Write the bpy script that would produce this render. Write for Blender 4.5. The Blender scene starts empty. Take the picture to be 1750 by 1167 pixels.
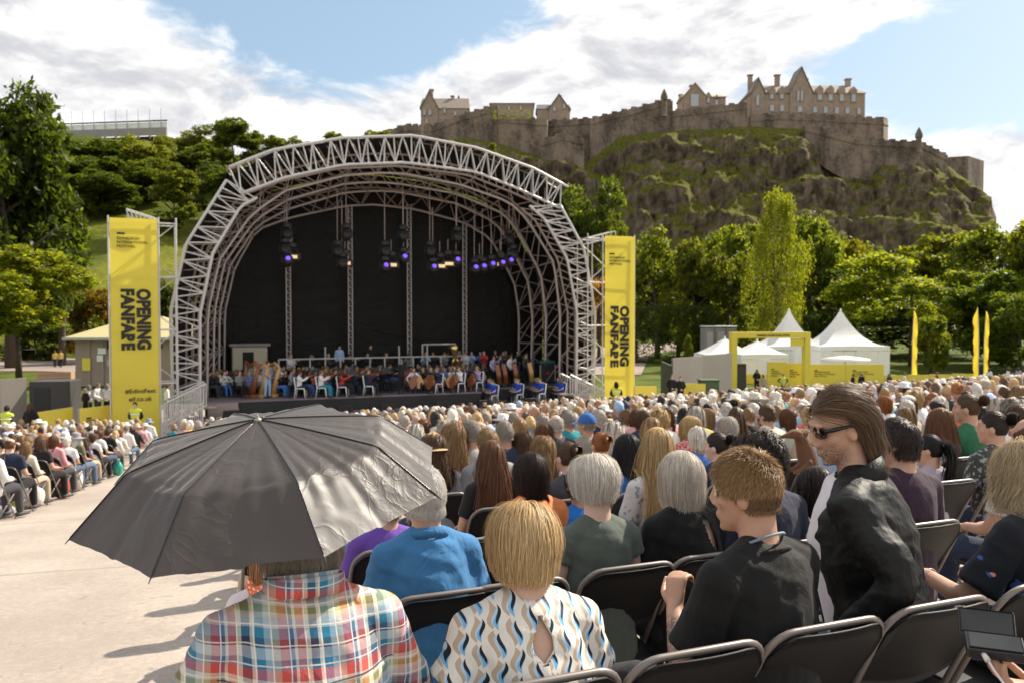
import bpy, bmesh, math, random
import numpy as np
from mathutils import Vector, Matrix, noise, Euler
R = math.radians
rnd = random.Random(7)
C = bpy.data.collections.new('place'); bpy.context.scene.collection.children.link(C)

# ---------------------------------------------------------------- camera, sky, sun
F, CX, CY, HY = 1500.0, 875.0, 583.5, 535.0      # focal length and horizon in photograph pixels (1750 wide)
EYE = 5.5                                        # lens height above the park's flat ground
PITCH = math.atan((CY - HY) / F)
sc = bpy.context.scene
cam = bpy.data.cameras.new('camera'); camo = bpy.data.objects.new('camera', cam); C.objects.link(camo)
camo.location = (0, 0, EYE); camo.rotation_euler = (math.pi / 2 - PITCH, 0, 0)
cam.sensor_width = 36; cam.lens = 36 * F / 1750; cam.clip_start = .05; cam.clip_end = 5000
cam.dof.use_dof = True; cam.dof.focus_distance = 2.75; cam.dof.aperture_fstop = 6.3
sc.camera = camo
SUN_AZ, SUN_EL = R(52), R(43)                    # azimuth right of straight ahead
sd = Vector((math.sin(SUN_AZ) * math.cos(SUN_EL), math.cos(SUN_AZ) * math.cos(SUN_EL), math.sin(SUN_EL)))
sl = bpy.data.lights.new('sun', 'SUN'); sl.energy = 5.0; sl.angle = R(.53); sl.color = (1, .90, .76)
so = bpy.data.objects.new('sun', sl); C.objects.link(so); so.rotation_euler = sd.to_track_quat('Z', 'Y').to_euler()
sc.view_settings.view_transform = 'Standard'; sc.view_settings.look = 'None'
sc.view_settings.exposure = .76; sc.view_settings.gamma = 1; sc.view_settings.use_curve_mapping = False
sc.cycles.max_bounces = 8; sc.cycles.transparent_max_bounces = 12; sc.cycles.use_denoising = True

# ---------------------------------------------------------------- node helpers
class N:
    """a value socket with arithmetic, so that procedural patterns read as formulas"""
    def __init__(s, nt, sock): s.nt, s.s = nt, sock
    def op(s, o, *a, clamp=False):
        n = s.nt.nodes.new('ShaderNodeMath'); n.operation = o; n.use_clamp = clamp
        for i, v in enumerate((s,) + a):
            if isinstance(v, N): s.nt.links.new(v.s, n.inputs[i])
            else: n.inputs[i].default_value = v
        return N(s.nt, n.outputs[0])
    def __add__(s, o): return s.op('ADD', o)
    def __sub__(s, o): return s.op('SUBTRACT', o)
    def __mul__(s, o): return s.op('MULTIPLY', o)
    def __truediv__(s, o): return s.op('DIVIDE', o)
    def lt(s, o): return s.op('LESS_THAN', o)
    def gt(s, o): return s.op('GREATER_THAN', o)
    def fract(s): return s.op('FRACT')
    def floor(s): return s.op('FLOOR')
    def abs(s): return s.op('ABSOLUTE')
    def sin(s): return s.op('SINE')
    def pw(s, e): return s.op('POWER', e)
    def min(s, o): return s.op('MINIMUM', o)
    def max(s, o): return s.op('MAXIMUM', o)
    def mod(s, o): return s.op('FLOORED_MODULO', o)
    def ss(s, a, b):
        n = s.nt.nodes.new('ShaderNodeMapRange'); n.interpolation_type = 'SMOOTHSTEP'
        s.nt.links.new(s.s, n.inputs[0]); n.inputs[1].default_value = a; n.inputs[2].default_value = b
        return N(s.nt, n.outputs[0])
def new_mat(name):
    m = bpy.data.materials.new(name); m.use_nodes = True
    nt = m.node_tree; b = nt.nodes['Principled BSDF']
    return m, nt, b
def rgb(c): return (c[0], c[1], c[2], 1)
def hexc(h):
    v = [int(h[i:i + 2], 16) / 255 for i in (0, 2, 4)]
    return tuple(x / 12.92 if x < .04045 else ((x + .055) / 1.055) ** 2.4 for x in v)
def mixc(nt, f, a, b, mode='MIX'):
    n = nt.nodes.new('ShaderNodeMix'); n.data_type = 'RGBA'; n.blend_type = mode
    for i, v in ((0, f), (6, a), (7, b)):
        if isinstance(v, N): nt.links.new(v.s, n.inputs[i])
        elif hasattr(v, 'links'): nt.links.new(v, n.inputs[i])
        elif i == 0: n.inputs[0].default_value = v
        else: n.inputs[i].default_value = rgb(v)
    return n.outputs[2]
def coords(nt, kind='Object', scale=(1, 1, 1)):
    t = nt.nodes.new('ShaderNodeTexCoord'); s = t.outputs[kind]
    if scale != (1, 1, 1):
        m = nt.nodes.new('ShaderNodeMapping'); m.inputs['Scale'].default_value = scale
        nt.links.new(s, m.inputs[0]); s = m.outputs[0]
    return s
def sepxyz(nt, vec):
    n = nt.nodes.new('ShaderNodeSeparateXYZ'); nt.links.new(vec, n.inputs[0])
    return [N(nt, o) for o in n.outputs]
def noi(nt, vec, scale, detail=4, rough=.55, dist=0, out=0):
    n = nt.nodes.new('ShaderNodeTexNoise'); n.inputs['Scale'].default_value = scale
    n.inputs['Detail'].default_value = detail; n.inputs['Roughness'].default_value = rough
    n.inputs['Distortion'].default_value = dist
    if vec is not None: nt.links.new(vec, n.inputs['Vector'])
    return N(nt, n.outputs[out])
def bump(nt, b, h, strength=.3, dist=.01):
    n = nt.nodes.new('ShaderNodeBump'); n.inputs['Strength'].default_value = strength; n.inputs['Distance'].default_value = dist
    nt.links.new(h.s, n.inputs['Height']); nt.links.new(n.outputs[0], b.inputs['Normal'])
def objcol(nt): return nt.nodes.new('ShaderNodeObjectInfo').outputs['Color']
def attr(nt, name):
    n = nt.nodes.new('ShaderNodeAttribute'); n.attribute_name = name; return n.outputs['Color']
def island(nt): return N(nt, nt.nodes.new('ShaderNodeNewGeometry').outputs['Random Per Island'])
def scale_col(nt, col, f):
    n = nt.nodes.new('ShaderNodeVectorMath'); n.operation = 'SCALE'
    if isinstance(col, tuple): n.inputs[0].default_value = col
    else: nt.links.new(col, n.inputs[0])
    if isinstance(f, N): nt.links.new(f.s, n.inputs['Scale'])
    else: n.inputs['Scale'].default_value = f
    return n.outputs[0]
def setcol(nt, b, col):
    if isinstance(col, tuple): b.inputs['Base Color'].default_value = rgb(col)
    else: nt.links.new(col, b.inputs['Base Color'])
def thin(nt, b, col, amount):
    """let light through a thin sheet (leaf, cloth)"""
    t = nt.nodes.new('ShaderNodeBsdfTranslucent'); m = nt.nodes.new('ShaderNodeMixShader'); m.inputs[0].default_value = amount
    if isinstance(col, tuple): t.inputs[0].default_value = rgb(col)
    else: nt.links.new(col, t.inputs[0])
    out = nt.nodes['Material Output']
    nt.links.new(b.outputs[0], m.inputs[1]); nt.links.new(t.outputs[0], m.inputs[2]); nt.links.new(m.outputs[0], out.inputs[0])
MATS = {}
def plain(name, col, rough=.6, metal=0, var=.12, nscale=8, bmp=0, spec=.5, bscale=40):
    if name in MATS: return MATS[name]
    m, nt, b = new_mat(name); v = coords(nt)
    n = noi(nt, v, nscale, 5)
    setcol(nt, b, scale_col(nt, col, n * (2 * var) + (1 - var)))
    b.inputs['Roughness'].default_value = rough; b.inputs['Metallic'].default_value = metal
    b.inputs['Specular IOR Level'].default_value = spec
    if bmp: bump(nt, b, noi(nt, v, bscale, 6), bmp, .01)
    MATS[name] = m; return m

# ---------------------------------------------------------------- object helpers
def link(o, parent=None):
    C.objects.link(o)
    if parent is not None: o.parent = parent
    return o
def mesh_obj(name, me, m=None, parent=None, loc=None, rot=None, color=None):
    o = link(bpy.data.objects.new(name, me), parent)
    if m is not None and not len(me.materials): me.materials.append(m)
    if loc is not None: o.location = loc
    if rot is not None: o.rotation_euler = rot
    if color is not None: o.color = rgb(color)
    return o
def bm_mesh(name, bm, smooth=False):
    me = bpy.data.meshes.new(name); bm.to_mesh(me); bm.free()
    if smooth: me.polygons.foreach_set('use_smooth', [True] * len(me.polygons))
    return me
def obj(name, bm, m=None, parent=None, smooth=False, **k): return mesh_obj(name, bm_mesh(name, bm, smooth), m, parent, **k)
def raw(name, V, Fc, m=None, parent=None, smooth=False, **k):
    me = bpy.data.meshes.new(name); me.from_pydata([tuple(v) for v in V], [], [tuple(f) for f in Fc]); me.update()
    if smooth: me.polygons.foreach_set('use_smooth', [True] * len(me.polygons))
    return mesh_obj(name, me, m, parent, **k)
def tag(o, label, cat, group=None):
    o['label'] = label; o['category'] = cat
    if group: o['group'] = group
    return o
def empty(name, loc, rz=0, label=None, cat=None, group=None):
    o = bpy.data.objects.new(name, None); C.objects.link(o); o.location = loc; o.rotation_euler = (0, 0, rz)
    o.empty_display_size = .1
    if label: tag(o, label, cat, group)
    return o
def structure(o): o['kind'] = 'structure'; return o
def stuff(o): o['kind'] = 'stuff'; return o
def copy_tree(o, parent=None):
    c = o.copy(); C.objects.link(c)
    if parent is not None: c.parent = parent
    for ch in list(o.children): copy_tree(ch, c)
    return c
def box(bm, c, s, rot=None, bevel=0):
    g = bmesh.ops.create_cube(bm, size=1)['verts']
    for v in g:
        p = Vector((v.co.x * s[0], v.co.y * s[1], v.co.z * s[2]))
        if rot is not None: p = rot @ p
        v.co = p + Vector(c)
    if bevel:
        es = list({e for v in g for e in v.link_edges})
        bmesh.ops.bevel(bm, geom=es, offset=bevel, segments=2, affect='EDGES', profile=.5)
    return bm
def tube(bm, pts, r, n=8, cap=True, closed=False):
    """a round tube through the points; r is a number or one per point"""
    pts = [Vector(p) for p in pts]; k = len(pts)
    rr = [r] * k if isinstance(r, (int, float)) else r
    rings = []; prev = None
    for i, p in enumerate(pts):
        a = pts[i - 1] if i or closed else p
        b = pts[(i + 1) % k] if i < k - 1 or closed else p
        t = (b - a).normalized()
        if prev is None: s = t.orthogonal().normalized()
        else:
            s = prev - t * prev.dot(t)
            s = s.normalized() if s.length > 1e-6 else t.orthogonal().normalized()
        prev = s; u = t.cross(s)
        rings.append([bm.verts.new(p + (s * math.cos(2 * math.pi * j / n) + u * math.sin(2 * math.pi * j / n)) * rr[i]) for j in range(n)])
    for i in range(k if closed else k - 1):
        A, B = rings[i], rings[(i + 1) % k]
        for j in range(n): bm.faces.new((A[j], A[(j + 1) % n], B[(j + 1) % n], B[j]))
    if cap and not closed:
        bm.faces.new(list(reversed(rings[0]))); bm.faces.new(rings[-1])
    return bm
def bar(bm, a, b, w, h=None, up=(0, 0, 1)):
    a, b = Vector(a), Vector(b); d = b - a; h = h or w
    t = d.normalized(); s = t.cross(Vector(up))
    if s.length < 1e-4: s = t.orthogonal()
    s.normalize(); u = s.cross(t)
    box(bm, (a + b) / 2, (w, d.length, h), Matrix((s, t, u)).transposed())
    return bm
def lathe(bm, prof, n=24, c=(0, 0, 0)):
    rings = []
    for r, z in prof:
        rings.append([bm.verts.new((c[0] + r * math.cos(2 * math.pi * j / n), c[1] + r * math.sin(2 * math.pi * j / n), c[2] + z)) for j in range(n)])
    for A, B in zip(rings, rings[1:]):
        for j in range(n): bm.faces.new((A[j], A[(j + 1) % n], B[(j + 1) % n], B[j]))
    bm.faces.new(list(reversed(rings[0]))); bm.faces.new(rings[-1])
    return bm
def BM(): return bmesh.new()
def sphere(bm, c, r, rot=None, u=16, v=10):
    c = Vector(c)
    def pt(x, y, z):
        p = Vector((x * r[0], y * r[1], z * r[2])); return bm.verts.new((rot @ p if rot is not None else p) + c)
    top, bot = pt(0, 0, 1), pt(0, 0, -1)
    L = [[pt(math.sin(math.pi * i / v) * math.cos(2 * math.pi * j / u), math.sin(math.pi * i / v) * math.sin(2 * math.pi * j / u), math.cos(math.pi * i / v)) for j in range(u)] for i in range(1, v)]
    for j in range(u):
        k = (j + 1) % u; bm.faces.new((top, L[0][j], L[0][k])); bm.faces.new((bot, L[-1][k], L[-1][j]))
        for A, B in zip(L, L[1:]): bm.faces.new((A[j], B[j], B[k], A[k]))
    return bm
def loft(bm, rings):
    """closed body through elliptical rings: (centre, axis_x, axis_y) vectors"""
    n = 16; L = []
    for c, ax, ay in rings:
        c, ax, ay = Vector(c), Vector(ax), Vector(ay)
        L.append([bm.verts.new(c + ax * math.cos(2 * math.pi * j / n) + ay * math.sin(2 * math.pi * j / n)) for j in range(n)])
    for A, B in zip(L, L[1:]):
        for j in range(n): bm.faces.new((A[j], A[(j + 1) % n], B[(j + 1) % n], B[j]))
    bm.faces.new(list(reversed(L[0]))); bm.faces.new(L[-1])
    return bm
def limb(bm, pts, rr, n=12):
    """tapering limb with round ends and joints"""
    P = [Vector(p) for p in pts]; Q, S = [], []
    for i in range(len(P) - 1):
        m = 5
        for k in range(m + (i == len(P) - 2)):
            f = k / m; Q.append(P[i].lerp(P[i + 1], f)); S.append(rr[i] * (1 - f) + rr[i + 1] * f)
    for _ in range(2):
        Q = [Q[0]] + [(Q[i - 1] + Q[i] * 2 + Q[i + 1]) / 4 for i in range(1, len(Q) - 1)] + [Q[-1]]
    tube(bm, Q, S, n)
    sphere(bm, P[0], (rr[0],) * 3, u=12, v=8); sphere(bm, P[-1], (rr[-1],) * 3, u=12, v=8)
    return bm
_tmp = bpy.data.objects.new('tmp', bpy.data.meshes.new('tmp'))
def fuse(name, bm, voxel, smooth=6, decimate=1.0, fac=.5):
    """melt overlapping closed shapes into one continuous skin"""
    me = bpy.data.meshes.new('raw'); bmesh.ops.recalc_face_normals(bm, faces=bm.faces); bm.to_mesh(me); bm.free()
    o = bpy.data.objects.new('raw', me); C.objects.link(o)
    r = o.modifiers.new('r', 'REMESH'); r.mode = 'VOXEL'; r.voxel_size = voxel; r.use_smooth_shade = True
    if smooth:
        s = o.modifiers.new('s', 'SMOOTH'); s.iterations = smooth; s.factor = fac
    if decimate < 1:
        d = o.modifiers.new('d', 'DECIMATE'); d.ratio = decimate
    dg = bpy.context.evaluated_depsgraph_get()
    out = bpy.data.meshes.new_from_object(o.evaluated_get(dg)); out.name = name
    bpy.data.objects.remove(o); bpy.data.meshes.remove(me)
    out.polygons.foreach_set('use_smooth', [True] * len(out.polygons)); out.materials.clear()
    return out

# ---------------------------------------------------------------- where things stand
def ray(px, py):
    xc, zc = (px - CX) / F, -(py - CY) / F
    return Vector((xc, math.cos(PITCH) + zc * math.sin(PITCH), -math.sin(PITCH) + zc * math.cos(PITCH)))
def at(px, py, Y):
    d = ray(px, py); return Vector((0, 0, EYE)) + d * (Y / d.y)
def ground(X, Y):
    g = EYE - 1.55 - .096 * Y + .055 * max(-60, min(X, 45))
    return math.log1p(math.exp(min(3 * g, 60))) / 3
def on_ground(px, py):
    lo, hi = 1.0, 400.0
    for _ in range(50):
        m = (lo + hi) / 2; p = at(px, py, m)
        if p.z > ground(p.x, p.y): lo = m
        else: hi = m
    return at(px, py, lo)
SA = R(23)                                       # the stage front and the seat rows run 23 degrees off the picture plane
T = Vector((math.cos(SA), math.sin(SA), 0)); NB = Vector((-math.sin(SA), math.cos(SA), 0))
S0 = Vector((-16.4, 38.0, 0))                    # left end of the stage front
def stg(u, v, w): return S0 + T * u + NB * v + Vector((0, 0, w))
def spx(px, py, v):
    """pixel -> (u, w) on the upright plane v metres behind the stage front"""
    d = ray(px, py); o = Vector((0, 0, EYE)); p0 = S0 + NB * v
    k = (p0 - o).dot(NB) / d.dot(NB); p = o + d * k
    return (p - S0).dot(T), p.z

# ---------------------------------------------------------------- sky
w = bpy.data.worlds.new('World'); sc.world = w; w.use_nodes = True
nt = w.node_tree; bg = nt.nodes['Background']; bg.inputs['Strength'].default_value = .1
sky = nt.nodes.new('ShaderNodeTexSky'); sky.sky_type = 'NISHITA'; sky.sun_disc = False
sky.sun_elevation = SUN_EL; sky.sun_rotation = SUN_AZ; sky.air_density = 1.0; sky.dust_density = 1.6; sky.ozone_density = 1.2
g = coords(nt, 'Generated'); x, y, z = sepxyz(nt, g)
def blob(px, py, rad, stretch=1.0):
    d = ray(px, py).normalized()
    dx, dy, dz = x - d.x, y - d.y, (z - d.z) * stretch
    return ((dx * dx + dy * dy + dz * dz) * (-1 / rad ** 2)).op('EXPONENT')
mp = nt.nodes.new('ShaderNodeMapping'); mp.inputs['Scale'].default_value = (1, 1, 2.3); nt.links.new(g, mp.inputs[0])
mp2 = nt.nodes.new('ShaderNodeMapping'); mp2.inputs['Scale'].default_value = (1, 1, 2.3); mp2.inputs['Location'].default_value = (.012, .01, .045); nt.links.new(g, mp2.inputs[0])
def cloud(vec): return noi(nt, vec, 2.6, 4, .5, .3) * .5 + noi(nt, vec, 7.5, 12, .62, .35) * .62
lay = blob(470, 20, .17, 1.7) * -.34 - blob(690, 55, .14, 2.2) * .34 - blob(1630, 150, .15, 2.4) * .50 - blob(940, 20, .08, 2.5) * .2 - blob(1560, 70, .07, 3) * .12 \
    + blob(1250, 20, .16, 2.5) * .16 + blob(700, 165, .26, 2.4) * .20 + blob(60, 110, .24, 1) * .16 + blob(1700, 265, .10, 2.2) * .26 + blob(1510, 175, .08, 2.2) * .34 + blob(1000, 110, .13, 2) * .14
d0 = cloud(mp.outputs[0]) - .50; d1 = cloud(mp2.outputs[0]) - .50
dens = d0 + lay + .045; mask = dens.ss(-.02, .13)
lit = (d0 - d1) * 3.2 + .62 + dens * -.55 + noi(nt, mp.outputs[0], 16, 8, .6) * .3 - .15
cl = mixc(nt, lit.ss(.1, .85), (4.0, 4.05, 4.3), (7.7, 7.55, 7.35))
blue = mixc(nt, .55, sky.outputs[0], (2.6, 3.7, 4.6))
nt.links.new(mixc(nt, mask, blue, cl), bg.inputs[0])
# ================================================================ ground
def np_mesh(name, V, Q, smooth=False):
    """mesh from arrays; Q is (n, 3) or (n, 4)"""
    V = np.asarray(V, np.float32); Q = np.asarray(Q, np.int32); k = Q.shape[1]
    me = bpy.data.meshes.new(name)
    me.vertices.add(len(V)); me.vertices.foreach_set('co', V.ravel())
    me.loops.add(Q.size); me.loops.foreach_set('vertex_index', Q.ravel())
    me.polygons.add(len(Q)); me.polygons.foreach_set('loop_start', np.arange(0, Q.size, k, dtype=np.int32))
    me.polygons.foreach_set('use_smooth', np.full(len(Q), smooth)); me.update(calc_edges=True); return me
def grid_faces(nu, nv):
    i = np.arange(nu - 1)[:, None] * nv + np.arange(nv - 1)[None]
    return np.stack([i, i + nv, i + nv + 1, i + 1], -1).reshape(-1, 4)
def sheet(name, xs, ys, zf, m, keep=None):
    V = [(a, b, zf(a, b)) for a in xs for b in ys]; Q = grid_faces(len(xs), len(ys))
    if keep:
        V_ = np.array(V); c = V_[Q].mean(1); Q = Q[[bool(keep(p[0], p[1])) for p in c]]
    return structure(mesh_obj(name, np_mesh(name, V, Q, True), m))
m, nt, b = new_mat('park_grass'); v = coords(nt)
n1 = noi(nt, v, .35, 6); n2 = noi(nt, v, 9, 5)
setcol(nt, b, mixc(nt, (n1 * .6 + n2 * .4).ss(.35, .65), (.035, .055, .010), (.11, .135, .022))); b.inputs['Roughness'].default_value = .9; b.inputs['Specular IOR Level'].default_value = .1
bump(nt, b, n2, .6, .08); GRASS = m
m, nt, b = new_mat('terrace_tarmac'); v = coords(nt)
n1 = noi(nt, v, .55, 7, .6); n2 = noi(nt, v, 110, 3, .7); n3 = noi(nt, v, 18, 6, .7)
x, y, z = sepxyz(nt, v)
patch = ((y * .92 - x * .12 + noi(nt, v, .4, 3) * .5) * .22).fract().ss(0, .02) * -1 + 1
c0 = mixc(nt, (n1 * .55 + n3 * .45).ss(.36, .62), (.27, .225, .19), (.40, .34, .29))
c1 = mixc(nt, n2.ss(.56, .72), c0, (.52, .48, .44)); c1 = mixc(nt, n2.op('SUBTRACT', .3).ss(.02, -.1) * .7, c1, (.10, .085, .075))
c1 = mixc(nt, noi(nt, v, 6, 2, .5, 1.2).ss(.66, .72) * .5, c1, (.15, .13, .115))
setcol(nt, b, mixc(nt, patch * .7, c1, (.13, .115, .10))); b.inputs['Roughness'].default_value = .75
bump(nt, b, n2 * .6 + n3 * .4, .45, .008); TARMAC = m
m, nt, b = new_mat('path_tarmac'); v = coords(nt)
setcol(nt, b, mixc(nt, noi(nt, v, 1.2, 6), (.22, .17, .145), (.34, .28, .25))); b.inputs['Roughness'].default_value = .9; b.inputs['Specular IOR Level'].default_value = .15; PATH = m
xs = np.concatenate([np.linspace(-900, -80, 10), np.linspace(-75, -16, 30), np.linspace(-15, 16, 63), np.linspace(17, 80, 32), np.linspace(90, 900, 10)])
ys = np.concatenate([[-200, -40], np.linspace(-10, 45, 111), np.linspace(46, 130, 43), np.linspace(140, 900, 12)])
sheet('ground', xs, ys, lambda a, b_: ground(a, b_) - .05, GRASS)
sheet('paved_terrace', np.linspace(-34, 40, 149), np.linspace(-5, 50, 111), lambda a, b_: ground(a, b_), TARMAC)
def quad_sheet(name, pix, z, m):
    P = [on_ground(*p) for p in pix]
    return structure(raw(name, [(p.x, p.y, z) for p in P], [tuple(range(len(P)))], m))
quad_sheet('park_path', [(1000, 596), (1240, 577), (1300, 577), (1110, 606), (1096, 640), (1000, 640)], .02, PATH)
quad_sheet('park_path', [(-220, 617), (60, 612), (320, 612), (330, 640), (60, 634), (-220, 634)], .024, PATH)

# ================================================================ foliage
def leaf_mat(name, c1, c2, tr=.5):
    m, nt, b = new_mat(name); i = island(nt); v = coords(nt)
    n = noi(nt, v, .35, 3)
    col = mixc(nt, (i * .6 + n * .55 - .1).ss(.1, .9), c1, c2)
    oc = nt.nodes.new('ShaderNodeObjectInfo').outputs['Color']
    col = mixc(nt, 1.0, col, oc, 'MULTIPLY')
    setcol(nt, b, col); b.inputs['Roughness'].default_value = .5; b.inputs['Specular IOR Level'].default_value = .35
    thin(nt, b, mixc(nt, 1.0, col, (2.3, 2.15, .95), 'MULTIPLY'), tr); return m
LEAF = leaf_mat('leaves', (.040, .063, .010), (.145, .170, .022), .56)
BARK = plain('bark', (.07, .05, .035), .9, var=.4, nscale=3, bmp=.6, bscale=8)
rng = np.random.default_rng(5)
def leaves(centers, size, up=.5, droop=0):
    n = len(centers); nrm = rng.normal(size=(n, 3)); nrm[:, 2] = np.abs(nrm[:, 2]) * (1 + up); nrm /= np.linalg.norm(nrm, axis=1)[:, None]
    a = rng.normal(size=(n, 3)); a[:, 2] -= droop; a -= nrm * (a * nrm).sum(1)[:, None]; a /= np.linalg.norm(a, axis=1)[:, None]
    b_ = np.cross(nrm, a); s = (size * rng.uniform(.6, 1.3, n))[:, None]
    V = np.stack([centers - a * s, centers + b_ * s * .45, centers + a * s, centers - b_ * s * .45], 1)
    return V.reshape(-1, 3), np.arange(n * 4).reshape(-1, 4)
def crown_points(kind, nc, per, seed):
    """leaf positions of a unit crown: height 1 from z 0 to 1, half width .5"""
    r = np.random.default_rng(seed); pts = []
    if kind == 'broad' or kind == 'round' or kind == 'spread' or kind == 'tall':
        lobes = []
        nl = {'broad': 15, 'round': 10, 'spread': 20, 'tall': 22}[kind]
        for i in range(nl):
            h = r.uniform(.16, .86); a = r.uniform(0, 2 * math.pi)
            if kind == 'spread': h = r.uniform(.35, .85); wd = .42 * (1 - .3 * (h - .4))
            elif kind == 'tall': wd = .36 * (1 - h) ** .8 + .03
            elif kind == 'round': wd = .27 * math.sin(math.pi * min(1, h + .05)) ** .6
            else: wd = .33 * math.sin(math.pi * (h * .85 + .12)) ** .8
            d = wd * r.uniform(.5, 1.05)
            lobes.append((d * math.cos(a), d * math.sin(a), h, r.uniform(.11, .19) * (1.25 if kind == 'round' else .8 if kind == 'tall' else 1)))
        for i in range(nc):
            l = lobes[r.integers(nl)]; d = r.normal(size=3); d /= np.linalg.norm(d)
            rad = l[3] * (1 - .55 * r.random() ** 2.2)
            c = np.array(l[:3]) + d * rad * np.array([1, 1, .8 if kind != 'spread' else .42])
            if kind == 'spread': c[2] += -.10 * (np.hypot(c[0], c[1]) / .45) ** 2
            s = r.uniform(.012, .03)
            pts.append(c + r.normal(size=(per, 3)) * s * np.array([1, 1, .6]))
    elif kind == 'weep':
        for i in range(nc):
            if i % 26 == 0: lh = r.uniform(.25, 1.0); la = r.uniform(0, 2 * math.pi); lr = .36 * min(1, (1 - lh) * 2.4) ** .7 * r.uniform(.35, 1.15)
            h = lh + r.normal() * .02; a = la + r.normal() * .35 / (.25 + 3 * lr)
            d = lr + abs(r.normal()) * .05 + .01
            L = r.uniform(.08, .26); k = np.linspace(0, 1, per)
            p = np.stack([d * math.cos(a) * (1 + .12 * k), d * math.sin(a) * (1 + .12 * k), h - L * k], 1)
            pts.append(p + r.normal(size=(per, 3)) * .008)
    elif kind == 'hedge':
        p = r.uniform(-.5, .5, size=(nc * per, 3)); ax = r.integers(0, 3, nc * per)
        p[np.arange(len(p)), ax] = np.sign(r.normal(size=len(p))) * .5
        p[:, 2] = np.abs(p[:, 2] + .5); p += r.normal(size=p.shape) * .025; pts.append(p)
    P = np.concatenate(pts); P[:, 2] = np.clip(P[:, 2], .01, 1.05); return P
CROWNS = {}
def crown_mesh(kind, var, leaf, nc, per):
    k = (kind, var, leaf)
    if k not in CROWNS:
        P = crown_points(kind, nc, per, 11 * var + len(kind)); V, Q = leaves(P, leaf, .5, 1.6 if kind == 'weep' else 0)
        me = np_mesh('crown', V, Q); me.materials.append(LEAF); CROWNS[k] = me
    return CROWNS[k]
def trunk_bm(h, wd, r0, seed, crown0):
    q = random.Random(seed); bm = BM()
    top = crown0 + (h - crown0) * .6
    lean = q.uniform(-.04, .04) * h
    P = [(lean * k * k, .3 * lean * k, top * k) for k in (0, .25, .5, .75, 1)]
    tube(bm, P, [r0 * 1.35, r0, r0 * .85, r0 * .6, r0 * .25], 8)
    for i in range(6):
        k = q.uniform(.35, .9); a = q.uniform(0, 6.28); L = wd * q.uniform(.2, .38); z = max(crown0 * .8, top * k)
        s = (lean * k * k, .3 * lean * k, z)
        tube(bm, [s, (s[0] + L * .5 * math.cos(a), s[1] + L * .5 * math.sin(a), z + L * .45), (s[0] + L * math.cos(a), s[1] + L * math.sin(a), z + L * .75)], [r0 * .4, r0 * .25, r0 * .07], 6)
    return bm
ntree = [0]
def tree(px, ytop, ybase, wpx, Y, kind, label, color=(1, 1, 1), crown_from=.12, name='park_tree', cat='tree', z=None, group=None, nc=680, per=30, depth=1.0):
    """a tree whose crown spans wpx photograph pixels at distance Y and stands on the ground or on the hill"""
    ntree[0] += 1; i = ntree[0]
    top = at(px, ytop, Y); zb = z if z is not None else at(px, ybase, Y).z
    h = top.z - zb; wd = wpx * Y / F
    t = empty(name, (top.x, Y, zb), 0, label, cat, group)
    if name != 'hedge': obj('trunk', trunk_bm(h, wd, max(.12, h * .018), i, h * crown_from), BARK, t, True)
    leaf = {'broad': .019, 'round': .024, 'spread': .016, 'tall': .017, 'weep': .013, 'hedge': .02}[kind]; wd *= 1.2 if kind in ('broad', 'tall') else 1.0
    c = mesh_obj('crown', crown_mesh(kind, i % 3, leaf, nc, per), None, t, color=color)
    ch = h * (1 - crown_from)
    c.scale = (wd, wd * depth, ch); c.location = (0, 0, h * crown_from); c.rotation_euler = (0, 0, i * 1.7 if name != 'hedge' else 0); stuff(c)
    return t

# ================================================================ hill and castle rock
def interp(tab, x): return float(np.interp(x, [t[0] for t in tab], [t[1] for t in tab]))
HTOP = [(-500, 330), (0, 250), (90, 240), (250, 236), (330, 262), (430, 262), (520, 255), (640, 252), (700, 245), (780, 262), (900, 300)]
def hill_y(px, t):                                 # pixel row of the hillside, t from foot to crest
    top = interp(HTOP, px); return 577 + (top - 577) * t ** .92
def hill_pt(px, t): return at(px, hill_y(px, t), 110 + 120 * t)
V = []; us = np.linspace(-520, 900, 120); ts = np.concatenate([[-.04], np.linspace(0, 1, 50), [1.12, 1.4]])
for p in us:
    for t in ts:
        if t < 0: q = at(p, 600, 106); q.z = -1
        elif t <= 1: q = hill_pt(p, t); q.z += noise.noise(q * .05) * 2.2 * t
        else: q = hill_pt(p, 1); q.y += (t - 1) * 300; q.z -= (t - 1) * 20
        V.append(q)
m, nt, b = new_mat('hill_grass'); v = coords(nt)
n1 = noi(nt, v, .06, 6, .6); n2 = noi(nt, v, .8, 6)
setcol(nt, b, mixc(nt, (n1 * .7 + n2 * .3).ss(.4, .62), (.06, .08, .010), (.15, .15, .018))); b.inputs['Roughness'].default_value = .9; b.inputs['Specular IOR Level'].default_value = .08
bump(nt, b, n2, .8, .6)
structure(mesh_obj('hill', np_mesh('hill', V, grid_faces(len(us), len(ts)), True), m))

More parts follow.
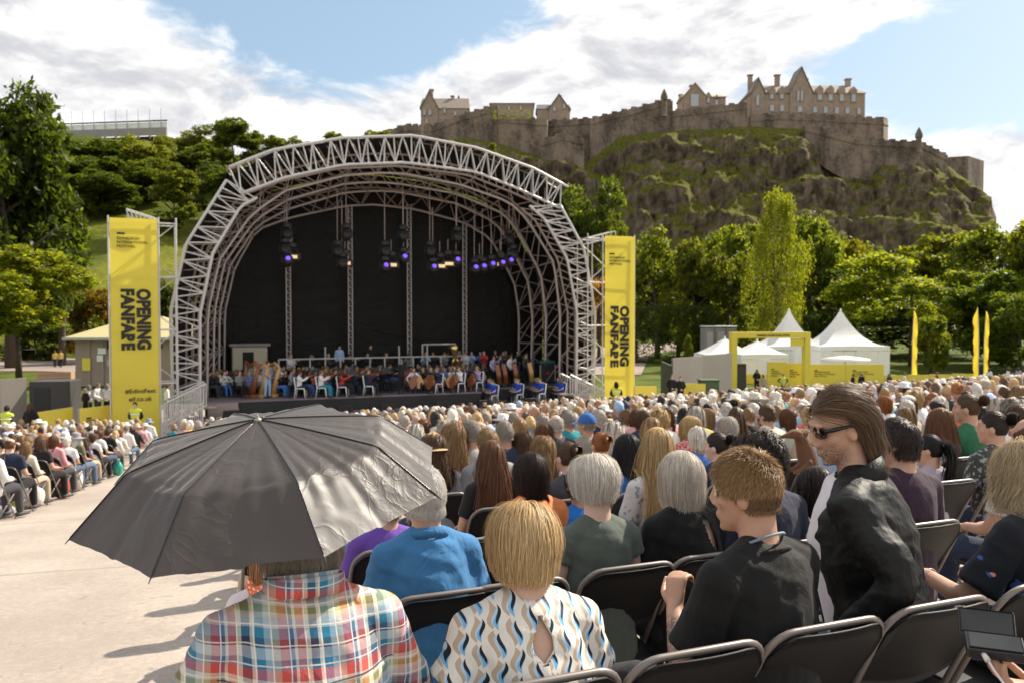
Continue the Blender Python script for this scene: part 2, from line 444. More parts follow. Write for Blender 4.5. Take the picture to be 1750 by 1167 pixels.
RTOP = [(690, 262), (737, 243), (800, 236), (850, 246), (900, 262), (1000, 280), (1030, 258), (1060, 234), (1150, 224), (1280, 217), (1376, 222), (1414, 252), (1458, 284), (1517, 278), (1575, 270), (1623, 287), (1657, 313), (1690, 338), (1703, 372)]
RB = 192
def rock_pt(px, t):
    yt = interp(RTOP, px); yb = 560
    Yd = RB + 56 * (t ** .8)
    y = yb + (yt - yb) * t
    return at(px, y, Yd)
us = np.linspace(640, 1703, 330); ts = np.linspace(-.12, 1, 120); V = []
nzn = Vector((-.1, -.8, .35))
for i, p in enumerate(us):
    for t in ts:
        q = rock_pt(p, max(t, 0)) if t >= 0 else rock_pt(p, 0) + Vector((0, -6, t * 40))
        k = min(1, max(0, t) * 3) * min(1, (1 - t) * 9 + .06) * min(1, (1703 - p) / 25)
        a = Vector((q.x * .035, q.y * .035, q.z * .05))
        cr = (1 - abs(noise.noise(a * 1.6)) * 2) * 4.2 + noise.fractal(a * 3, .7, 2.1, 6) * 3.0 + noise.cell(Vector((q.x * .16 + noise.noise(a * 4), q.y * .1, q.z * .045))) * 1.6 + noise.cell(Vector((q.x * .33, q.y * .2, q.z * .12 + noise.noise(a * 5)))) * 1.2 + (1 - abs(noise.noise(Vector((q.x * .12 + q.z * .05, q.y * .05, q.z * .03))))) * 3
        st = math.sin(q.z * .55 + noise.noise(a * 2) * 5) * 1.1
        V.append(q + nzn * (cr + st) * k)
nu = len(us)
for j, (dx, dy, dz) in enumerate([(4, 18, -2), (2, 50, -6), (-10, 90, -12)]):    # the rock turns away behind its right end
    for i, t in enumerate(ts):
        q = V[(nu - 1) * len(ts) + i]; V.append(Vector((q.x + dx, q.y + dy, q.z + dz * max(t, 0))))
m, nt, b = new_mat('castle_rock'); v = coords(nt)
geo = nt.nodes.new('ShaderNodeNewGeometry'); nx, ny, nz_ = sepxyz(nt, geo.outputs['Normal'])
st = coords(nt, 'Object', (1, 1, .35))
n1 = noi(nt, v, .035, 5, .6); n2 = noi(nt, st, .5, 8, .68); n3 = noi(nt, v, 1.6, 6, .7)
rock = mixc(nt, n2.ss(.32, .70), (.06, .046, .036), (.275, .205, .145))
moss = mixc(nt, n3.ss(.3, .7), (.05, .062, .011), (.165, .15, .028))
gm = (nz_ * .7 + n1 * 1.15 + n3 * .35 + n2 * .25 - 1.15).ss(-.06, .16)
setcol(nt, b, mixc(nt, gm, rock, moss)); b.inputs['Roughness'].default_value = .95; b.inputs['Specular IOR Level'].default_value = .1
bump(nt, b, n2 * .7 + n3 * .3, .7, 1.6)
structure(mesh_obj('castle_rock', np_mesh('castle_rock', V, grid_faces(nu + 3, len(ts)), True), m))

# ================================================================ castle
m, nt, b = new_mat('castle_stone'); v = coords(nt, 'Object'); st = coords(nt, 'Object', (1, 1, .5))
n1 = noi(nt, st, .22, 7, .65); n2 = noi(nt, v, 1.4, 5, .7)
course = (sepxyz(nt, v)[2] * 1.8 + n2 * .2).fract().ss(0, .2)
setcol(nt, b, scale_col(nt, mixc(nt, (n1 * .65 + n2 * .35).ss(.38, .60), (.085, .062, .048), (.28, .205, .155)), course * .22 + .8)); b.inputs['Roughness'].default_value = .9
bump(nt, b, n2 + course * .4, .5, .25); STONE = m
PSTONE = plain('pink_stone', (.33, .245, .19), .9, var=.4, nscale=.9, bmp=.6, bscale=2)
SLATE = plain('slate_roof', (.20, .165, .135), .8, var=.25, nscale=1.2)
BSLATE = plain('blue_slate', (.09, .095, .105), .7, var=.2, nscale=1.2)
LIME = plain('yellow_stone_roof', (.34, .29, .17), .8, var=.2, nscale=1)
GLASS = plain('window_glass', (.42, .43, .45), .25, var=.15, nscale=.5)
DARK = plain('dark_void', (.015, .014, .013), .9)
WHITE = plain('white_paint', (.78, .77, .74), .5, var=.04)
def rampart(pts, Y, label, merlon=True, thick=3.0, mat=STONE):
    """crenellated wall through (px, top row, bottom row)"""
    bm = BM(); mb = BM(); P = []
    for px, yt, yb, *yy in pts:
        YY = yy[0] if yy else Y; a, c = at(px, yt, YY), at(px, yb, YY); P.append((a, Vector((a.x, a.y, c.z - 4))))
    for (a, a0), (c, c0) in zip(P, P[1:]):
        d = (c - a); d.z = 0; n_ = Vector((-d.y, d.x, 0)).normalized() * thick
        vs = [bm.verts.new(k) for k in (a, a0, c0, c, a + n_, a0 + n_, c0 + n_, c + n_)]
        for f in ((0, 1, 2, 3), (7, 6, 5, 4), (0, 3, 7, 4), (1, 5, 6, 2), (0, 4, 5, 1), (3, 2, 6, 7)): bm.faces.new([vs[i] for i in f])
        L = (c - a).length; k = max(1, int(L / 2.6))
        for i in range(k):
            p = a.lerp(c, (i + .5) / k); box(mb, (p.x + n_.x * .2, p.y + n_.y * .2, p.z + .2), (1.5, .9, .45), Matrix.Rotation(math.atan2(d.y, d.x), 3, 'Z'))
        box(mb, ((a + c) / 2 + n_ * .02 + Vector((0, 0, -1.6))), (L * .995, .5, .3), d.normalized().to_track_quat('X', 'Z').to_matrix() if abs((c - a).z) < .01 else (c - a).normalized().to_track_quat('X', 'Z').to_matrix())
    t = obj('rampart_wall', bm, mat); tag(t, label, 'castle wall', 'ramparts along the castle rock')
    if merlon: stuff(obj('merlons', mb, mat, t))
    return t
rampart([(640, 232, 262, 262), (690, 214, 256, 258), (737, 216, 262, 252), (790, 196, 262), (839, 182, 266), (852, 184, 270)], 250, 'sloping dark rampart climbing right under the gabled house at the left of the castle')
rampart([(852, 199, 270), (935, 205, 285), (938, 207, 285, 254), (1009, 202, 285, 252)], 249, 'level curtain wall with pale stone face below the small blue roofed house')
rampart([(925, 240, 280, 243), (962, 229, 290, 241), (998, 238, 285, 243)], 241, 'low projecting battery wall on the rock face below the level curtain wall')
rampart([(1009, 203, 280), (1092, 183, 245), (1135, 171, 240), (1150, 173, 236)], 249, 'long rampart rising right towards the small corner turret')
rampart([(1150, 190, 238), (1208, 184, 236), (1277, 176, 232)], 247, 'smooth rampart between the small corner turret and the big barrack block')
rampart([(1283, 198, 226), (1335, 194, 232), (1510, 203, 262), (1518, 206, 290, 262)], 249, 'high terrace wall carrying the big barrack block')
rampart([(1376, 214, 236, 244), (1410, 222, 262, 240), (1462, 236, 292, 238), (1517, 240, 290, 239), (1575, 243, 284, 240), (1620, 266, 300, 244)], 240, 'lower battery wall bending down the rock at the right of the castle')
rampart([(1621, 269, 302, 256), (1655, 267, 316, 252), (1661, 275, 330, 262)], 252, 'square end bastion at the far right tip of the castle', False, 12)
def turret(px, ytop, ybot, Y, wpx, label):
    a, c = at(px, ytop, Y), at(px, ybot, Y); r = wpx * Y / F / 2; h = a.z - c.z
    o = obj('turret', lathe(BM(), [(r, 0), (r, h * .55), (r * 1.35, h * .6), (r * 1.35, h * .72), (r * 1.0, h * .82), (r * .4, h * .95), (.05, h)], 12), STONE, loc=(c.x, Y, c.z))
    tag(o, label, 'turret')
turret(1135, 152, 200, 246, 9, 'small round turret standing on the rising rampart left of the stone cottage')
turret(1570, 218, 262, 238, 9, 'dark round turret on the lower battery wall at right')
turret(744 + 40, 163, 205, 262, 6, 'small chimney-like turret behind the gabled house at left')
def castle_house(name, label, px0, px1, yeave, ybase, yridge, Y, depth, mat, rmat, wins=(), chims=(), gables=(), dorm=(), rz=0, ridge=None, hip=0):
    """stone house with a pitched roof; pixel positions are measured on its front wall at distance Y"""
    a, c = at(px0, yeave, Y), at(px1, ybase, Y); Wd = c.x - a.x; k = Y / F
    t = empty(name, (a.x, Y, c.z), rz, label, 'castle building'); hw = a.z - c.z; hr = (yeave - yridge) * k
    X = lambda p: (p - px0) * k
    Z = lambda q: (ybase - q) * k
    bm = BM(); box(bm, (Wd / 2, depth / 2, hw / 2 - 2), (Wd, depth, hw + 4))
    for p0, p1, ya in gables:
        x0, x1 = X(p0), X(p1); vs = [bm.verts.new(q) for q in ((x0, -.4, -2), (x1, -.4, -2), (x1, -.4, hw), ((x0 + x1) / 2, -.4, Z(ya)), (x0, -.4, hw), (x0, depth * .5, -2), (x1, depth * .5, -2), (x1, depth * .5, hw), ((x0 + x1) / 2, depth * .5, Z(ya)), (x0, depth * .5, hw))]
        for f in ((0, 1, 2, 3, 4), (9, 8, 7, 6, 5), (0, 5, 6, 1), (1, 6, 7, 2), (2, 7, 8, 3), (3, 8, 9, 4), (4, 9, 5, 0)): bm.faces.new([vs[i] for i in f])
    obj('wall', bm, mat, t)
    rb = BM(); e = .35; vs = [rb.verts.new(q) for q in ((-e, -e, hw), (Wd + e, -e, hw), (Wd + e, depth + e, hw), (-e, depth + e, hw), (hip, depth / 2, hw + hr), (Wd - hip, depth / 2, hw + hr))]
    for f in ((0, 1, 5, 4), (2, 3, 4, 5), (1, 2, 5), (3, 0, 4), (3, 2, 1, 0)): rb.faces.new([vs[i] for i in f])
    for p0, p1, ya in gables:
        x0, x1, zt = X(p0), X(p1), Z(ya); xm = (x0 + x1) / 2
        for s, q in ((x0 - .3, 0), (x1 + .3, 1)):
            vv = [rb.verts.new(z_) for z_ in ((s, -.7, hw), (xm, -.7, zt + .4), (xm, depth * .5, zt + .4), (s, depth * .5, hw), (s, -.7, hw - .35), (xm, -.7, zt), (xm, depth * .5, zt), (s, depth * .5, hw - .35))]
            for f in ((0, 1, 2, 3), (7, 6, 5, 4), (0, 4, 5, 1), (3, 2, 6, 7), (0, 3, 7, 4)): rb.faces.new([vv[i] for i in f])
    bmesh.ops.recalc_face_normals(rb, faces=rb.faces); roof = obj('roof', rb, rmat, t)
    for pc, yt, wpx in chims:
        z0 = hw * .8; z1 = Z(yt); o = obj('chimney', box(box(BM(), (0, 0, (z1 - z0) / 2), (wpx * k, 1.2, z1 - z0)), (0, 0, z1 - z0 + .1), (wpx * k + .5, 1.6, .35)), mat, t); o.location = (X(pc), depth * .5, z0)
    for p0, p1, y0, y1 in wins:
        fr = obj('window', box(BM(), (0, 0, 0), ((p1 - p0) * k + .35, .24, (y1 - y0) * k + .35)), mat, t); fr.location = ((X(p0) + X(p1)) / 2, -.5 if any(g_[0] <= p0 and p1 <= g_[1] for g_ in gables) else -.1, (Z(y0) + Z(y1)) / 2)
        obj('pane', box(BM(), (0, -.13, 0), ((p1 - p0) * k, .08, (y1 - y0) * k)), GLASS, fr)
    for p0, p1, ya in dorm:
        x0, x1, zt = X(p0) - .3, X(p1) + .3, Z(ya); xm = (x0 + x1) / 2; db = BM()
        vv = [db.verts.new(q) for q in ((x0, -.3, hw - .4), (x1, -.3, hw - .4), (x1, -.3, zt - 1.1), (xm, -.3, zt), (x0, -.3, zt - 1.1), (x0, 3, hw - .4), (x1, 3, hw - .4), (x1, 3, zt - 1.1), (xm, 3, zt), (x0, 3, zt - 1.1))]
        for f in ((0, 1, 2, 3, 4), (9, 8, 7, 6, 5), (0, 5, 6, 1), (1, 6, 7, 2), (2, 7, 8, 3), (3, 8, 9, 4), (4, 9, 5, 0)): db.faces.new([vv[i] for i in f])
        obj('dormer', db, mat, t)
    return t
castle_house('barrack_block', 'big pink stone barrack block with tall dormer windows crowning the castle rock', 1283, 1478, 160, 200, 137, 252, 13, PSTONE, SLATE, hip=2.5,
    wins=[(1316, 1321, 155, 170), (1333, 1338, 155, 170), (1316, 1322, 181, 191), (1333, 1339, 181, 191), (1361, 1364, 157, 174), (1367, 1370, 157, 174), (1362, 1369, 184, 193), (1397, 1403, 155, 172), (1415, 1421, 156, 173), (1434, 1440, 157, 174), (1454, 1460, 158, 175),
          (1389, 1395, 184, 193), (1407, 1413, 184, 194), (1426, 1432, 185, 195), (1444, 1450, 185, 195), (1464, 1469, 186, 196), (1292, 1296, 165, 182)],
    chims=[(1292, 121, 7), (1339, 121, 8), (1388, 128, 6), (1462, 128, 8)], gables=[(1349, 1387, 118), (1284, 1306, 136)], dorm=[(1315, 1323, 148), (1332, 1340, 148), (1396, 1404, 147), (1414, 1422, 147), (1433, 1441, 148), (1453, 1461, 149)])
castle_house('stone_cottage', 'small stone cottage with yellowish roof and gable between turret and barrack block', 1167, 1240, 166, 190, 156, 256, 9, PSTONE, LIME, wins=[(1180, 1193, 163, 183), (1208, 1212, 168, 176), (1222, 1226, 172, 180)], gables=[(1168, 1206, 145)], chims=[(1186, 142, 3), (1168, 158, 4)], dorm=[(1207, 1213, 158), (1221, 1227, 163)])
castle_house('gabled_house', 'tall pink gabled stone house at the left end of the castle', 719, 800, 186, 226, 162, 254, 10, PSTONE, SLATE, wins=[(724, 727, 190, 198), (733, 737, 190, 198), (758, 761, 186, 194), (776, 779, 192, 199), (728, 731, 206, 212)], gables=[(720, 748, 158)], chims=[(735, 149, 5), (771, 160, 4)])
castle_house('flat_roofed_block', 'low stone block with near flat roof behind the curtain wall', 838, 912, 177, 206, 171, 258, 9, PSTONE, SLATE, wins=[(850, 853, 183, 189), (868, 871, 183, 189), (888, 891, 183, 189)])
castle_house('blue_roofed_house', 'small stone house with blue slate roof above the level curtain wall', 918, 974, 187, 206, 174, 256, 8, PSTONE, BSLATE, wins=[(945, 949, 185, 191), (962, 965, 180, 187)], gables=[(938, 972, 164)], chims=[(957, 161, 4)])
# grandstand behind the trees at upper left
g0, g1 = at(58, 214, 272), at(285, 206, 262); t = empty('grandstand', (0, 0, 0), 0, 'long grey temporary grandstand seen from behind above the trees at upper left', 'grandstand')
GREY = plain('grey_panel', (.27, .25, .235), .7, var=.15, nscale=.3); STEEL = plain('galvanised_steel', (.44, .42, .41), .45, .35, var=.1, nscale=3)
d = g1 - g0
def gs(k, back, up): return g0 + d * k + Vector((0, back, up))
bm = BM(); bar(bm, gs(0, 0, -3.2), gs(1, 0, -3.2), .6, 2.2); obj('back_panel', bm, GREY, t)
bm = BM(); bar(bm, gs(0, .5, -1.2), gs(1, .5, -1.2), .15, 1.6); obj('white_screen', bm, WHITE, t)
bm = BM(); bar(bm, gs(0, .2, 0), gs(1, .2, 0), .35, .35); obj('top_rail', bm, DARK, t)
for i in range(12):
    k = (i + .5) / 12; bm = BM(); bar(bm, gs(k, -.3, -4.2), gs(k, 9, -12), .5, .8); obj('raking_strut', bm, STEEL, t)
    bm = BM(); bar(bm, gs(k, 0, -4.3), gs(k, 0, 0), .25, .25); bar(bm, gs(k, 0, 0), gs(k, 0, 0) + Vector((0, 0, 3.6)), .12, .12); obj('flag_pole', bm, STEEL, t)
bm = BM(); bar(bm, gs(0, 2, -6.5), gs(1, 2, -6.5), 3, 4); obj('understage', bm, DARK, t)

# ================================================================ trees
def hz(px, t): return hill_pt(px, t).z - .5
Dk, Md, Lt, Ye = (.62, .68, .5), (1.05, 1, .8), (1.4, 1.25, .8), (1.75, 1.45, .8)
tree(12, 78, 640, 300, 88, 'tall', 'huge dark conical tree filling the left edge of the view', (.6, .68, .5), .06, 'conical_tree', nc=1500, per=24)
tree(100, 300, 640, 150, 92, 'tall', 'narrower dark tree just right of the huge conical tree', (.75, .8, .6), .05, 'conical_tree', nc=700)
tree(28, 398, 645, 225, 72, 'broad', 'bright yellow-green maple at the left edge below the conical tree', (1.65, 1.5, .75), .28, 'maple_tree', nc=800)
tree(150, 480, 640, 90, 96, 'broad', 'reddish brown leaved small tree behind the park pavilion', (1.7, .85, .7), .1, 'copper_tree')
for px, yt, w_, c, lab in [(225, 470, 150, Dk, 'dark shrub tree behind the pavilion roof, nearest the left banner'), (300, 455, 120, Dk, 'dark shrub tree behind the left leg of the stage arch'), (60, 520, 120, Dk, 'dark undergrowth tree behind the two people walking on the path')]:
    tree(px, yt, 640, w_, 104, 'broad', lab, c, .02, 'shrub_tree')
for px, yt, w_, tt, k, c, lab in [
    (120, 238, 120, .78, 'broad', Dk, 'dark tree below the left end of the grandstand'), (185, 232, 120, .8, 'broad', (.8, .85, .6), 'dark tree below the middle of the grandstand'),
    (258, 226, 105, .72, 'broad', Lt, 'pale green rounded tree below the right end of the grandstand'), (297, 288, 130, .5, 'round', (.95, .9, .6), 'round clipped yew on the grassy slope left of the arch'),
    (150, 290, 130, .6, 'broad', Dk, 'dark low tree behind the round yew on the slope'), (345, 212, 90, .86, 'broad', (1.1, 1, .7), 'tall tree on the crest right of the grandstand'),
    (400, 200, 110, .84, 'broad', (1.0, 1, .7), 'tallest tree on the crest above the left shoulder of the arch'), (455, 222, 90, .84, 'broad', Md, 'tree on the crest right of the tallest crest tree'),
    (515, 232, 70, .86, 'broad', Lt, 'pale tree top peeping over the arch, left one'), (580, 224, 70, .9, 'broad', Lt, 'pale tree top peeping over the arch, middle one'), (645, 216, 75, .9, 'broad', Lt, 'pale tree top peeping over the arch beside the castle wall'),
    (380, 268, 120, .6, 'broad', Dk, 'dark tree on the slope just behind the left shoulder of the arch'), (130, 258, 130, .66, 'broad', Dk, 'dark tree on the slope under the left half of the grandstand, lower row'), (212, 262, 130, .64, 'broad', (.75, .8, .5), 'dark tree on the slope under the right half of the grandstand, lower row'), (172, 292, 120, .58, 'broad', (.7, .75, .5), 'dark low tree at the upper edge of the grassy slope'), (335, 240, 110, .76, 'broad', (.8, .85, .55), 'dark tree right of the pale rounded tree on the crest'), (270, 262, 100, .68, 'broad', Md, 'tree just above the round clipped yew'),
    (440, 275, 120, .6, 'broad', Dk, 'dark tree on the slope behind the upper left of the arch')]:
    P_ = hill_pt(px, tt); tree(px, yt, 0, w_, P_.y, k, lab, c, .04, 'hill_tree' if k != 'round' else 'yew_tree', z=P_.z - .6, nc=420)
tree(841, 244, 268, 20, 236, 'round', 'tiny bright bush growing on the castle wall above the arch', Ye, .05, 'wall_bush', 'bush', nc=90)
P_ = at(880, 190, 252); tree(875, 190, 203, 60, 247, 'hedge', 'yellow green bushes in front of the flat roofed castle block', (1.3, 1.25, .6), 0, 'hedge', 'bush', nc=90, depth=.2)
tree(1022, 292, 560, 130, 120, 'broad', 'dark rounded tree right behind the right shoulder of the arch', (.85, .9, .6), .05, nc=800)
tree(1060, 400, 590, 90, 112, 'broad', 'pale blossoming tree behind the right banner', (1.6, 1.5, 1.1), .1)
tree(1024, 455, 620, 60, 76, 'broad', 'orange brown leaved small tree behind the right leg of the arch', (3.0, 1.2, .8), .15, 'copper_tree', nc=250)
for px, yt, w_, Y, c, lab in [(1125, 378, 120, 104, (1.25, 1.2, .7), 'yellow green tree immediately right of the right banner'), (1190, 398, 110, 100, (1.3, 1.15, .65), 'second tree from the right banner in the row behind the lawn'),
    (1250, 350, 120, 116, (1.5, 1.45, 1.05), 'pale silvery tree left of the weeping tree'), (1245, 410, 100, 100, (1.1, 1.05, .6), 'mid green tree in front of the pale silvery tree'), (1402, 352, 120, 112, (1.5, 1.45, 1.1), 'pale silvery tree right of the weeping tree'),
    (1445, 382, 110, 116, (1.6, 1.2, .5), 'ochre tinted tree behind the pagoda tents'), (1510, 405, 130, 120, (1.3, 1.2, .6), 'yellow green tree behind the spreading tree, left one'), (1620, 385, 150, 120, (1.35, 1.2, .6), 'yellow green tree behind the spreading tree, right one'),
    (1720, 352, 190, 96, (1.1, 1.1, .6), 'big leafy tree at the right edge of the view'), (1780, 330, 170, 90, (1.45, 1.3, .65), 'bright leafy tree cut by the right edge'), (1690, 450, 150, 84, (.9, 1, .55), 'low dark tree behind the two flags at right'), (1745, 480, 120, 78, (1.0, 1.05, .55), 'leafy low tree at the far right above the crowd'),
    (1300, 420, 140, 112, Dk, 'dark tree behind the weeping tree'), (1420, 450, 120, 108, Dk, 'dark tree behind the right pagoda tent'), (1160, 440, 120, 110, Dk, 'dark tree deep behind the lawn hedge'), (1620, 470, 190, 108, Dk, 'dark tree mass below the spreading tree'), (1500, 480, 150, 112, Dk, 'dark tree left under the spreading tree'), (1220, 470, 140, 112, Dk, 'dark tree behind the portable toilets')]:
    tree(px, yt, 590, w_, Y, 'broad', lab, c, .03 if c is Dk else .05, z=0, nc=640)
tree(1332, 322, 590, 118, 92, 'weep', 'tall weeping tree with trailing yellow green branches', (1.75, 1.55, .75), .1, 'weeping_tree', nc=1500, per=14, z=0)
tree(1560, 402, 600, 260, 92, 'spread', 'wide spreading tree with flat layered yellow green branches', (1.75, 1.65, .75), .08, 'spreading_tree', nc=1100, z=0)
tree(1592, 528, 610, 88, 80, 'round', 'small rounded shrub behind the single flag', (1.5, 1.4, .75), .02, 'shrub', 'shrub', z=0)
tree(1148, 527, 588, 130, 98, 'hedge', 'dark clipped hedge at the back of the lawn', (.42, .5, .4), 0, 'hedge', 'hedge', z=0, depth=.35, nc=420)
tree(1290, 540, 588, 190, 104, 'hedge', 'dark undergrowth hedge behind the tents', (.4, .48, .4), 0, 'hedge', 'hedge', z=0, depth=.3, nc=420)
tree(1640, 560, 600, 330, 104, 'hedge', 'dark undergrowth hedge at right behind the flags', (.4, .46, .36), 0, 'hedge', 'hedge', z=0, depth=.2, nc=600)
tree(1175, 566, 614, 24, 88, 'tall', 'young sapling standing on the lawn', (1.5, 1.5, .7), .1, 'sapling', z=0, nc=120)
# ================================================================ stage canopy
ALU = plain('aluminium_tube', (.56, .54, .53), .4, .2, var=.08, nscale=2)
ALUD = plain('dull_shaded_aluminium', (.33, .265, .24), .5, .2, var=.12, nscale=2)  # this and the next tone carry the canopy's shade in their colour
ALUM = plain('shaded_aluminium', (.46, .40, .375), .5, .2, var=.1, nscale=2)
BLACK = plain('black_canvas', (.008, .0075, .0075), .85, var=.3, nscale=.6, bmp=.5, bscale=2.5)
BLK = plain('black_board', (.018, .017, .018), .55, var=.25, nscale=1.5)
m, nt, b = new_mat('black_backdrop'); v = coords(nt)
fold = noi(nt, coords(nt, 'Object', (1, 1, .12)), 1.3, 4); crease = noi(nt, coords(nt, 'Object', (.5, .5, 1.2)), .7, 5, .6, 2.5)
setcol(nt, b, (.0085, .0075, .007)); b.inputs['Roughness'].default_value = .6; b.inputs['Specular IOR Level'].default_value = .25; bump(nt, b, fold * .5 + crease * .5, .7, .35); BACKDROP = m
DECK = plain('stage_deck', (.16, .135, .15), .5, var=.3, nscale=1.2)
def pline(pix, v, n=40, grow=0):
    P = [spx(x_, y_, v) for x_, y_ in pix]
    if grow:
        cu, cw = P[0][0] * .5 + P[-1][0] * .5, 3.0
        P = [(u + (u - cu) / math.hypot(u - cu, w_ - cw) * grow, w_ + max(0, (w_ - cw)) / math.hypot(u - cu, w_ - cw) * grow) for u, w_ in P]
    L = [0]
    for a, c in zip(P, P[1:]): L.append(L[-1] + math.hypot(c[0] - a[0], c[1] - a[1]))
    s = np.linspace(0, L[-1], n)
    return [stg(float(np.interp(k, L, [p[0] for p in P])), v, float(np.interp(k, L, [p[1] for p in P]))) for k in s]
ROOF_O = [(391, 286), (465, 257), (584, 236), (640, 234), (706, 232), (815, 253), (912, 288), (971, 320)]
ROOF_I = [(412, 331), (486, 304), (586, 282), (640, 280), (693, 278), (813, 294), (891, 325), (957, 356)]
LEG_LO = [(296, 716), (292, 532), (317, 419), (387, 308)]; LEG_LI = [(342, 712), (342, 537), (364, 432), (412, 352), (440, 338)]
LEG_RO = [(1014, 672), (1017, 533), (998, 426), (957, 350)]; LEG_RI = [(985, 676), (986, 533), (969, 442), (930, 374), (905, 352)]
RIBS = [[(354, 690), (355, 533), (375, 444), (430, 366), (488, 326), (590, 300), (640, 296), (685, 296), (784, 315), (870, 345), (900, 374), (947, 450), (957, 537), (956, 660)],
        [(364, 680), (366, 533), (383, 450), (436, 376), (492, 341), (590, 314), (640, 311), (681, 314), (780, 331), (862, 366), (882, 391), (924, 467), (933, 541), (931, 655)],
        [(374, 672), (375, 533), (393, 454), (438, 386), (494, 357), (590, 329), (640, 326), (681, 328), (780, 348), (846, 380), (866, 409), (903, 483), (910, 545), (907, 650)],
        [(383, 664), (384, 533), (401, 458), (438, 393), (496, 372), (590, 352), (640, 350), (706, 357), (792, 380), (838, 407), (852, 432), (879, 483), (887, 537), (886, 645)]]
canopy = empty('stage_canopy', S0, 0, 'great arched aluminium truss canopy over the dark concert stage', 'stage canopy')
def put(o):                                        # canopy pieces are modelled in place, then hung under the empty
    o.parent = canopy; o.matrix_parent_inverse = Matrix.Translation(S0).inverted(); return o
unit = bm_mesh('strut_unit', tube(BM(), [(0, 0, -.5), (0, 0, .5)], 1, 8), True)
def strut(name, a, c, r, m):
    a, c = Vector(a), Vector(c); o = mesh_obj(name, unit if m is ALU else unit_d, m)
    o.location = (a + c) / 2; o.scale = (r, r, (c - a).length); o.rotation_mode = 'QUATERNION'; o.rotation_quaternion = (c - a).to_track_quat('Z', 'Y')
    return put(o)
unit_d = unit.copy()
unit.materials.append(ALU); unit_d.materials.append(ALUD)
def truss(outer, inner, v, nb, r=.056, n=None):
    n = n or nb + 1
    O_, I_ = pline(outer, v, n), pline(inner, v, n)
    for line in (outer, inner):
        P = pline(line, v, 33); put(obj('chord', tube(BM(), P, r * 1.25, 8), ALU, smooth=True))
    for i in range(n):
        q = rnd.uniform(-.12, .12)
        if i % 3 != 1: strut('brace', O_[i], I_[i].lerp(I_[max(0, i - 1)], .25 + q) if i % 2 else I_[i], r * .62, ALU)
        if i < n - 1: strut('brace', O_[i] if i % 2 else O_[i + 1], I_[i + 1] if i % 2 else I_[i], r * .62, ALU)
    Ob, Ib = pline(outer, v + 1.1, n, -.0), pline(inner, v + 1.1, n)
    bm = BM(); tube(bm, [p + NB * 1.1 for p in pline(outer, v, 33)], r, 6); tube(bm, [p + NB * 1.1 for p in pline(inner, v, 33)], r, 6)
    for i in range(n - 1): tube(bm, [O_[i] + NB * 1.1, I_[i + 1] + NB * 1.1], r * .5, 5); tube(bm, [O_[i], O_[i] + NB * 1.1], r * .4, 5)
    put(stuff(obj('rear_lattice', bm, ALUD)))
truss(ROOF_O, ROOF_I, 0, 40); truss(LEG_LO, LEG_LI, 0, 27); truss(LEG_RO, LEG_RI, 0, 27)
for k, rib in enumerate(RIBS):
    v_ = 1.5 * (k + 1); I_ = pline(rib, v_, 46); O_ = pline(rib, v_, 46, .95)
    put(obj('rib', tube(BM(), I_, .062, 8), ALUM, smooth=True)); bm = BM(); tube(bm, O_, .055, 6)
    nxt = pline(RIBS[k + 1], v_ + 1.5, 46) if k < 3 else None
    for i in range(45):
        tube(bm, [I_[i] if i % 2 else O_[i], O_[i + 1] if i % 2 else I_[i + 1]], .028, 5)
        if nxt and i % 3 == 0: tube(bm, [I_[i], nxt[i]], .045, 5); tube(bm, [O_[i], nxt[min(45, i + 3)]], .03, 5)
        if i % 6 == 0: tube(bm, [I_[i], I_[min(45, i + 3)].lerp(O_[min(45, i + 3)], 1) + NB * 1.3], .03, 5)
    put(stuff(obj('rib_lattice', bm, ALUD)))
outline = LEG_LO[:3] + [(389, 300)] + ROOF_O[1:-1] + [(962, 335)] + list(reversed(LEG_RO[:3]))
A_, B_ = pline(outline, .55, 60, -.08), pline(RIBS[3], 6.66, 60, 1.66)
V = []
for j in range(9): V += [a.lerp(c, j / 8) + NB * 0 for a, c in zip(A_, B_)]
put(mesh_obj('canopy_skin', np_mesh('canopy_skin', V, grid_faces(9, 60), True), BLACK))
W0 = .9                                            # main deck height above the park ground
u0, u1 = spx(330, 650, 6.4)[0], spx(940, 640, 6.4)[0]
bd = empty('backdrop', stg(0, 6.4, 0), 0, 'plain black cloth backdrop closing the rear of the stage', 'backdrop')
prof = pline(RIBS[3], 6.62, 61, 1.62); half = []
V = []
for a in range(25):
    f = a / 24
    for p in prof:
        q = (p - S0); u_, w_ = q.dot(T), q.z; uc_ = (u0 + u1) / 2
        V.append(stg(uc_ + (u_ - uc_) * (1 - f), 6.64 + .05 * math.sin(u_ * (1 - f) * 5) * (1 - f), w_ if a == 0 else .5 + (w_ - .5) * (1 - f) ** .9))
o = mesh_obj('cloth', np_mesh('cloth', V, grid_faces(25, 61), True), BACKDROP, bd); o.matrix_parent_inverse = Matrix.Translation(bd.location).inverted()
for px, y0, y1 in [(492, 386, 640), (598, 352, 640), (699, 350, 640), (794, 378, 640)]:
    u, wt = spx(px, y0, 6.1); P0 = stg(u, 6.1, W0); h = wt - W0
    t = empty('lattice_pole', P0, SA, f'slender aluminium lattice pole in front of the backdrop, {["first from the left", "second from the left", "third from the left", "rightmost one"][[492, 598, 699, 794].index(px)]}', 'lattice pole', 'lattice poles before the black backdrop')
    for s in (-.11, .11): obj('upright', tube(BM(), [(s, 0, 0), (s, 0, h)], .028, 6), ALU, t)
    bm = BM(); z = .2
    while z < h - .3: tube(bm, [(-.11, 0, z), (.11, 0, z)], .05, 5); tube(bm, [(-.11, 0, z), (.11, 0, z + .3)], .02, 5); z += .34
    stuff(obj('rungs', bm, ALUD, t))
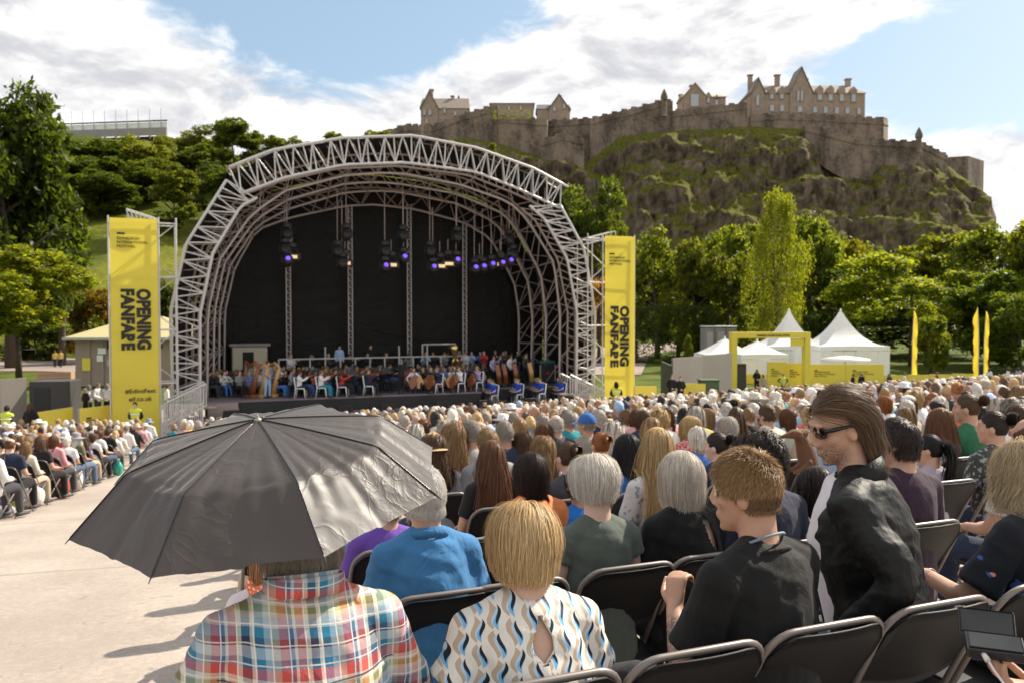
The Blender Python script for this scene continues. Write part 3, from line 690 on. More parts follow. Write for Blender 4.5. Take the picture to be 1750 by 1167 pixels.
# decks
def sbox(name, u_a, u_b, v_a, v_b, w_a, w_b, m, parent=None, bevel=0, **k):
    o = obj(name, box(BM(), (0, 0, 0), (u_b - u_a, v_b - v_a, w_b - w_a), bevel=bevel), m, parent, **k)
    o.location = stg((u_a + u_b) / 2, (v_a + v_b) / 2, (w_a + w_b) / 2); o.rotation_euler = (0, 0, SA); return o
W1 = 1.55
ua, ub = spx(350, 690, 0)[0], spx(822, 668, 0)[0]; uc = spx(1003, 686, 0)[0]
dk = empty('stage_deck', stg(ua, 0, 0), 0, 'two level black sided stage deck with a grey playing floor', 'stage')
def deck(name, *a, **k):
    o = sbox(name, *a, **k); o.parent = dk; o.matrix_parent_inverse = Matrix.Translation(dk.location).inverted(); return o
deck('floor', ua, ub, -.1, 6.5, W1 - .08, W1, DECK); deck('floor', ub + .003, uc + 1, 1.6, 6.5, W1 - .083, W1 - .003, DECK)
deck('fascia', ua, ub, -.04, 0, .4, W1 - .084, BLK); deck('fascia', ub + .003, uc + 1, 1.65, 1.7, .4, W1 - .09, BLK)
deck('apron', ua - .6, uc + .4, -1.7, -.043, W0 - .1, W0, DECK); deck('apron', ub + .003, uc + .4, -.04, 1.64, W0 - .103, W0 - .003, DECK)
deck('front_skirt', ua - .6, uc + .4, -1.74, -1.703, -.2, W0 - .12, BLK)
for i in range(3): deck('step', ua + .1, ua + 1.4, -.04 - .24 * (3 - i), -.045 - .24 * (2 - i), W0 + .003, W0 + .19 * (i + 1), ALUD)
for i in range(6): deck('riser', u0 + 1.5 + i * 3.2, u0 + 4.6 + i * 3.2, 4.2, 6.3, W1 + .003, W1 + .55, BLK)
for i, px in enumerate([395, 503, 590, 662, 755, 828, 905, 970]):
    u = spx(px, 700, -1.3)[0]; bm = BM()
    vs = [bm.verts.new(p) for p in ((-.33, -.22, 0), (.33, -.22, 0), (.33, .22, 0), (-.33, .22, 0), (-.33, -.12, .36), (.33, -.12, .36), (.33, .1, .36), (-.33, .1, .36))]
    for f in ((3, 2, 1, 0), (0, 1, 5, 4), (1, 2, 6, 5), (2, 3, 7, 6), (3, 0, 4, 7), (4, 5, 6, 7)): bm.faces.new([vs[k] for k in f])
    bmesh.ops.bevel(bm, geom=bm.edges[:], offset=.02, segments=1, affect='EDGES')
    t = obj('stage_monitor', bm, BLK, loc=stg(u, -1.3, W0), rot=(0, 0, SA))
    tag(t, f'black wedge monitor speaker on the front lip of the stage, {["leftmost", "second from the left", "third from the left", "fourth from the left", "fourth from the right", "third from the right", "second from the right", "rightmost"][i]}', 'speaker', 'wedge speakers along the stage lip')
    obj('grille', box(BM(), (0, -.175, .185), (.58, .02, .3), Matrix.Rotation(R(-15), 3, 'X')), DARK, t)
# railings and frames at the back of the stage
rl = empty('stage_railing', stg(0, 4, 0), 0, 'pale metal guard rail along the raised back of the orchestra', 'railing')
ra, rb_ = spx(476, 605, 4.1), spx(800, 600, 4.1)
for w_ in (W1 + .75, W1 + 1.6):
    o = obj('rail', tube(BM(), [stg(ra[0], 4.1, w_), stg(rb_[0], 4.1, w_)], .04, 6), ALU, rl); o.matrix_parent_inverse = Matrix.Translation(rl.location).inverted()
for i in range(14):
    u = ra[0] + (rb_[0] - ra[0]) * i / 13; o = obj('post', tube(BM(), [stg(u, 4.1, W1), stg(u, 4.1, W1 + (2.2 if i in (3, 8, 10) else 1.6))], .04, 6), ALU, rl); o.matrix_parent_inverse = Matrix.Translation(rl.location).inverted()
CREAM = plain('cream_panel', (.48, .42, .32), .6, var=.12, nscale=2)
ca, cb = spx(397, 630, 5.6), spx(457, 592, 5.6)
t = empty('opening_hut', stg((ca[0] + cb[0]) / 2, 5.9, W1), SA, 'cream hut with dark doorway in place of a bright backdrop opening, rear left', 'cabin')  # solid hut added for a bright building seen through the backdrop's opening
hw = (cb[0] - ca[0]) / 2; hh = cb[1] - W1
obj('wall', box(BM(), (0, 0, hh / 2), (2 * hw, .6, hh), bevel=.05), CREAM, t); obj('door', box(BM(), (-hw * .1, -.31, hh * .45), (hw * .62, .04, hh * .86)), DARK, t); obj('roof', box(BM(), (0, 0, hh + .08), (2 * hw + .3, .8, .14), bevel=.03), GREY, t)
fa, fb = spx(722, 612, 5.2), spx(778, 588, 5.2)
t = empty('scenery_frame', stg(fa[0], 5.2, W1), SA, 'open metal doorway frame behind the players right of centre', 'frame')
wd = fb[0] - fa[0]; obj('frame', tube(tube(tube(BM(), [(0, 0, 0), (0, 0, fb[1] - W1)], .05, 6), [(wd, 0, 0), (wd, 0, fb[1] - W1)], .05, 6), [(0, 0, fb[1] - W1), (wd, 0, fb[1] - W1)], .05, 6), ALU, t)
# side stairs with railings at both ends
def side_stairs(pa, pb, v_, label):
    (ua_, wa), (ub_, wb) = spx(*pa, v_), spx(*pb, v_); t = empty('side_stairs', stg(ua_, v_, 0), SA, label, 'stairs'); L = ub_ - ua_
    for i in range(7): obj('step', box(BM(), (L * (i + .5) / 7, .6, wa + (wb - wa) * (i + .5) / 7 - 1.0), (abs(L) / 7 + .05, 1.1, .06)), ALUD, t)
    for y_ in (0, 1.2):
        obj('handrail', tube(BM(), [(0, y_, wa), (L, y_, wb)], .045, 6), ALU, t); obj('lower_rail', tube(BM(), [(0, y_, wa - .95), (L, y_, wb - .95)], .04, 6), ALU, t)
        for i in range(15):
            k = i / 14; obj('baluster', tube(BM(), [(L * k, y_, wa + (wb - wa) * k - .95), (L * k, y_, wa + (wb - wa) * k)], .022, 5), ALU, t)
    obj('landing', box(BM(), (L * 1.12, .6, wb - 1.02), (abs(L) * .25, 1.2, .08)), ALUD, t)
side_stairs((281, 690), (352, 655), -1.9, 'metal stairs with barred railing at the left foot of the stage arch')
side_stairs((1033, 668), (975, 640), -1.2, 'metal stairs with pale sloping handrail at the right end of the stage')
for i, (x0_, x1_) in enumerate([(276, 310), (312, 346)]):
    ua_, ub_ = spx(x0_, 700, -2.6)[0], spx(x1_, 700, -2.6)[0]; t = empty('crowd_barrier', stg(ua_, -2.6, 0), SA, ['barred metal crowd barrier left of the left stage stairs', 'barred metal crowd barrier in front of the left stage stairs'][i], 'barrier', 'barred barriers at the left stage stairs')
    zt = spx(x0_, 692, -2.6)[1]
    obj('frame', tube(BM(), [(0, 0, .3), (ub_ - ua_, 0, .3), (ub_ - ua_, 0, zt), (0, 0, zt)], .035, 6, closed=True), ALU, t)
    for k in range(1, 10): obj('bar', tube(BM(), [((ub_ - ua_) * k / 10, 0, .3), ((ub_ - ua_) * k / 10, 0, zt)], .018, 5), ALU, t)
# stage lights
m, nt, b = new_mat('violet_lens'); b.inputs['Base Color'].default_value = (.1, .05, .5, 1); b.inputs['Emission Color'].default_value = (.16, .07, 1, 1); b.inputs['Emission Strength'].default_value = 1.0; VIOLET = m
m, nt, b = new_mat('amber_lamp'); b.inputs['Base Color'].default_value = (.8, .6, .3, 1); b.inputs['Emission Color'].default_value = (1, .72, .35, 1); b.inputs['Emission Strength'].default_value = .3; AMBER = m
nl_ = {}
def hang(px, y, v_, label, kind):
    u, w_ = spx(px, y, v_); t = empty('stage_light', stg(u, v_, w_), SA, label, 'stage light', 'stage lights hung under the canopy')
    obj('cable', tube(BM(), [(0, .05, .55), (0, .05, 3.2 if kind != 'bar' else 1.2)], .02, 5), ALUD, t)
    obj('clamp', lathe(BM(), [(.1, .35), (.24, .38), (.24, .55), (.1, .62)], 10), BLK, t)
    obj('yoke', tube(BM(), [(-.27, 0, -.1), (-.27, 0, .3), (.27, 0, .3), (.27, 0, -.1)], .035, 6), BLK, t)
    if kind == 'bar':
        obj('housing', box(BM(), (0, 0, -.1), (.78, .3, .34), bevel=.03), BLK, t); obj('lens', box(BM(), (0, -.155, -.1), (.46, .02, .16)), AMBER, t)
    else:
        rot = Matrix.Rotation(R(62), 3, 'X'); bm = lathe(BM(), [(.12, -.32), (.24, -.2), (.26, .1), (.24, .3)], 12)
        for q in bm.verts: q.co = rot @ q.co
        obj('housing', bm, BLK, t, True); bm = lathe(BM(), [(.115, .302), (.115, .315)], 12)
        for q in bm.verts: q.co = rot @ q.co
        obj('lens', bm, VIOLET if kind == 'violet' else DARK, t)
for i, (px, y, kind) in enumerate([(490, 402, 'dark'), (487, 428, 'dark'), (491, 447, 'violet'), (499, 436, 'bar'), (592, 403, 'dark'), (577, 432, 'dark'), (585, 452, 'dark'), (590, 447, 'bar'), (658, 458, 'violet'), (669, 450, 'bar'), (658, 432, 'dark'), (689, 405, 'dark'), (690, 443, 'violet'),
    (740, 460, 'violet'), (752, 452, 'bar'), (766, 448, 'bar'), (735, 432, 'dark'), (781, 407, 'dark'), (780, 448, 'violet'), (811, 461, 'violet'), (820, 455, 'bar'), (825, 459, 'violet'), (840, 455, 'violet'), (855, 449, 'bar'), (857, 453, 'violet'), (871, 449, 'violet'), (870, 412, 'dark'), (877, 437, 'dark')]):
    nl_[kind] = nl_.get(kind, 0) + 1; cl_ = 'far left' if px < 520 else 'second' if px < 620 else 'middle' if px < 720 else 'fourth' if px < 790 else 'far right'
    hang(px, y, 2.6, {'dark': 'unlit black hanging lamp', 'violet': 'hanging lamp with violet lens', 'bar': 'black amber lit floodlight'}[kind] + f' in the {cl_} cluster' + f', {["first", "second", "third", "fourth", "fifth", "sixth", "seventh", "eighth", "ninth", "tenth", "eleventh", "twelfth", "thirteenth", "last"][min(13, nl_[kind] - 1)]} of its sort', kind)

# ================================================================ banner towers
m, nt, b = new_mat('yellow_mesh_banner'); v = coords(nt); n1 = noi(nt, v, .8, 3)
setcol(nt, b, scale_col(nt, (.82, .67, .085), n1 * .15 + .92)); b.inputs['Roughness'].default_value = .6; bump(nt, b, noi(nt, v, 1.6, 2), .25, .1)
thin(nt, b, (.88, .74, .09), .45); YEL = m
PRINT = plain('black_print', (.018, .016, .014), .7, var=.1)
def text_mesh(s, size, bold=.0, align='LEFT', spacing=1.0):
    cu = bpy.data.curves.new('text', 'FONT'); cu.body = s; cu.size = size; cu.offset = bold; cu.align_x = align; cu.extrude = .004; cu.space_character = spacing; cu.space_line = .82
    o = bpy.data.objects.new('text', cu); C.objects.link(o); dg = bpy.context.evaluated_depsgraph_get()
    me = bpy.data.meshes.new_from_object(o.evaluated_get(dg)); bpy.data.objects.remove(o); bpy.data.curves.remove(cu); return me
def lettering(parent, s, x, z, w_, h, y=-.02, rot=0, bold=.03, align='LEFT', m=None, name='lettering'):
    """print fitted into a box w_ x h whose lower left (before turning) sits at x, z on the upright face"""
    me = text_mesh(s, 1, bold, align, 1.05); co = np.array([v.co for v in me.vertices]); lo, hi = co.min(0), co.max(0)
    for v in me.vertices:
        a = (v.co.x - lo[0]) / (hi[0] - lo[0]) * w_; c = (v.co.y - lo[1]) / (hi[1] - lo[1]) * h
        if rot: a, c = c, -a                       # quarter turn clockwise: reads downwards
        v.co = (x + a, y - v.co.z, z + c)
    me.materials.clear(); me.materials.append(m or PRINT)
    return mesh_obj(name, me, None, parent)
def banner_tower(pl, pr, ptop, v_, label, side, pix):
    (uL, wT), (uR, _) = spx(pl, ptop, v_), spx(pr, ptop, v_); Wd = uR - uL; base = stg(uL, v_, 0)
    t = empty('banner_tower', base, SA, label, 'banner tower', 'yellow banner towers beside the stage')
    cols = np.linspace(0, Wd, 14); zs = np.linspace(.35, wT, 50)
    V = [(c_, .012 * math.sin(z_ * 1.5 + c_) * math.sin(math.pi * c_ / Wd), z_) for c_ in cols for z_ in zs]
    mesh_obj('banner', np_mesh('banner', V, grid_faces(14, 50), True), YEL, t)
    k = 1 / ((pr - pl) / Wd)
    for y_ in (.12, 1.3):
        for x_ in (-.06, Wd + .06, ) + ((Wd + .75,) if side == 'L' else (-.95,)): obj('standard', tube(BM(), [(x_, y_, 0), (x_, y_, wT + (.1 if y_ < 1 else -.1))], .035, 6), ALU, t)
    e = (0 - .06, Wd + .75) if side == 'L' else (-.95, Wd + .06)
    nl = int(wT / 2.0)
    for i in range(nl + 1):
        z_ = .3 + i * (wT - .45) / nl; obj('ledger', tube(BM(), [(e[0], .12, z_), (e[1], .12, z_)], .03, 6), ALU, t); obj('ledger', tube(BM(), [(e[0], 1.3, z_), (e[1], 1.3, z_)], .03, 6), ALU, t)
        for x_ in e: obj('transom', tube(BM(), [(x_, .12, z_), (x_, 1.3, z_)], .03, 6), ALU, t)
        if i < nl:
            z2 = z_ + (wT - .45) / nl; xx = e if i % 2 else e[::-1]
            obj('diagonal', tube(BM(), [(xx[0], .16, z_), (xx[1], .16, z2)], .025, 6), ALU, t); obj('diagonal', tube(BM(), [(xx[1], 1.34, z_), (xx[0], 1.34, z2)], .025, 6), ALU, t)
    a = (.7, 1.35) if side == 'L' else (-.5, .9); bm = BM()
    for y_ in (.3, .9):
        P = [(Wd * a[0] - (0 if side == 'L' else .8), y_, wT + .05), (Wd * a[0] + (.6 if side == 'L' else 1.2), y_, wT + .45 if side == 'R' else wT + .12)]
        P = [(Wd * .35, y_, wT + .42), (Wd * 1.0, y_, wT + .05)] if side == 'L' else [(-.9, y_, wT - .15), (.75, y_, wT + .28)]
        tube(bm, P, .03, 6); tube(bm, [(p[0], p[1], p[2] - .3) for p in P], .03, 6)
        for i in range(8):
            q = Vector(P[0]).lerp(Vector(P[1]), i / 7); tube(bm, [q, q + Vector((0.08, 0, -.3))], .022, 5)
    stuff(obj('top_truss', bm, ALU, t))
    X = lambda p: (p - pl) * k
    Zr = lambda q: wT - (q - ptop) * k
    for s, x0_, x1_, y0_, y1_ in pix['big']: lettering(t, s, X(x0_), Zr(y0_), Zr(y0_) - Zr(y1_), X(x1_) - X(x0_), rot=1, bold=.06, y=-.045)
    x0_, x1_, y0_, y1_ = pix['small']; hh = (Zr(y0_) - Zr(y1_))
    obj('logo_bar', box(BM(), (X(x0_) + .15, -.04, Zr(y0_) + .12), (.3, .01, .08)), PRINT, t)
    for j, s in enumerate(['EDINBURGH', 'INTERNATIONAL', 'FESTIVAL']): lettering(t, s, X(x0_), Zr(y0_) - hh * (j + .8) / 3, (X(x1_) - X(x0_)) * [.72, 1, .6][j], hh * .22, bold=.02, y=-.05)
    if 'low' in pix:
        x0_, x1_, y0_, y1_ = pix['low']; hh = Zr(y0_) - Zr(y1_); lettering(t, '#EdIntFest', X(x0_), Zr(y0_) - hh * .4, X(x1_) - X(x0_), hh * .36, bold=.02, y=-.045); lettering(t, 'eif.co.uk', X(x0_) + .15, Zr(y1_), (X(x1_) - X(x0_)) * .75, hh * .36, bold=.02, y=-.045)
    return t
banner_tower(187, 268, 372, -1.6, 'tall yellow banner tower left of the stage, printed OPENING FANFARE', 'L', {'big': [('OPENING', 230.5, 256, 503, 616), ('FANFARE', 204, 228, 503, 617)], 'small': (199, 252, 406, 428), 'low': (209, 262, 688, 712)})
banner_tower(1034, 1085, 403, -1.0, 'tall yellow banner tower right of the stage, printed OPENING FANFARE', 'R', {'big': [('OPENING', 1059, 1075, 507, 597), ('FANFARE', 1043, 1057, 507, 598)], 'small': (1041, 1077, 433, 447)})

# ================================================================ things round the stage
YB = plain('yellow_panel', (.78, .62, .075), .5, var=.06)
def panel_row(name, label, pa, pb, Y0, Y1, npan, text=None, group=None, h=None):
    """upright panels from pixel (x, top row) to (x, top row), standing on the ground"""
    A_, B_ = at(pa[0], pa[1], Y0), at(pb[0], pb[1], Y1); d = B_ - A_; L = math.hypot(d.x, d.y); zg = max(0, ground(A_.x, A_.y))
    t = empty(name, (A_.x, A_.y, zg), math.atan2(d.y, d.x), label, 'barrier', group)
    for i in range(npan):
        ht = A_.z + d.z * (i + .5) / npan - zg; obj('panel', box(BM(), (L * (i + .5) / npan, 0, ht / 2 + .02), (L / npan - .02, .05, ht - .04), bevel=.008), YB, t)
        obj('post', box(BM(), (L * i / npan, .06, ht / 2), (.05, .05, ht)), STEEL, t)
        if text:
            hh = min(ht * .5, .55); x0 = L * i / npan + L / npan * .18
            obj('logo_bar', box(BM(), (x0 + .12, -.03, ht * .72), (.24, .01, .07)), PRINT, t)
            for j, s in enumerate(['EDINBURGH', 'INTERNATIONAL', 'FESTIVAL']): lettering(t, s, x0, ht * .62 - j * .16, L / npan * [.4, .55, .33][j], .1, y=-.03, bold=.02)
    return t
panel_row('barrier_panel', 'plain yellow barrier panel at the left below the dark boxes', (62, 700), (124, 699), 34, 36, 1, group='yellow barriers near the left block')
panel_row('barrier_panel', 'yellow barrier panel with black print left of the tall left banner', (136, 697), (193, 692), 35.5, 37, 1, True, group='yellow barriers near the left block')
panel_row('barrier_panel', 'small yellow barrier beside the foot of the right banner', (1084, 657), (1122, 662), 45, 45, 1, True)
panel_row('barrier_panel', 'plain yellow barrier in front of the grey hoarding', (1168, 655), (1206, 655), 52, 52, 1)
panel_row('barrier_panel', 'printed yellow wall of two panels inside the yellow gate', (1312, 617), (1376, 621), 64, 64, 2, True)
panel_row('barrier_panel', 'long printed yellow wall right of the yellow gate in front of the pagodas', (1380, 622), (1511, 622), 66, 66, 2, True)
panel_row('barrier_panel', 'low yellow barrier run between the pagodas and the flags', (1512, 641), (1668, 638), 66, 64, 4)
panel_row('barrier_panel', 'low yellow barrier behind the dark box inside the gate', (1262, 637), (1312, 640), 68, 68, 1)
HOARD = plain('grey_hoarding', (.24, .215, .19), .7, var=.08, nscale=.4); CHAR = plain('charcoal_board', (.045, .042, .042), .6, var=.1)
t = empty('hoarding', on_ground(1131, 674), 0, 'stepped grey site hoarding right of the right banner', 'hoarding')
for i, (x0_, x1_, yt, y0_, y1_) in enumerate([(1131, 1149, 617, 58, 53), (1149, 1176, 612, 53, 54.5), (1176, 1200, 610, 54.5, 56), (1200, 1226, 607, 56, 57.5), (1226, 1250, 605, 57.5, 59)]):
    A_, B_ = at(x0_, yt, y0_), at(x1_, yt, y1_); bm = BM(); bar(bm, (A_.x, A_.y, A_.z / 2), (B_.x, B_.y, A_.z / 2), .12, A_.z); o = obj('board', bm, HOARD if i else CHAR, t); o.matrix_parent_inverse = Matrix.Translation(t.location).inverted()
t = empty('hoarding', on_ground(5, 715), 0, 'grey board hoarding at the left edge below the tree', 'hoarding')
for x0_, x1_ in ((-60, -2), (-1, 44)):
    A_, B_ = at(x0_, 648, 40), at(x1_, 650, 41); bm = BM(); bar(bm, (A_.x, A_.y, A_.z / 2), (B_.x, B_.y, A_.z / 2), .12, A_.z); o = obj('board', bm, HOARD, t); o.matrix_parent_inverse = Matrix.Translation(t.location).inverted()
A_ = at(76, 652, 41); t = empty('dark_cabin', (A_.x, 42, 0), .1, 'charcoal box cabin beside the left hoarding', 'cabin')
obj('wall', box(BM(), (0, 0, A_.z / 2), (1.75, 1.6, A_.z), bevel=.02), CHAR, t); obj('door', box(BM(), (-.3, -.815, A_.z * .45), (.7, .03, A_.z * .85)), BLK, t)
WOOD = plain('raw_wood', (.40, .25, .14), .75, var=.25, nscale=3)
for i, (px, yt, w_) in enumerate([(76, 637, 1.1), (101, 636, .8)]):
    p = at(px, yt + 7, 44); t = empty('wooden_crate', (p.x, 44.6, p.z - .3), .1, ['wide raw wood crate stacked behind the charcoal cabin', 'narrow raw wood crate stacked at the right corner of the charcoal cabin'][i], 'crate')
    for j in range(3): obj('plank', box(BM(), (0, -.3, .1 + j * .17), (w_, .03, .15)), WOOD, t)
    obj('body', box(BM(), (0, 0, .24), (w_ - .05, .55, .46)), WOOD, t); obj('pallet', box(BM(), (0, 0, -p.z / 2 + .1), (w_ - .1, .5, p.z - .3)), WOOD, t)
# park pavilion
A_, B_ = at(128, 577, 66), at(330, 574, 66); t = empty('park_pavilion', (A_.x, 66, 0), R(4), 'low park pavilion with hipped yellow-grey roof behind the left banner', 'building')
L = B_.x - A_.x; hp = A_.z; PAV = plain('pavilion_render', (.33, .255, .20), .8, var=.12, nscale=.6); ROOFM = plain('pavilion_roof', (.46, .40, .2), .6, var=.12, nscale=.5)
obj('wall', box(BM(), (L / 2, 3, hp / 2), (L, 6, hp)), PAV, t)
bm = BM(); zt = at(240, 541, 69).z; vs = [bm.verts.new(p) for p in ((-.6, -.6, hp), (L + .6, -.6, hp), (L + .6, 6.6, hp), (-.6, 6.6, hp), (3.4, 3, zt), (L - 3.4, 3, zt))]
for f in ((0, 1, 5, 4), (2, 3, 4, 5), (1, 2, 5), (3, 0, 4), (3, 2, 1, 0)): bm.faces.new([vs[k] for k in f])
obj('roof', bm, ROOFM, t); obj('gutter', box(BM(), (L / 2, -.68, hp - .08), (L + 1.3, .1, .2)), STEEL, t)
for x_, w_ in ((2.0, .35), (4.2, .35), (1.0, .35)): obj('pilaster', box(BM(), (x_, -.04, hp / 2), (w_ * .6, .12, hp - .1)), PAV, t)
obj('window', box(BM(), (2.9, -.03, hp - .55), (1.1, .1, .55)), DARK, t); obj('window', box(BM(), (5.9, -.03, hp - .55), (1.0, .1, .55)), DARK, t)
for x_, z_, w_, h_, mm in ((.85, 1.65, .6, .95, YB), (1.85, 2.1, .45, .5, WHITE), (2.0, 2.65, .6, .45, WHITE), (2.9, 1.75, 1.1, .5, STEEL), (3.6, 2.1, .4, .4, WHITE)): obj('notice', box(BM(), (x_, -.13, z_), (w_, .03, h_), bevel=.01), mm, t)
# two people's lawn goal frame, lamp, litter
A_ = on_ground(33, 615); t = empty('goal_frame', (A_.x, A_.y, 0), .05, 'small white goal frame on the lawn behind the left tree', 'goal'); obj('frame', tube(BM(), [(0, 0, 0), (0, 0, 1.25), (1.9, 0, 1.25), (1.9, 0, 0)], .05, 6), WHITE, t); obj('net', box(BM(), (.95, .5, .6), (1.8, .04, 1.15)), DARK, t)
# tents
TENT = plain('white_tent', (.80, .79, .78), .55, var=.03, nscale=.5, bmp=.2, bscale=1.2)
m, nt, b = new_mat('tent_roof'); b.inputs['Base Color'].default_value = (.82, .81, .80, 1); b.inputs['Roughness'].default_value = .5; thin(nt, b, (.85, .84, .82), .3); TROOF = m
def tent(px_a, px_b, y_eave, y_base, px_ap, y_ap, Y, label, curve=2.2, side=True, name='pagoda_tent'):
    A_, B_ = at(px_a, y_eave, Y), at(px_b, y_eave, Y); Wd = B_.x - A_.x; he = A_.z; ha = at(px_ap, y_ap, Y + Wd / 2).z
    t = empty(name, ((A_.x + B_.x) / 2, Y + Wd / 2, 0), .06, label, 'tent')
    V = []; nk = 12
    for k in range(nk + 1):
        f = k / nk; r = (1 - f) * Wd / 2 + .06 * f; z_ = he + (ha - he) * f ** curve
        ring = []
        for s in range(4):
            a0, a1 = [(-1, -1), (1, -1), (1, 1), (-1, 1)][s], [(-1, -1), (1, -1), (1, 1), (-1, 1)][(s + 1) % 4]
            for j in range(5): q = j / 5; ring.append(((a0[0] + (a1[0] - a0[0]) * q) * r, (a0[1] + (a1[1] - a0[1]) * q) * r, z_ - .0 + .05 * (1 - f) * math.sin(math.pi * q)))
        V += ring
    Q = [(k * 20 + j, k * 20 + (j + 1) % 20, (k + 1) * 20 + (j + 1) % 20, (k + 1) * 20 + j) for k in range(nk) for j in range(20)]
    mesh_obj('roof', np_mesh('roof', V, Q), TROOF, t)
    obj('finial', lathe(BM(), [(.09, -.1), (.09, .12), (.02, .2)], 8, (0, 0, ha)), TENT, t)
    h = Wd / 2
    for sx in (-1, 1):
        for sy in (-1, 1): obj('leg', box(BM(), (sx * (h - .04), sy * (h - .04), he / 2), (.09, .09, he)), WHITE, t)
    for sx, sy, ax in ((0, -1, 0), (0, 1, 0), (-1, 0, 1), (1, 0, 1)): obj('valance', box(BM(), (sx * (h + .01), sy * (h + .01), he - .16), (Wd if ax == 0 else .03, Wd if ax else .03, .34)), TENT, t)
    if side:
        for i in range(6): obj('wall_panel', box(BM(), (-h + Wd * (i + .5) / 6, -h + .03, he / 2 - .18), (Wd / 6 - .03, .03, he - .4)), TENT, t)
        obj('side_wall', box(BM(), (h - .06, 0, he / 2 - .18), (.03, Wd - .2, he - .4)), TENT, t); obj('side_wall', box(BM(), (-h + .06, 0, he / 2 - .18), (.03, Wd - .2, he - .4)), TENT, t)
    return t
tent(1398, 1519, 592, 655, 1443, 532, 72, 'right white pagoda tent with tall pointed peak'); tent(1310, 1420, 592, 655, 1370, 531, 80, 'left white pagoda tent with tall pointed peak')
tent(1206, 1292, 607, 655, 1258, 578, 78, 'low white gazebo tent at the left of the tent group', 1.25, True, 'gazebo_tent'); tent(1264, 1346, 606, 655, 1300, 583, 70, 'low white gazebo tent inside the yellow gate', 1.3, True, 'gazebo_tent')
t = empty('parasol', on_ground(1457, 662) * 1, 0, 'flat white parasol in front of the right pagoda', 'parasol'); t.location = (at(1445, 610, 68).x, 68, 0); zz = at(1445, 610, 68).z
obj('canopy', lathe(BM(), [(1.85, -.3), (1.8, -.12), (1.0, .0), (.05, .12)], 16, (0, 0, zz)), TROOF, t, True); obj('pole', tube(BM(), [(0, 0, 0), (0, 0, zz)], .04, 6), STEEL, t)
# gate
A_, B_ = at(1253, 568, 62), at(1380, 570, 63); t = empty('festival_gate', (A_.x, 62, 0), math.atan2(1, B_.x - A_.x), 'yellow timber gate frame in front of the white tents', 'gate'); L = B_.x - A_.x; z_ = A_.z
for x_ in (0, L): obj('post', box(BM(), (x_, 0, z_ / 2), (.42, .5, z_), bevel=.01), YB, t)
obj('beam', box(BM(), (L / 2, 0, z_ - .2), (L - .43, .5, .42), bevel=.01), YB, t); obj('corner_panel', box(BM(), (L - .75, -.1, z_ - .72), (1.0, .1, .58)), YB, t); lettering(t, 'EDINBURGH INTERNATIONAL FESTIVAL', L * .3, z_ - .3, L * .45, .14, y=-.27, bold=.02)
for i, px in enumerate((1209, 1228, 1247)):
    A_ = at(px, 558, 95); t = empty('portable_toilet', (A_.x, 95, 0), .3, f'grey portable toilet on the far side of the lawn, {["left", "middle", "right"][i]} one of three', 'toilet', 'portable toilets beyond the lawn')
    obj('cabin', box(BM(), (0, 0, 1.05 * A_.z / 2.2), (1.12, 1.12, A_.z - .15), bevel=.04), GREY, t); obj('door', box(BM(), (0, -.58, A_.z * .46), (.75, .03, A_.z * .8), bevel=.01), STEEL, t); obj('roof', box(BM(), (0, 0, A_.z), (1.2, 1.2, .14), bevel=.05), WHITE, t)
A_ = at(1270, 622, 63); t = empty('dark_cabin', (A_.x, 64, 0), .1, 'tall dark brown box just inside the yellow gate', 'cabin'); obj('wall', box(BM(), (0, 0, A_.z / 2), (.75, .8, A_.z), bevel=.02), plain('brown_board', (.04, .03, .025), .7), t); obj('door', box(BM(), (0, -.42, A_.z / 2 - .1), (.55, .03, A_.z * .85)), CHAR, t)
GREEN = plain('green_plastic', (.06, .10, .05), .5)
A_ = at(1214, 650, 52); t = empty('wheeled_bin', (A_.x, 52.5, 0), .1, 'dark green wheeled bin in front of the grey hoarding', 'bin'); obj('body', box(BM(), (0, 0, A_.z / 2), (1.1, .8, A_.z - .1), bevel=.05), GREEN, t); obj('lid', box(BM(), (0, 0, A_.z), (1.18, .9, .1), bevel=.04), GREEN, t)
# flags
FLAG = plain('orange_flag', (.75, .33, .05), .6, var=.1)
m, nt, b = new_mat('yellow_orange_flag'); v = coords(nt); x, y, z = sepxyz(nt, v); c = mixc(nt, (noi(nt, v, .5, 2)).ss(.52, .7), (.85, .62, .05), (.85, .38, .10)); setcol(nt, b, c); thin(nt, b, c, .5); FLAG = m
for px, yt, yb, Y, w_, lean, lab in [(1564, 530, 660, 66, .40, .35, 'single tall feather flag right of the pagodas'), (1668, 525, 660, 62, -.42, -.5, 'tall yellow feather flag, left of the pair'), (1688, 531, 655, 66, .36, .45, 'tall orange feather flag, right of the pair')]:
    A_ = at(px, yt, Y); t = empty('feather_flag', (A_.x - lean * .5, Y, 0), 0, lab + ' at right', 'flag', 'feather flags at right'); h = A_.z
    obj('pole', tube(BM(), [(0, 0, 0), (0, 0, h * .6), (lean * .25, 0, h)], [.035, .025, .012], 6), STEEL, t)
    V = []; nz2 = 30
    for k in range(nz2):
        z_ = h * (.16 + .84 * k / (nz2 - 1)); x0 = lean * .25 * max(0, (z_ / h - .6) / .4) ** 2
        for j in range(6): q = j / 5; V.append((x0 + q * w_ * (.5 + .5 * math.sin(k * 1.7) * .10 + .4) * min(1, (nz2 - k) / 5), .05 * math.sin(k * .7 + q * 3) * q, z_ - .15 * q))
    mesh_obj('cloth', np_mesh('cloth', V, grid_faces(nz2, 6), True), FLAG, t)
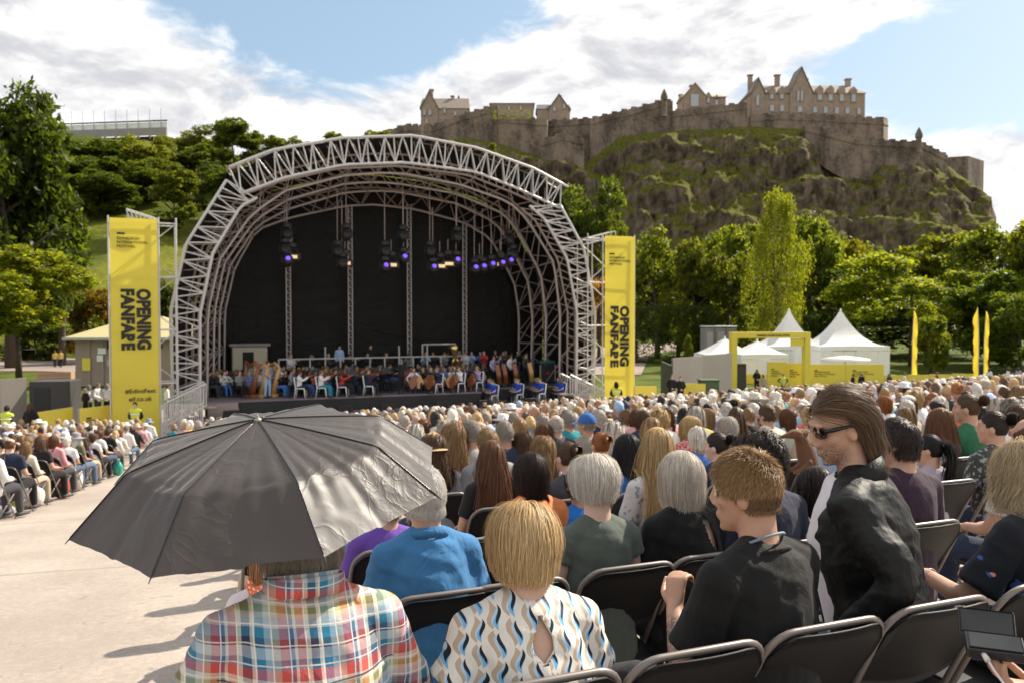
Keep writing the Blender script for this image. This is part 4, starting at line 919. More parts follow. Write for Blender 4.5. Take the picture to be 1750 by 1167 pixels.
# ================================================================ people
SKIN = None
m, nt, b = new_mat('skin'); v = coords(nt); n1 = noi(nt, v, 14, 4); n2 = noi(nt, v, 160, 3)
oc = objcol(nt); c = scale_col(nt, oc, n1 * .3 + .85); setcol(nt, b, mixc(nt, n1.ss(.5, .75) * .25, c, mixc(nt, 1.0, oc, (1.1, .75, .7), 'MULTIPLY')))
b.inputs['Roughness'].default_value = .52; b.inputs['Subsurface Weight'].default_value = .12; b.inputs['Subsurface Radius'].default_value = (.8, .3, .2); b.inputs['Subsurface Scale'].default_value = .02
bump(nt, b, n2, .12, .002); SKIN = m
def cloth_mat(name, col=None, rough=.85, fold=.45, sheen=.2, fscale=7, spec=.25, colnode=None):
    m, nt, b = new_mat(name); v = coords(nt)
    cc = colnode(nt, v) if colnode else (objcol(nt) if col is None else col)
    n1 = noi(nt, coords(nt, 'Object', (1, 1, .55)), fscale, 4, .5, 1.4); n2 = noi(nt, v, 260, 2)
    if colnode is None or True: setcol(nt, b, scale_col(nt, cc, noi(nt, v, 5, 4) * .16 + .92))
    b.inputs['Roughness'].default_value = rough; b.inputs['Specular IOR Level'].default_value = spec
    b.inputs['Sheen Weight'].default_value = sheen * .4; b.inputs['Sheen Roughness'].default_value = .5
    bump(nt, b, n1 + n2 * .03, fold, .035); return m
CLOTH = cloth_mat('cloth'); DENIM = cloth_mat('trouser_cloth', None, .9, .35)
def print_cloth(name, fn): return cloth_mat(name, colnode=fn)
def f_floral(nt, v):
    a = noi(nt, v, 34, 2, .5).ss(.56, .6); c2 = noi(nt, v, 21, 2, .5, .5, 1).s
    return mixc(nt, a, objcol(nt), mixc(nt, .45, mixc(nt, 1.0, c2, (.5, .5, .55), 'MULTIPLY'), (.25, .3, .32)))
def f_lace(nt, v):
    a = noi(nt, v, 60, 3, .6).ss(.5, .56); return mixc(nt, a, objcol(nt), mixc(nt, .6, objcol(nt), (.8, .78, .8)))
def f_dots(nt, v):
    x, y, z = sepxyz(nt, v); g = ((x * 75).fract() - .5).abs().max(((z * 75).fract() - .5).abs())
    return mixc(nt, g.lt(.2), objcol(nt), (.85, .75, .65))
FLORAL, LACE, DOTS = print_cloth('floral_cloth', f_floral), print_cloth('lace_cloth', f_lace), print_cloth('dotted_cloth', f_dots)
m, nt, b = new_mat('hair'); i = island(nt); oc = objcol(nt)
col = mixc(nt, (i * 1.0).ss(.0, 1), scale_col(nt, oc, .74), scale_col(nt, oc, 1.22)); setcol(nt, b, col)
b.inputs['Roughness'].default_value = .5; b.inputs['Specular IOR Level'].default_value = .3; thin(nt, b, col, .25); HAIR = m
HR = np.array([.076, .096, .104])
def hair_mesh(style, n, seg, wid, seed=1):
    r = np.random.default_rng(seed)
    P = dict(short=dict(L=.045, lift=.10, cut=-9), crop=dict(L=.022, lift=.05, cut=-9), bald=dict(L=.02, lift=.05, cut=-9), bob=dict(L=.34, lift=.30, cut=-.125), pixie=dict(L=.17, lift=.24, cut=-.085), long=dict(L=.62, lift=.20, cut=-.36),
             wavy=dict(L=.5, lift=.28, cut=-.24), curly=dict(L=.16, lift=.30, cut=-.12), bun=dict(L=.3, lift=.06, cut=-9), tail=dict(L=.3, lift=.06, cut=-9), mullet=dict(L=.23, lift=.34, cut=-.095), spiky=dict(L=.04, lift=.08, cut=-9), frizz=dict(L=.5, lift=.34, cut=-.19), lob=dict(L=.42, lift=.26, cut=-.19))[style]
    N_ = r.normal(size=(n * 4, 3)); N_ /= np.linalg.norm(N_, axis=1)[:, None]
    nape = -.5 if style in ('short', 'crop', 'bald', 'spiky') else -.5
    hl = np.interp(N_[:, 1], [-1, -.3, .1, .45, .75, 1], [nape, -.48, -.14, .2, .55, .6])
    keep = N_[:, 2] > hl
    if style == 'mullet': keep &= ~((N_[:, 1] > .02) & (N_[:, 2] < .42 + .25 * N_[:, 1]))
    if style == 'spiky': keep &= N_[:, 2] > .12
    if style == 'bald': keep &= (N_[:, 2] < .38 - .5 * N_[:, 1])
    N_ = N_[keep][:n]; n = len(N_)
    Wp = np.array([.05, .72, .75]) if style == 'mullet' else np.array([.12, -.42, .9]) if style in ('short', 'crop', 'bald', 'spiky') else np.array([.14, .30, .95]); Wp /= np.linalg.norm(Wp)
    B_ = np.array([0, -.93, .35 if style == 'bun' else .2]); B_ /= np.linalg.norm(B_)
    u = r.random(n); lift = P['lift'] * (.2 + .8 * u ** .8) * np.where(r.random(n) < .09, r.uniform(1.1, 1.6, n), 1)
    p = N_ * HR; L = P['L'] * r.uniform(.8, 1.1, n); cut = P['cut'] + r.normal(size=n) * (.012 if style not in ('wavy', 'mullet', 'frizz') else .03)
    if style in ('wavy', 'long', 'mullet', 'frizz'): cut += .05 * (N_[:, 1] > .2)
    ds = L / seg; pts = [p.copy()]; dirs = []; ph = r.uniform(0, 6.28, n); d = N_.copy()
    jit = r.normal(size=(n, 3)); kk_ = [r.normal(size=(3, 3)) * 34 for _ in range(3)]; pp_ = r.uniform(0, 6, (3, 3))
    lock = sum(np.sin(p @ kk_[i] + pp_[i]) for i in range(3)) / 1.7
    for k in range(seg):
        nn = p / HR; q = np.linalg.norm(nn, axis=1)[:, None]; nn = nn / q
        nrm = nn / HR; nrm /= np.linalg.norm(nrm, axis=1)[:, None]
        if style in ('bun', 'tail'):
            f = B_ - nn * (nn @ B_)[:, None]
        else: f = -(Wp - nn * (nn @ Wp)[:, None])
        f /= np.linalg.norm(f, axis=1)[:, None] + 1e-6
        g = np.clip(.75 - nn[:, 2] * 1.1, 0, 1)[:, None]
        if style in ('bun', 'tail'): g = g * 0
        if style in ('short', 'crop', 'bald', 'spiky', 'curly'): g = g * .3
        if style == 'mullet': g = g * np.clip(.55 - p[:, 1:2] * 14, .05, 1)
        dn = f * (1 - g) + np.array([0, 0, -1.0]) * g + jit * (.07 if style not in ('spiky', 'curly', 'frizz') else .14) + lock * (.12 if style == 'mullet' else .055 if style not in ('bun', 'tail') else .04)
        if style == 'mullet': dn = dn + np.array([0, -.7, 0]) * np.clip(p[:, 1:2] * 12 + .5, 0, 1)
        if style in ('short', 'crop', 'bald'): dn += nrm * .25
        if style == 'spiky': dn += nrm * (.75 if k < 3 else .3) * np.clip(nn[:, 2:3] * 1.6, .1, 1) + np.array([-.25, .0, 0])
        if style in ('curly', 'frizz', 'wavy'):
            am = {'curly': 1.0, 'frizz': .8, 'wavy': .42}[style]; fr = {'curly': 1.9, 'frizz': 1.25, 'wavy': 1.0}[style]
            sd_ = np.cross(dn, nrm); dn = dn + am * (sd_ * np.sin(ph + k * fr)[:, None] + nrm * np.cos(ph + k * fr)[:, None])
        if style in ('bob', 'pixie', 'lob'): dn[:, :2] -= nn[:, :2] * np.clip((-.02 - p[:, 2]) * 7, 0, .8)[:, None]
        d = d * .35 + dn * .65 if k else dn; d /= np.linalg.norm(d, axis=1)[:, None] + 1e-6
        step = ds * (p[:, 2] > cut); p = p + d * step[:, None]
        nn = p / HR; q = np.linalg.norm(nn, axis=1); grow = min(1, (k + 1) / (seg * .35))
        lo = 1 + lift * grow * np.clip(1.1 - np.abs(nn[:, 2]) * .15, .6, 1.1); hi = lo + (.04 if style not in ('spiky', 'curly', 'frizz', 'wavy') else .3)
        up_ = p[:, 2] > -.055
        q2 = np.where(up_, np.clip(q, lo, hi), q); p = p * (q2 / q)[:, None]
        lowm = (~up_); ry = np.hypot(p[:, 0], p[:, 1] + .02); rmin = np.interp(p[:, 2], [-.4, -.2, -.13, -.055], [.07, .07, .062, .074]) * (1 + lift * .4)
        k2 = np.where(lowm & (ry < rmin), rmin / np.maximum(ry, 1e-4), 1); p[:, 0] *= k2; p[:, 1] = (p[:, 1] + .02) * k2 - .02
        by = np.interp(p[:, 2], [-.6, -.3, -.2, -.14], [-.13, -.125, -.10, -.05]) - .018 * u
        p[:, 1] = np.where(lowm & (p[:, 2] < -.15) & (p[:, 1] < .08), np.minimum(p[:, 1], by), p[:, 1])
        pts.append(p.copy())
    A = np.stack(pts, 1)                            # n, seg+1, 3
    if style in ('bun', 'tail'):
        extra = []; c0 = B_ * HR * 1.12
        m_ = max(30, n // 4)
        if style == 'bun':
            for i in range(m_):
                a = r.uniform(0, 6.28, 1)[0]; t = np.linspace(0, 4, seg + 1); tl = r.uniform(-1, 1)
                rad = .045 * r.uniform(.85, 1.05); ax = np.stack([np.cos(a + t) * math.sqrt(1 - (tl * .7) ** 2), np.full_like(t, tl * .7), np.sin(a + t) * math.sqrt(1 - (tl * .7) ** 2)], 1) * rad
                extra.append(c0 + np.array([0, -.025, .02]) + ax)
        else:
            for i in range(m_):
                t = np.linspace(0, 1, seg + 1); o = r.normal(size=3) * .018; x_ = o[0] * (1 + t * 1.2)
                extra.append(np.stack([c0[0] + x_ + .01 * np.sin(t * 6 + o[0] * 99), c0[1] - .035 * np.sin(t * 3.1) - .02 + o[1], c0[2] + .01 - .27 * t ** 1.2 + o[2]], 1))
        A = np.concatenate([A, np.array(extra)]); n = len(A)
    Dv = np.gradient(A, axis=1); Dv /= np.linalg.norm(Dv, axis=2)[..., None] + 1e-9
    O_ = A / (HR ** 2); O_[..., 2] *= (A[..., 2] > -.05); O_ /= np.linalg.norm(O_, axis=2)[..., None] + 1e-9
    S_ = np.cross(Dv, O_); S_ /= np.linalg.norm(S_, axis=2)[..., None] + 1e-9
    S_ += r.normal(size=(n, 1, 3)) * .16
    wv = wid * r.uniform(.7, 1.3, n)[:, None, None] * np.interp(np.linspace(0, 1, seg + 1), [0, .75, 1], [1, .9, .25])[None, :, None]
    V = np.stack([A - S_ * wv, A + S_ * wv], 2).reshape(-1, 3)
    base = (np.arange(n) * (seg + 1) * 2)[:, None] + np.arange(seg)[None] * 2
    Q = np.stack([base, base + 1, base + 3, base + 2], -1).reshape(-1, 4)
    # scalp under the strands
    nu, nv_ = 28, 18; th = np.linspace(0, 2 * math.pi, nu); fi = np.linspace(.02, math.pi * .72, nv_)
    Dn = np.array([(math.sin(f) * math.cos(t), math.sin(f) * math.sin(t), math.cos(f)) for t in th for f in fi])
    G = grid_faces(nu, nv_); cen = Dn[G].mean(1); hl = np.interp(cen[:, 1], [-1, -.3, .1, .45, .75, 1], [nape, -.48, -.1, .24, .6, .65]); kk = cen[:, 2] > hl
    if style == 'mullet': kk &= ~((cen[:, 1] > -.02) & (cen[:, 2] < .45 + .25 * cen[:, 1]))
    if style == 'bald': kk &= cen[:, 2] < .34 - .5 * cen[:, 1]
    sc_ = 1 + (.02 if style in ('crop', 'bald') else .03 if style in ('bun', 'tail') else P['lift'] * .22)
    V2 = Dn * HR * sc_; V = np.concatenate([V, V2]); Q = np.concatenate([Q, G[kk] + len(V) - len(V2)])
    me = np_mesh('hair', V, Q, True); me.materials.append(HAIR); return me
HM = {}
def hair_for(style, lod):
    k = (style, lod)
    if k not in HM:
        n, seg, wd = [(12000, 13, .0007), (2600, 9, .0021), (420, 6, .0075)][lod]
        if style in ('short', 'crop', 'bald', 'spiky'): n, seg = int(n * 1.5), max(3, seg // 3)
        if style == 'curly': seg = max(6, seg)
        if style == 'frizz': n, seg = int(n * .8), seg * 2 - 2
        if style == 'spiky': seg = max(4, seg)
        HM[k] = hair_mesh(style, n, seg, wd, len(style) * 3 + lod)
    return HM[k]
# ---- heads and bodies
def head_shapes(bm, M, face=True):
    def el(c, r_): sphere(bm, M @ Vector(c), r_, M.to_3x3(), 18, 12)
    el((0, 0, 0), (.073, .093, .1))
    def lf(rings): loft(bm, [(M @ Vector((0, y, z)), M.to_3x3() @ Vector((rx, 0, 0)), M.to_3x3() @ Vector((0, ry, 0))) for z, y, rx, ry in rings])
    lf([(.02, .008, .070, .084), (-.03, .012, .066, .08), (-.065, .02, .058, .07), (-.095, .035, .046, .054), (-.117, .052, .028, .034), (-.125, .056, .015, .02)])
    for s in (-1, 1): el((s * .076, -.006, -.022), (.011, .02, .031))
    if face:
        for s in (-1, 1):
            el((s * .042, .058, -.03), (.024, .022, .024)); el((s * .033, .082, .026), (.024, .014, .009)); el((s * .03, .082, .004), (.013, .011, .009))
            el((s * .012, .1, -.043), (.009, .011, .008))
        el((0, .09, .028), (.02, .012, .012))
        loft(bm, [(M @ Vector((0, .088, .02)), M.to_3x3() @ Vector((.008, 0, 0)), M.to_3x3() @ Vector((0, .012, .004))), (M @ Vector((0, .1, -.015)), M.to_3x3() @ Vector((.010, 0, 0)), M.to_3x3() @ Vector((0, .014, .004))), (M @ Vector((0, .11, -.035)), M.to_3x3() @ Vector((.012, 0, 0)), M.to_3x3() @ Vector((0, .014, .006))), (M @ Vector((0, .1, -.048)), M.to_3x3() @ Vector((.011, 0, 0)), M.to_3x3() @ Vector((0, .01, .006)))])
        el((0, .092, -.069), (.024, .011, .0062)); el((0, .09, -.081), (.02, .011, .007)); el((0, .076, -.112), (.022, .018, .014))
def hand_shapes(bm, wrist, dirv, palm_n, side=1, curl=.5, s=1.0):
    """palm, four unequal bent fingers and a thumb leaving the side of the palm"""
    d = Vector(dirv).normalized(); n_ = Vector(palm_n); n_ = (n_ - d * n_.dot(d)).normalized(); w_ = d.cross(n_).normalized() * side
    wv = Vector(wrist)
    loft(bm, [(wv - d * .01 * s, w_ * .026 * s, n_ * .018 * s), (wv + d * .03 * s, w_ * .034 * s, n_ * .016 * s), (wv + d * .075 * s, w_ * .041 * s, n_ * .014 * s), (wv + d * .092 * s, w_ * .038 * s, n_ * .01 * s)])
    for i, (o, L) in enumerate([(-.031, .07), (-.0105, .08), (.0105, .075), (.031, .06)]):
        p = wv + d * .085 * s + w_ * o * s; P = [p]; a = 0
        for k, f in enumerate((.45, .32, .25)):
            a += curl * (.8 + .08 * i); p = p + (d * math.cos(a) + n_ * math.sin(a)) * L * f * s; P.append(p)
        limb(bm, P, [.0095 * s, .0088 * s, .008 * s, .0068 * s], 8)
    p = wv + d * .025 * s - w_ * .03 * s
    limb(bm, [p, p + (d * .6 - w_ * .7 + n_ * .3) * .04 * s, p + (d * 1.2 - w_ * .75 + n_ * .75) * .058 * s], [.0125 * s, .011 * s, .009 * s], 8)
class Fig:
    """measurements and joints of one figure, feet at z 0, looking along +y"""
    def __init__(s, sw=.19, waist=.15, depth=.115, lean=.05, yaw=0, pitch=0, tilt=0, sit=True, tall=1.0, arms=None, legs=None, twist=0, hipz=None, neck=1.0, headfwd=.0, chest=1.0):
        s.sw, s.waist, s.depth, s.sit, s.tall, s.neck, s.chest = sw, waist, depth, sit, tall, neck, chest
        s.hz = hipz if hipz is not None else (.49 if sit else .93)
        s.hip = Vector((0, -.09 if sit else 0, s.hz))
        s.R = Matrix.Rotation(twist, 3, 'Z') @ Matrix.Rotation(-lean, 3, 'X')
        s.T = lambda x, y, z: s.hip + s.R @ Vector((x, y, z * tall))
        hc = s.T(0, .012 + headfwd, .675 * neck)
        s.H = Matrix.Translation(hc) @ (Matrix.Rotation(yaw, 4, 'Z') @ Matrix.Rotation(-pitch, 4, 'X') @ Matrix.Rotation(tilt, 4, 'Y'))
        s.sh = {k: s.T(k * sw, -.005, .465) for k in (-1, 1)}
        s.arms = arms or {}
        for k in (-1, 1):
            if k not in s.arms:
                s.arms[k] = (s.T(k * (sw + .05), .03, .19), Vector((k * .10, .26, s.hz + .13))) if sit else (s.T(k * (sw + .035), -.01, .17), s.T(k * (sw + .03), .06, -.07))
        if legs: s.legs = legs
        elif sit: s.legs = {k: (Vector((k * .09, -.08, s.hz)), Vector((k * .12, .37, .50)), Vector((k * .12, .40, .09))) for k in (-1, 1)}
        else: s.legs = {k: (Vector((k * .085, 0, s.hz)), Vector((k * .10, .02, .5)), Vector((k * .11, -.02, .09))) for k in (-1, 1)}
    def torso(s, bm, g=0, lo=-.06, hi=None, neckhole=False):
        c = s.chest
        rows = [(-.09, 0, .165, .118), (.02, 0, max(.16, s.waist), max(.118, s.depth)), (.17, .005, s.waist, s.depth), (.33, 0, (s.waist + s.sw * .86) / 2 * c + .004, max(.112, s.depth * .97) * c), (.43, -.008, s.sw * .86, .103 * c), (.478, -.012, s.sw * .70, .084), (.512, -.012, s.sw * .42, .068)]
        rows = [r_ for r_ in rows if r_[0] >= lo - .04]
        loft(bm, [(s.T(0, y, z), s.R @ Vector((rx + g, 0, 0)), s.R @ Vector((0, ry + g, 0))) for z, y, rx, ry in rows] + ([(s.T(0, -.01, .535), s.R @ Vector((.066 + g * .3, 0, 0)), s.R @ Vector((0, .06 + g * .3, 0)))]))
        for k in (-1, 1):
            a = s.sh[k] - s.R @ Vector((k * .022, 0, .022)); sphere(bm, a, (.052 + g,) * 3, None, 14, 10)
            limb(bm, [s.T(k * .035, -.014, .505), s.T(k * (s.sw * .58), -.012, .468), a], [.046 + g * .8, .05 + g * .9, .05 + g])
    def body(s, voxel, face=True, hands=None, smooth=5, dec=1.0):
        bm = BM(); s.torso(bm, -.002)
        nb = s.T(0, -.012, .49); hd = s.H @ Vector((0, -.02, -.05)); limb(bm, [nb, nb.lerp(hd, .55), hd], [.064, .056, .058], 14)
        head_shapes(bm, s.H, face)
        for k in (-1, 1):
            e, w_ = s.arms[k]; limb(bm, [s.sh[k] - s.R @ Vector((k * .022, 0, .022)), e, w_], [.048, .04, .027])
            hd_ = (hands or {}).get(k)
            if hd_: hand_shapes(bm, w_, hd_[0], hd_[1], k * hd_[3] if len(hd_) > 3 else k, hd_[2])
            else: hand_shapes(bm, w_, (w_ - e).normalized() * .5 + Vector((-k * .3, .6, -.1)), (0, 0, -1), k, .45)
            h, kn, a = s.legs[k]; limb(bm, [h, kn, a], [.082, .056, .04])
            f = Vector((0, 1, 0)); loft(bm, [(a + Vector((0, -.06, -.06)), Vector((.035, 0, 0)), Vector((0, .01, .03))), (a + Vector((0, .02, -.045)), Vector((.042, 0, 0)), Vector((0, 0, .045))), (a + Vector((0, .12, -.065)), Vector((.045, 0, 0)), Vector((0, 0, .026))), (a + Vector((0, .19, -.075)), Vector((.03, 0, 0)), Vector((0, 0, .015)))])
        return fuse('body', bm, voxel, smooth, dec)
    def top(s, voxel, sleeve=.62, g=.013, smooth=5, dec=1.0, flare=.004, lo=-.06):
        """garment: torso shell plus sleeves; sleeve counts upper arm 0..1 and forearm 1..2"""
        bm = BM(); s.torso(bm, g, lo)
        for k in (-1, 1):
            e, w_ = s.arms[k]; a = s.sh[k] - s.R @ Vector((k * .022, 0, .022))
            if sleeve <= 0: continue
            if sleeve <= 1: tube(bm, [a, a.lerp(e, sleeve * .5), a.lerp(e, sleeve)], [.050 + g, .048 + g, .046 + g + flare], 14); sphere(bm, a, (.049 + g,) * 3, None, 14, 10)
            else: limb(bm, [a, e, e.lerp(w_, sleeve - 1)], [.05 + g, .041 + g, .031 + g], 14)
        return fuse('top', bm, voxel, smooth, dec)
    def trousers(s, voxel, g=.012, smooth=4, dec=1.0, short=1.0):
        bm = BM(); loft(bm, [(s.T(0, 0, z), s.R @ Vector((rx + g, 0, 0)), s.R @ Vector((0, ry + g, 0))) for z, rx, ry in ((-.1, .155, .112), (-.02, .162, .118), (.07, max(.158, s.waist * .98), max(.115, s.depth * .98)))])
        for k in (-1, 1):
            h, kn, a = s.legs[k]; limb(bm, [h, kn, kn.lerp(a, short * .96)], [.088 + g, .062 + g, .05 + g])
        return fuse('trousers', bm, voxel, smooth, dec)
SHOE = plain('dark_shoe', (.04, .036, .034), .6)
def shoes_bm(f):
    bm = BM()
    for k in (-1, 1):
        a = f.legs[k][2]; loft(bm, [(a + Vector((0, -.075, -.05)), Vector((.04, 0, 0)), Vector((0, 0, .035))), (a + Vector((0, 0, -.045)), Vector((.048, 0, 0)), Vector((0, 0, .044))), (a + Vector((0, .12, -.06)), Vector((.05, 0, 0)), Vector((0, 0, .03))), (a + Vector((0, .2, -.072)), Vector((.034, 0, 0)), Vector((0, 0, .018)))])
    return bm
# ---- colours
HAIRC = dict(white=(.68, .64, .57), silver=(.50, .455, .395), grey=(.29, .255, .215), blond=(.46, .31, .14), sandy=(.27, .165, .075), ginger=(.30, .115, .035), brown=(.10, .055, .03), chestnut=(.14, .06, .028), dark=(.03, .02, .016), black=(.012, .010, .010))
SKINC = [(.50, .29, .20), (.56, .35, .26), (.44, .25, .17), (.60, .40, .31), (.36, .20, .13), (.16, .085, .055)]
TOPC = dict(white=(.72, .71, .70), cream=(.60, .54, .44), pink=(.62, .30, .32), coral=(.62, .17, .11), red=(.45, .035, .04), navy=(.02, .028, .06), black=(.014, .013, .014), charcoal=(.05, .05, .055), grey=(.25, .25, .26), lilac=(.36, .31, .48), teal=(.02, .22, .25), blue=(.05, .15, .42), pale_blue=(.30, .44, .62), green=(.03, .14, .07), olive=(.13, .135, .08), yellow=(.62, .45, .1), beige=(.42, .34, .25), brown=(.14, .085, .05), mint=(.45, .58, .52), maroon=(.12, .02, .03))
def lin(name, d): return d[name]
# ---- hats
def cap_mesh():
    bm = BM(); bmesh.ops.create_uvsphere(bm, u_segments=24, v_segments=16, radius=1)
    bmesh.ops.delete(bm, geom=[q for q in bm.verts if q.co.z < -.12], context='VERTS')
    for q in bm.verts: q.co = Vector((q.co.x * .087, q.co.y * .108, q.co.z * .112 + .012))
    for q in (bmesh.ops.solidify(bm, geom=bm.faces[:], thickness=.004)['geom'] if False else []): pass
    V = [bm.verts.new((math.sin(a) * (.083 + e * .004), .06 + math.cos(a) * .05 + e * .075 * math.cos(a * .8), .008 - e * .018 + .012 * math.cos(a))) for e in (0, .5, 1) for a in np.linspace(-1.35, 1.35, 13)]
    for e in range(2):
        for j in range(12): bm.faces.new((V[e * 13 + j], V[e * 13 + j + 1], V[e * 13 + 14 + j], V[e * 13 + 13 + j]))
    sphere(bm, (0, 0, .126), (.008, .008, .005)); return bm_mesh('cap', bm, True)
def sunhat_mesh(w_=.19):
    bm = lathe(BM(), [(w_, -.012), (w_ * .8, .0), (.1, .012), (.097, .07), (.088, .105), (.05, .122), (.005, .124)], 28); return bm_mesh('sun_hat', bm, True)
CAP, SUNHAT = cap_mesh(), sunhat_mesh()
for q in (CAP, SUNHAT): q.materials.append(CLOTH)
# ---- shared crowd bodies
VAR = {}
def variant(key, lod=2):
    """key: (build, sleeve, turn) -> meshes shared by all crowd members of that kind"""
    k = (key, lod)
    if k in VAR: return VAR[k]
    build, sleeve, turn = key
    kw = dict(slim=dict(sw=.165, waist=.125, depth=.10), broad=dict(sw=.198, waist=.165, depth=.125), stout=dict(sw=.195, waist=.19, depth=.15))[build]
    yaw = dict(ahead=0, left=.5, right=-.5, down=0, farleft=1.0, farright=-1.0)[turn]
    f = Fig(yaw=yaw, pitch=.35 if turn == 'down' else .03, lean=.16 if turn == 'down' else .03, **kw)
    vx = [.009, .012, .021][lod]
    VAR[k] = (f.body(vx, lod < 2, dec=1 if lod < 2 else .5), f.top(vx, dict(short=.66, long=1.95, none=0)[sleeve], dec=1 if lod < 2 else .5), f.trousers(vx * 1.15, dec=.4), bm_mesh('shoes', shoes_bm(f), True), f.H)
    for q, mm in zip(VAR[k], (SKIN, CLOTH, DENIM, SHOE)): q.materials.append(mm)
    return VAR[k]
def seated(pos, rz, key, hair, hcol, skin, topc, legc, label, group=None, lod=2, scale=1.0, hat=None, hatc=None, topm=None, feet=False, legs=True):
    bo, to, tr, shm, H = variant(key, lod)
    t = empty('person', pos, rz, label, 'person', group); t.scale = (scale,) * 3
    mesh_obj('body', bo, None, t, color=skin)
    o = mesh_obj('top', to, None, t, color=topc)
    if topm: o.material_slots[0].link = 'OBJECT'; o.material_slots[0].material = topm
    if legs: mesh_obj('trousers', tr, None, t, color=legc)
    if feet: mesh_obj('shoes', shm, None, t)
    if hair:
        h = mesh_obj('hair', hair_for(hair, lod), None, t, color=hcol); h.matrix_local = H; stuff(h)
    if hat:
        h = mesh_obj('cap' if hat == 'cap' else 'cap' if hat == 'capback' else 'sun_hat', SUNHAT if hat == 'sun' else CAP, None, t, color=hatc)
        h.matrix_local = H @ (Matrix.Rotation(math.pi, 4, 'Z') if hat == 'capback' else Matrix()) @ Matrix.Translation((0, -.004, .004 if hat != 'sun' else -.002))
    return t
# ================================================================ folding chairs
CHP = plain('chair_plastic', (.009, .009, .010), .5, var=.2, nscale=6, bmp=.1, bscale=200, spec=.25); CHT = plain('chair_tube', (.19, .165, .15), .42, .35, var=.15, nscale=12)
def chair_parts():
    out = {}
    wv = .222; P = []
    for k in range(7): a = math.pi * (1 - k / 12); P.append((-wv + .085 + .085 * math.cos(a), .085 * math.sin(a)))
    top = .855
    def on(x_, up): return Vector((x_, -.235 + (top - up) * .52, up))      # the tube plane slopes forward to the front feet
    left = [on(-wv, 0.01), on(-wv, .3), on(-wv, top - .1)] + [on(x_, top - .085 + z_) for x_, z_ in P[1:]]
    right = [Vector((-p.x, p.y, p.z)) for p in reversed(left)]
    out['frame'] = (bm_mesh('frame', tube(BM(), left + right, .011, 10), True), CHT)
    V = []; nu, nv_ = 15, 10
    for side in (0, 1):
        for i in range(nu):
            for j in range(nv_):
                a = -1 + 2 * i / (nu - 1); q = j / (nv_ - 1); x_ = a * (wv - .006)
                edge = top - .004 - (.07 * max(0, (abs(a) - .62) / .38) ** 2.2)
                lo = .545 + .03 * a * a; up = lo + (edge - lo) * q; p = on(x_, up); bow = -.03 * (1 - a * a) + .012 * math.cos(q * 3.1)
                V.append(p + Vector((0, bow - (.006 if side else -.006), 0)))
    G = grid_faces(nu, nv_); n_ = nu * nv_
    rim = [i * nv_ for i in range(nu)] + [(nu - 1) * nv_ + j for j in range(1, nv_)] + [i * nv_ + nv_ - 1 for i in range(nu - 2, -1, -1)] + list(range(nv_ - 2, 0, -1))
    Qs = np.concatenate([G, G[:, ::-1] + n_, np.array([(rim[i], rim[(i + 1) % len(rim)], rim[(i + 1) % len(rim)] + n_, rim[i] + n_) for i in range(len(rim))])])
    out['backrest'] = (np_mesh('backrest', V, Qs, True), CHP)
    bm = BM(); box(bm, (0, .035, .445), (.40, .40, .022), Matrix.Rotation(R(4), 3, 'X'), bevel=.009)
    for q in bm.verts: q.co.z -= .018 * (1 - (q.co.x / .2) ** 2); q.co.x *= 1 - .18 * max(0, (-.02 - q.co.y)) / .15
    out['seat'] = (bm_mesh('seat', bm, True), CHP)
    bm = BM(); tube(bm, [(-.197, .2, .42), (-.197, -.26, .01)], .011, 8); out['rear_leg'] = (bm_mesh('rear_leg', bm, True), CHT)
    bm = BM(); tube(bm, [(-.197, -.19, .07), (.197, -.19, .07)], .009, 8); out['stretcher'] = (bm_mesh('stretcher', bm, True), CHT)
    bm = BM(); tube(bm, [(-.222, .11, .12), (.222, .11, .12)], .009, 8); out['front_stretcher'] = (bm_mesh('stretcher', bm, True), CHT)
    bm = BM(); box(bm, (-.216, -.05, .445), (.012, .05, .05), bevel=.004); out['hinge'] = (bm_mesh('hinge', bm), CHP)
    for k, (me, mm) in out.items(): me.materials.append(mm)
    return out
CHAIR = chair_parts()
def chair(pos, rz, label, group='black folding chairs of the main block', full=True):
    t = empty('folding_chair', pos, rz, label, 'chair', group)
    for k in (('frame', 'backrest', 'seat', 'rear_leg', 'stretcher', 'front_stretcher', 'hinge') if full else ('frame', 'backrest', 'seat', 'rear_leg')):
        o = mesh_obj('stretcher' if k == 'front_stretcher' else k, CHAIR[k][0], None, t)
        if k in ('rear_leg', 'hinge'): mesh_obj(k, CHAIR[k][0], None, t, loc=(.394 if k == 'rear_leg' else .432, 0, 0))
    return t
def rowpt(k, X): Y = 2.4 + 1.2 * k + math.tan(SA) * X; return Vector((X, Y, ground(X, Y)))
def row_px(k, px):
    q = (px - CX) / F; Y = (2.4 + 1.2 * k) / (1 - math.tan(SA) * q); return rowpt(k, q * Y)
# ================================================================ the audience
SK = SKINC
USED = []                                          # (row, X) taken by people placed one by one
def member(k, px, ytop, key, hair, hcol, top, label, lod=1, topm=None, hat=None, hatc=None, skin=0, leg='navy', dz=0, rz=0, group=None, topcol=None, with_chair=True):
    """somebody of row k whose head top shows at pixel (px, ytop)"""
    p = row_px(k, px); H = variant(key, lod)[4]; hx = H.translation
    zt = at(px, ytop, p.y).z - p.z; s = max(.9, min(1.1, zt / (hx.z + .108)))
    q = p - Matrix.Rotation(SA + rz, 3, 'Z') @ Vector((hx.x * s, hx.y * s * .5, 0)); USED.append((k, p.x))
    t = seated((q.x, q.y, ground(q.x, q.y)), SA + rz, key, hair, HAIRC.get(hcol), SK[skin], topcol or TOPC[top], TOPC[leg], label, group, lod, s, hat, hatc, topm)
    if with_chair and k <= 4: chair(rowpt(k, p.x), SA, CHL(k, label))
    return t
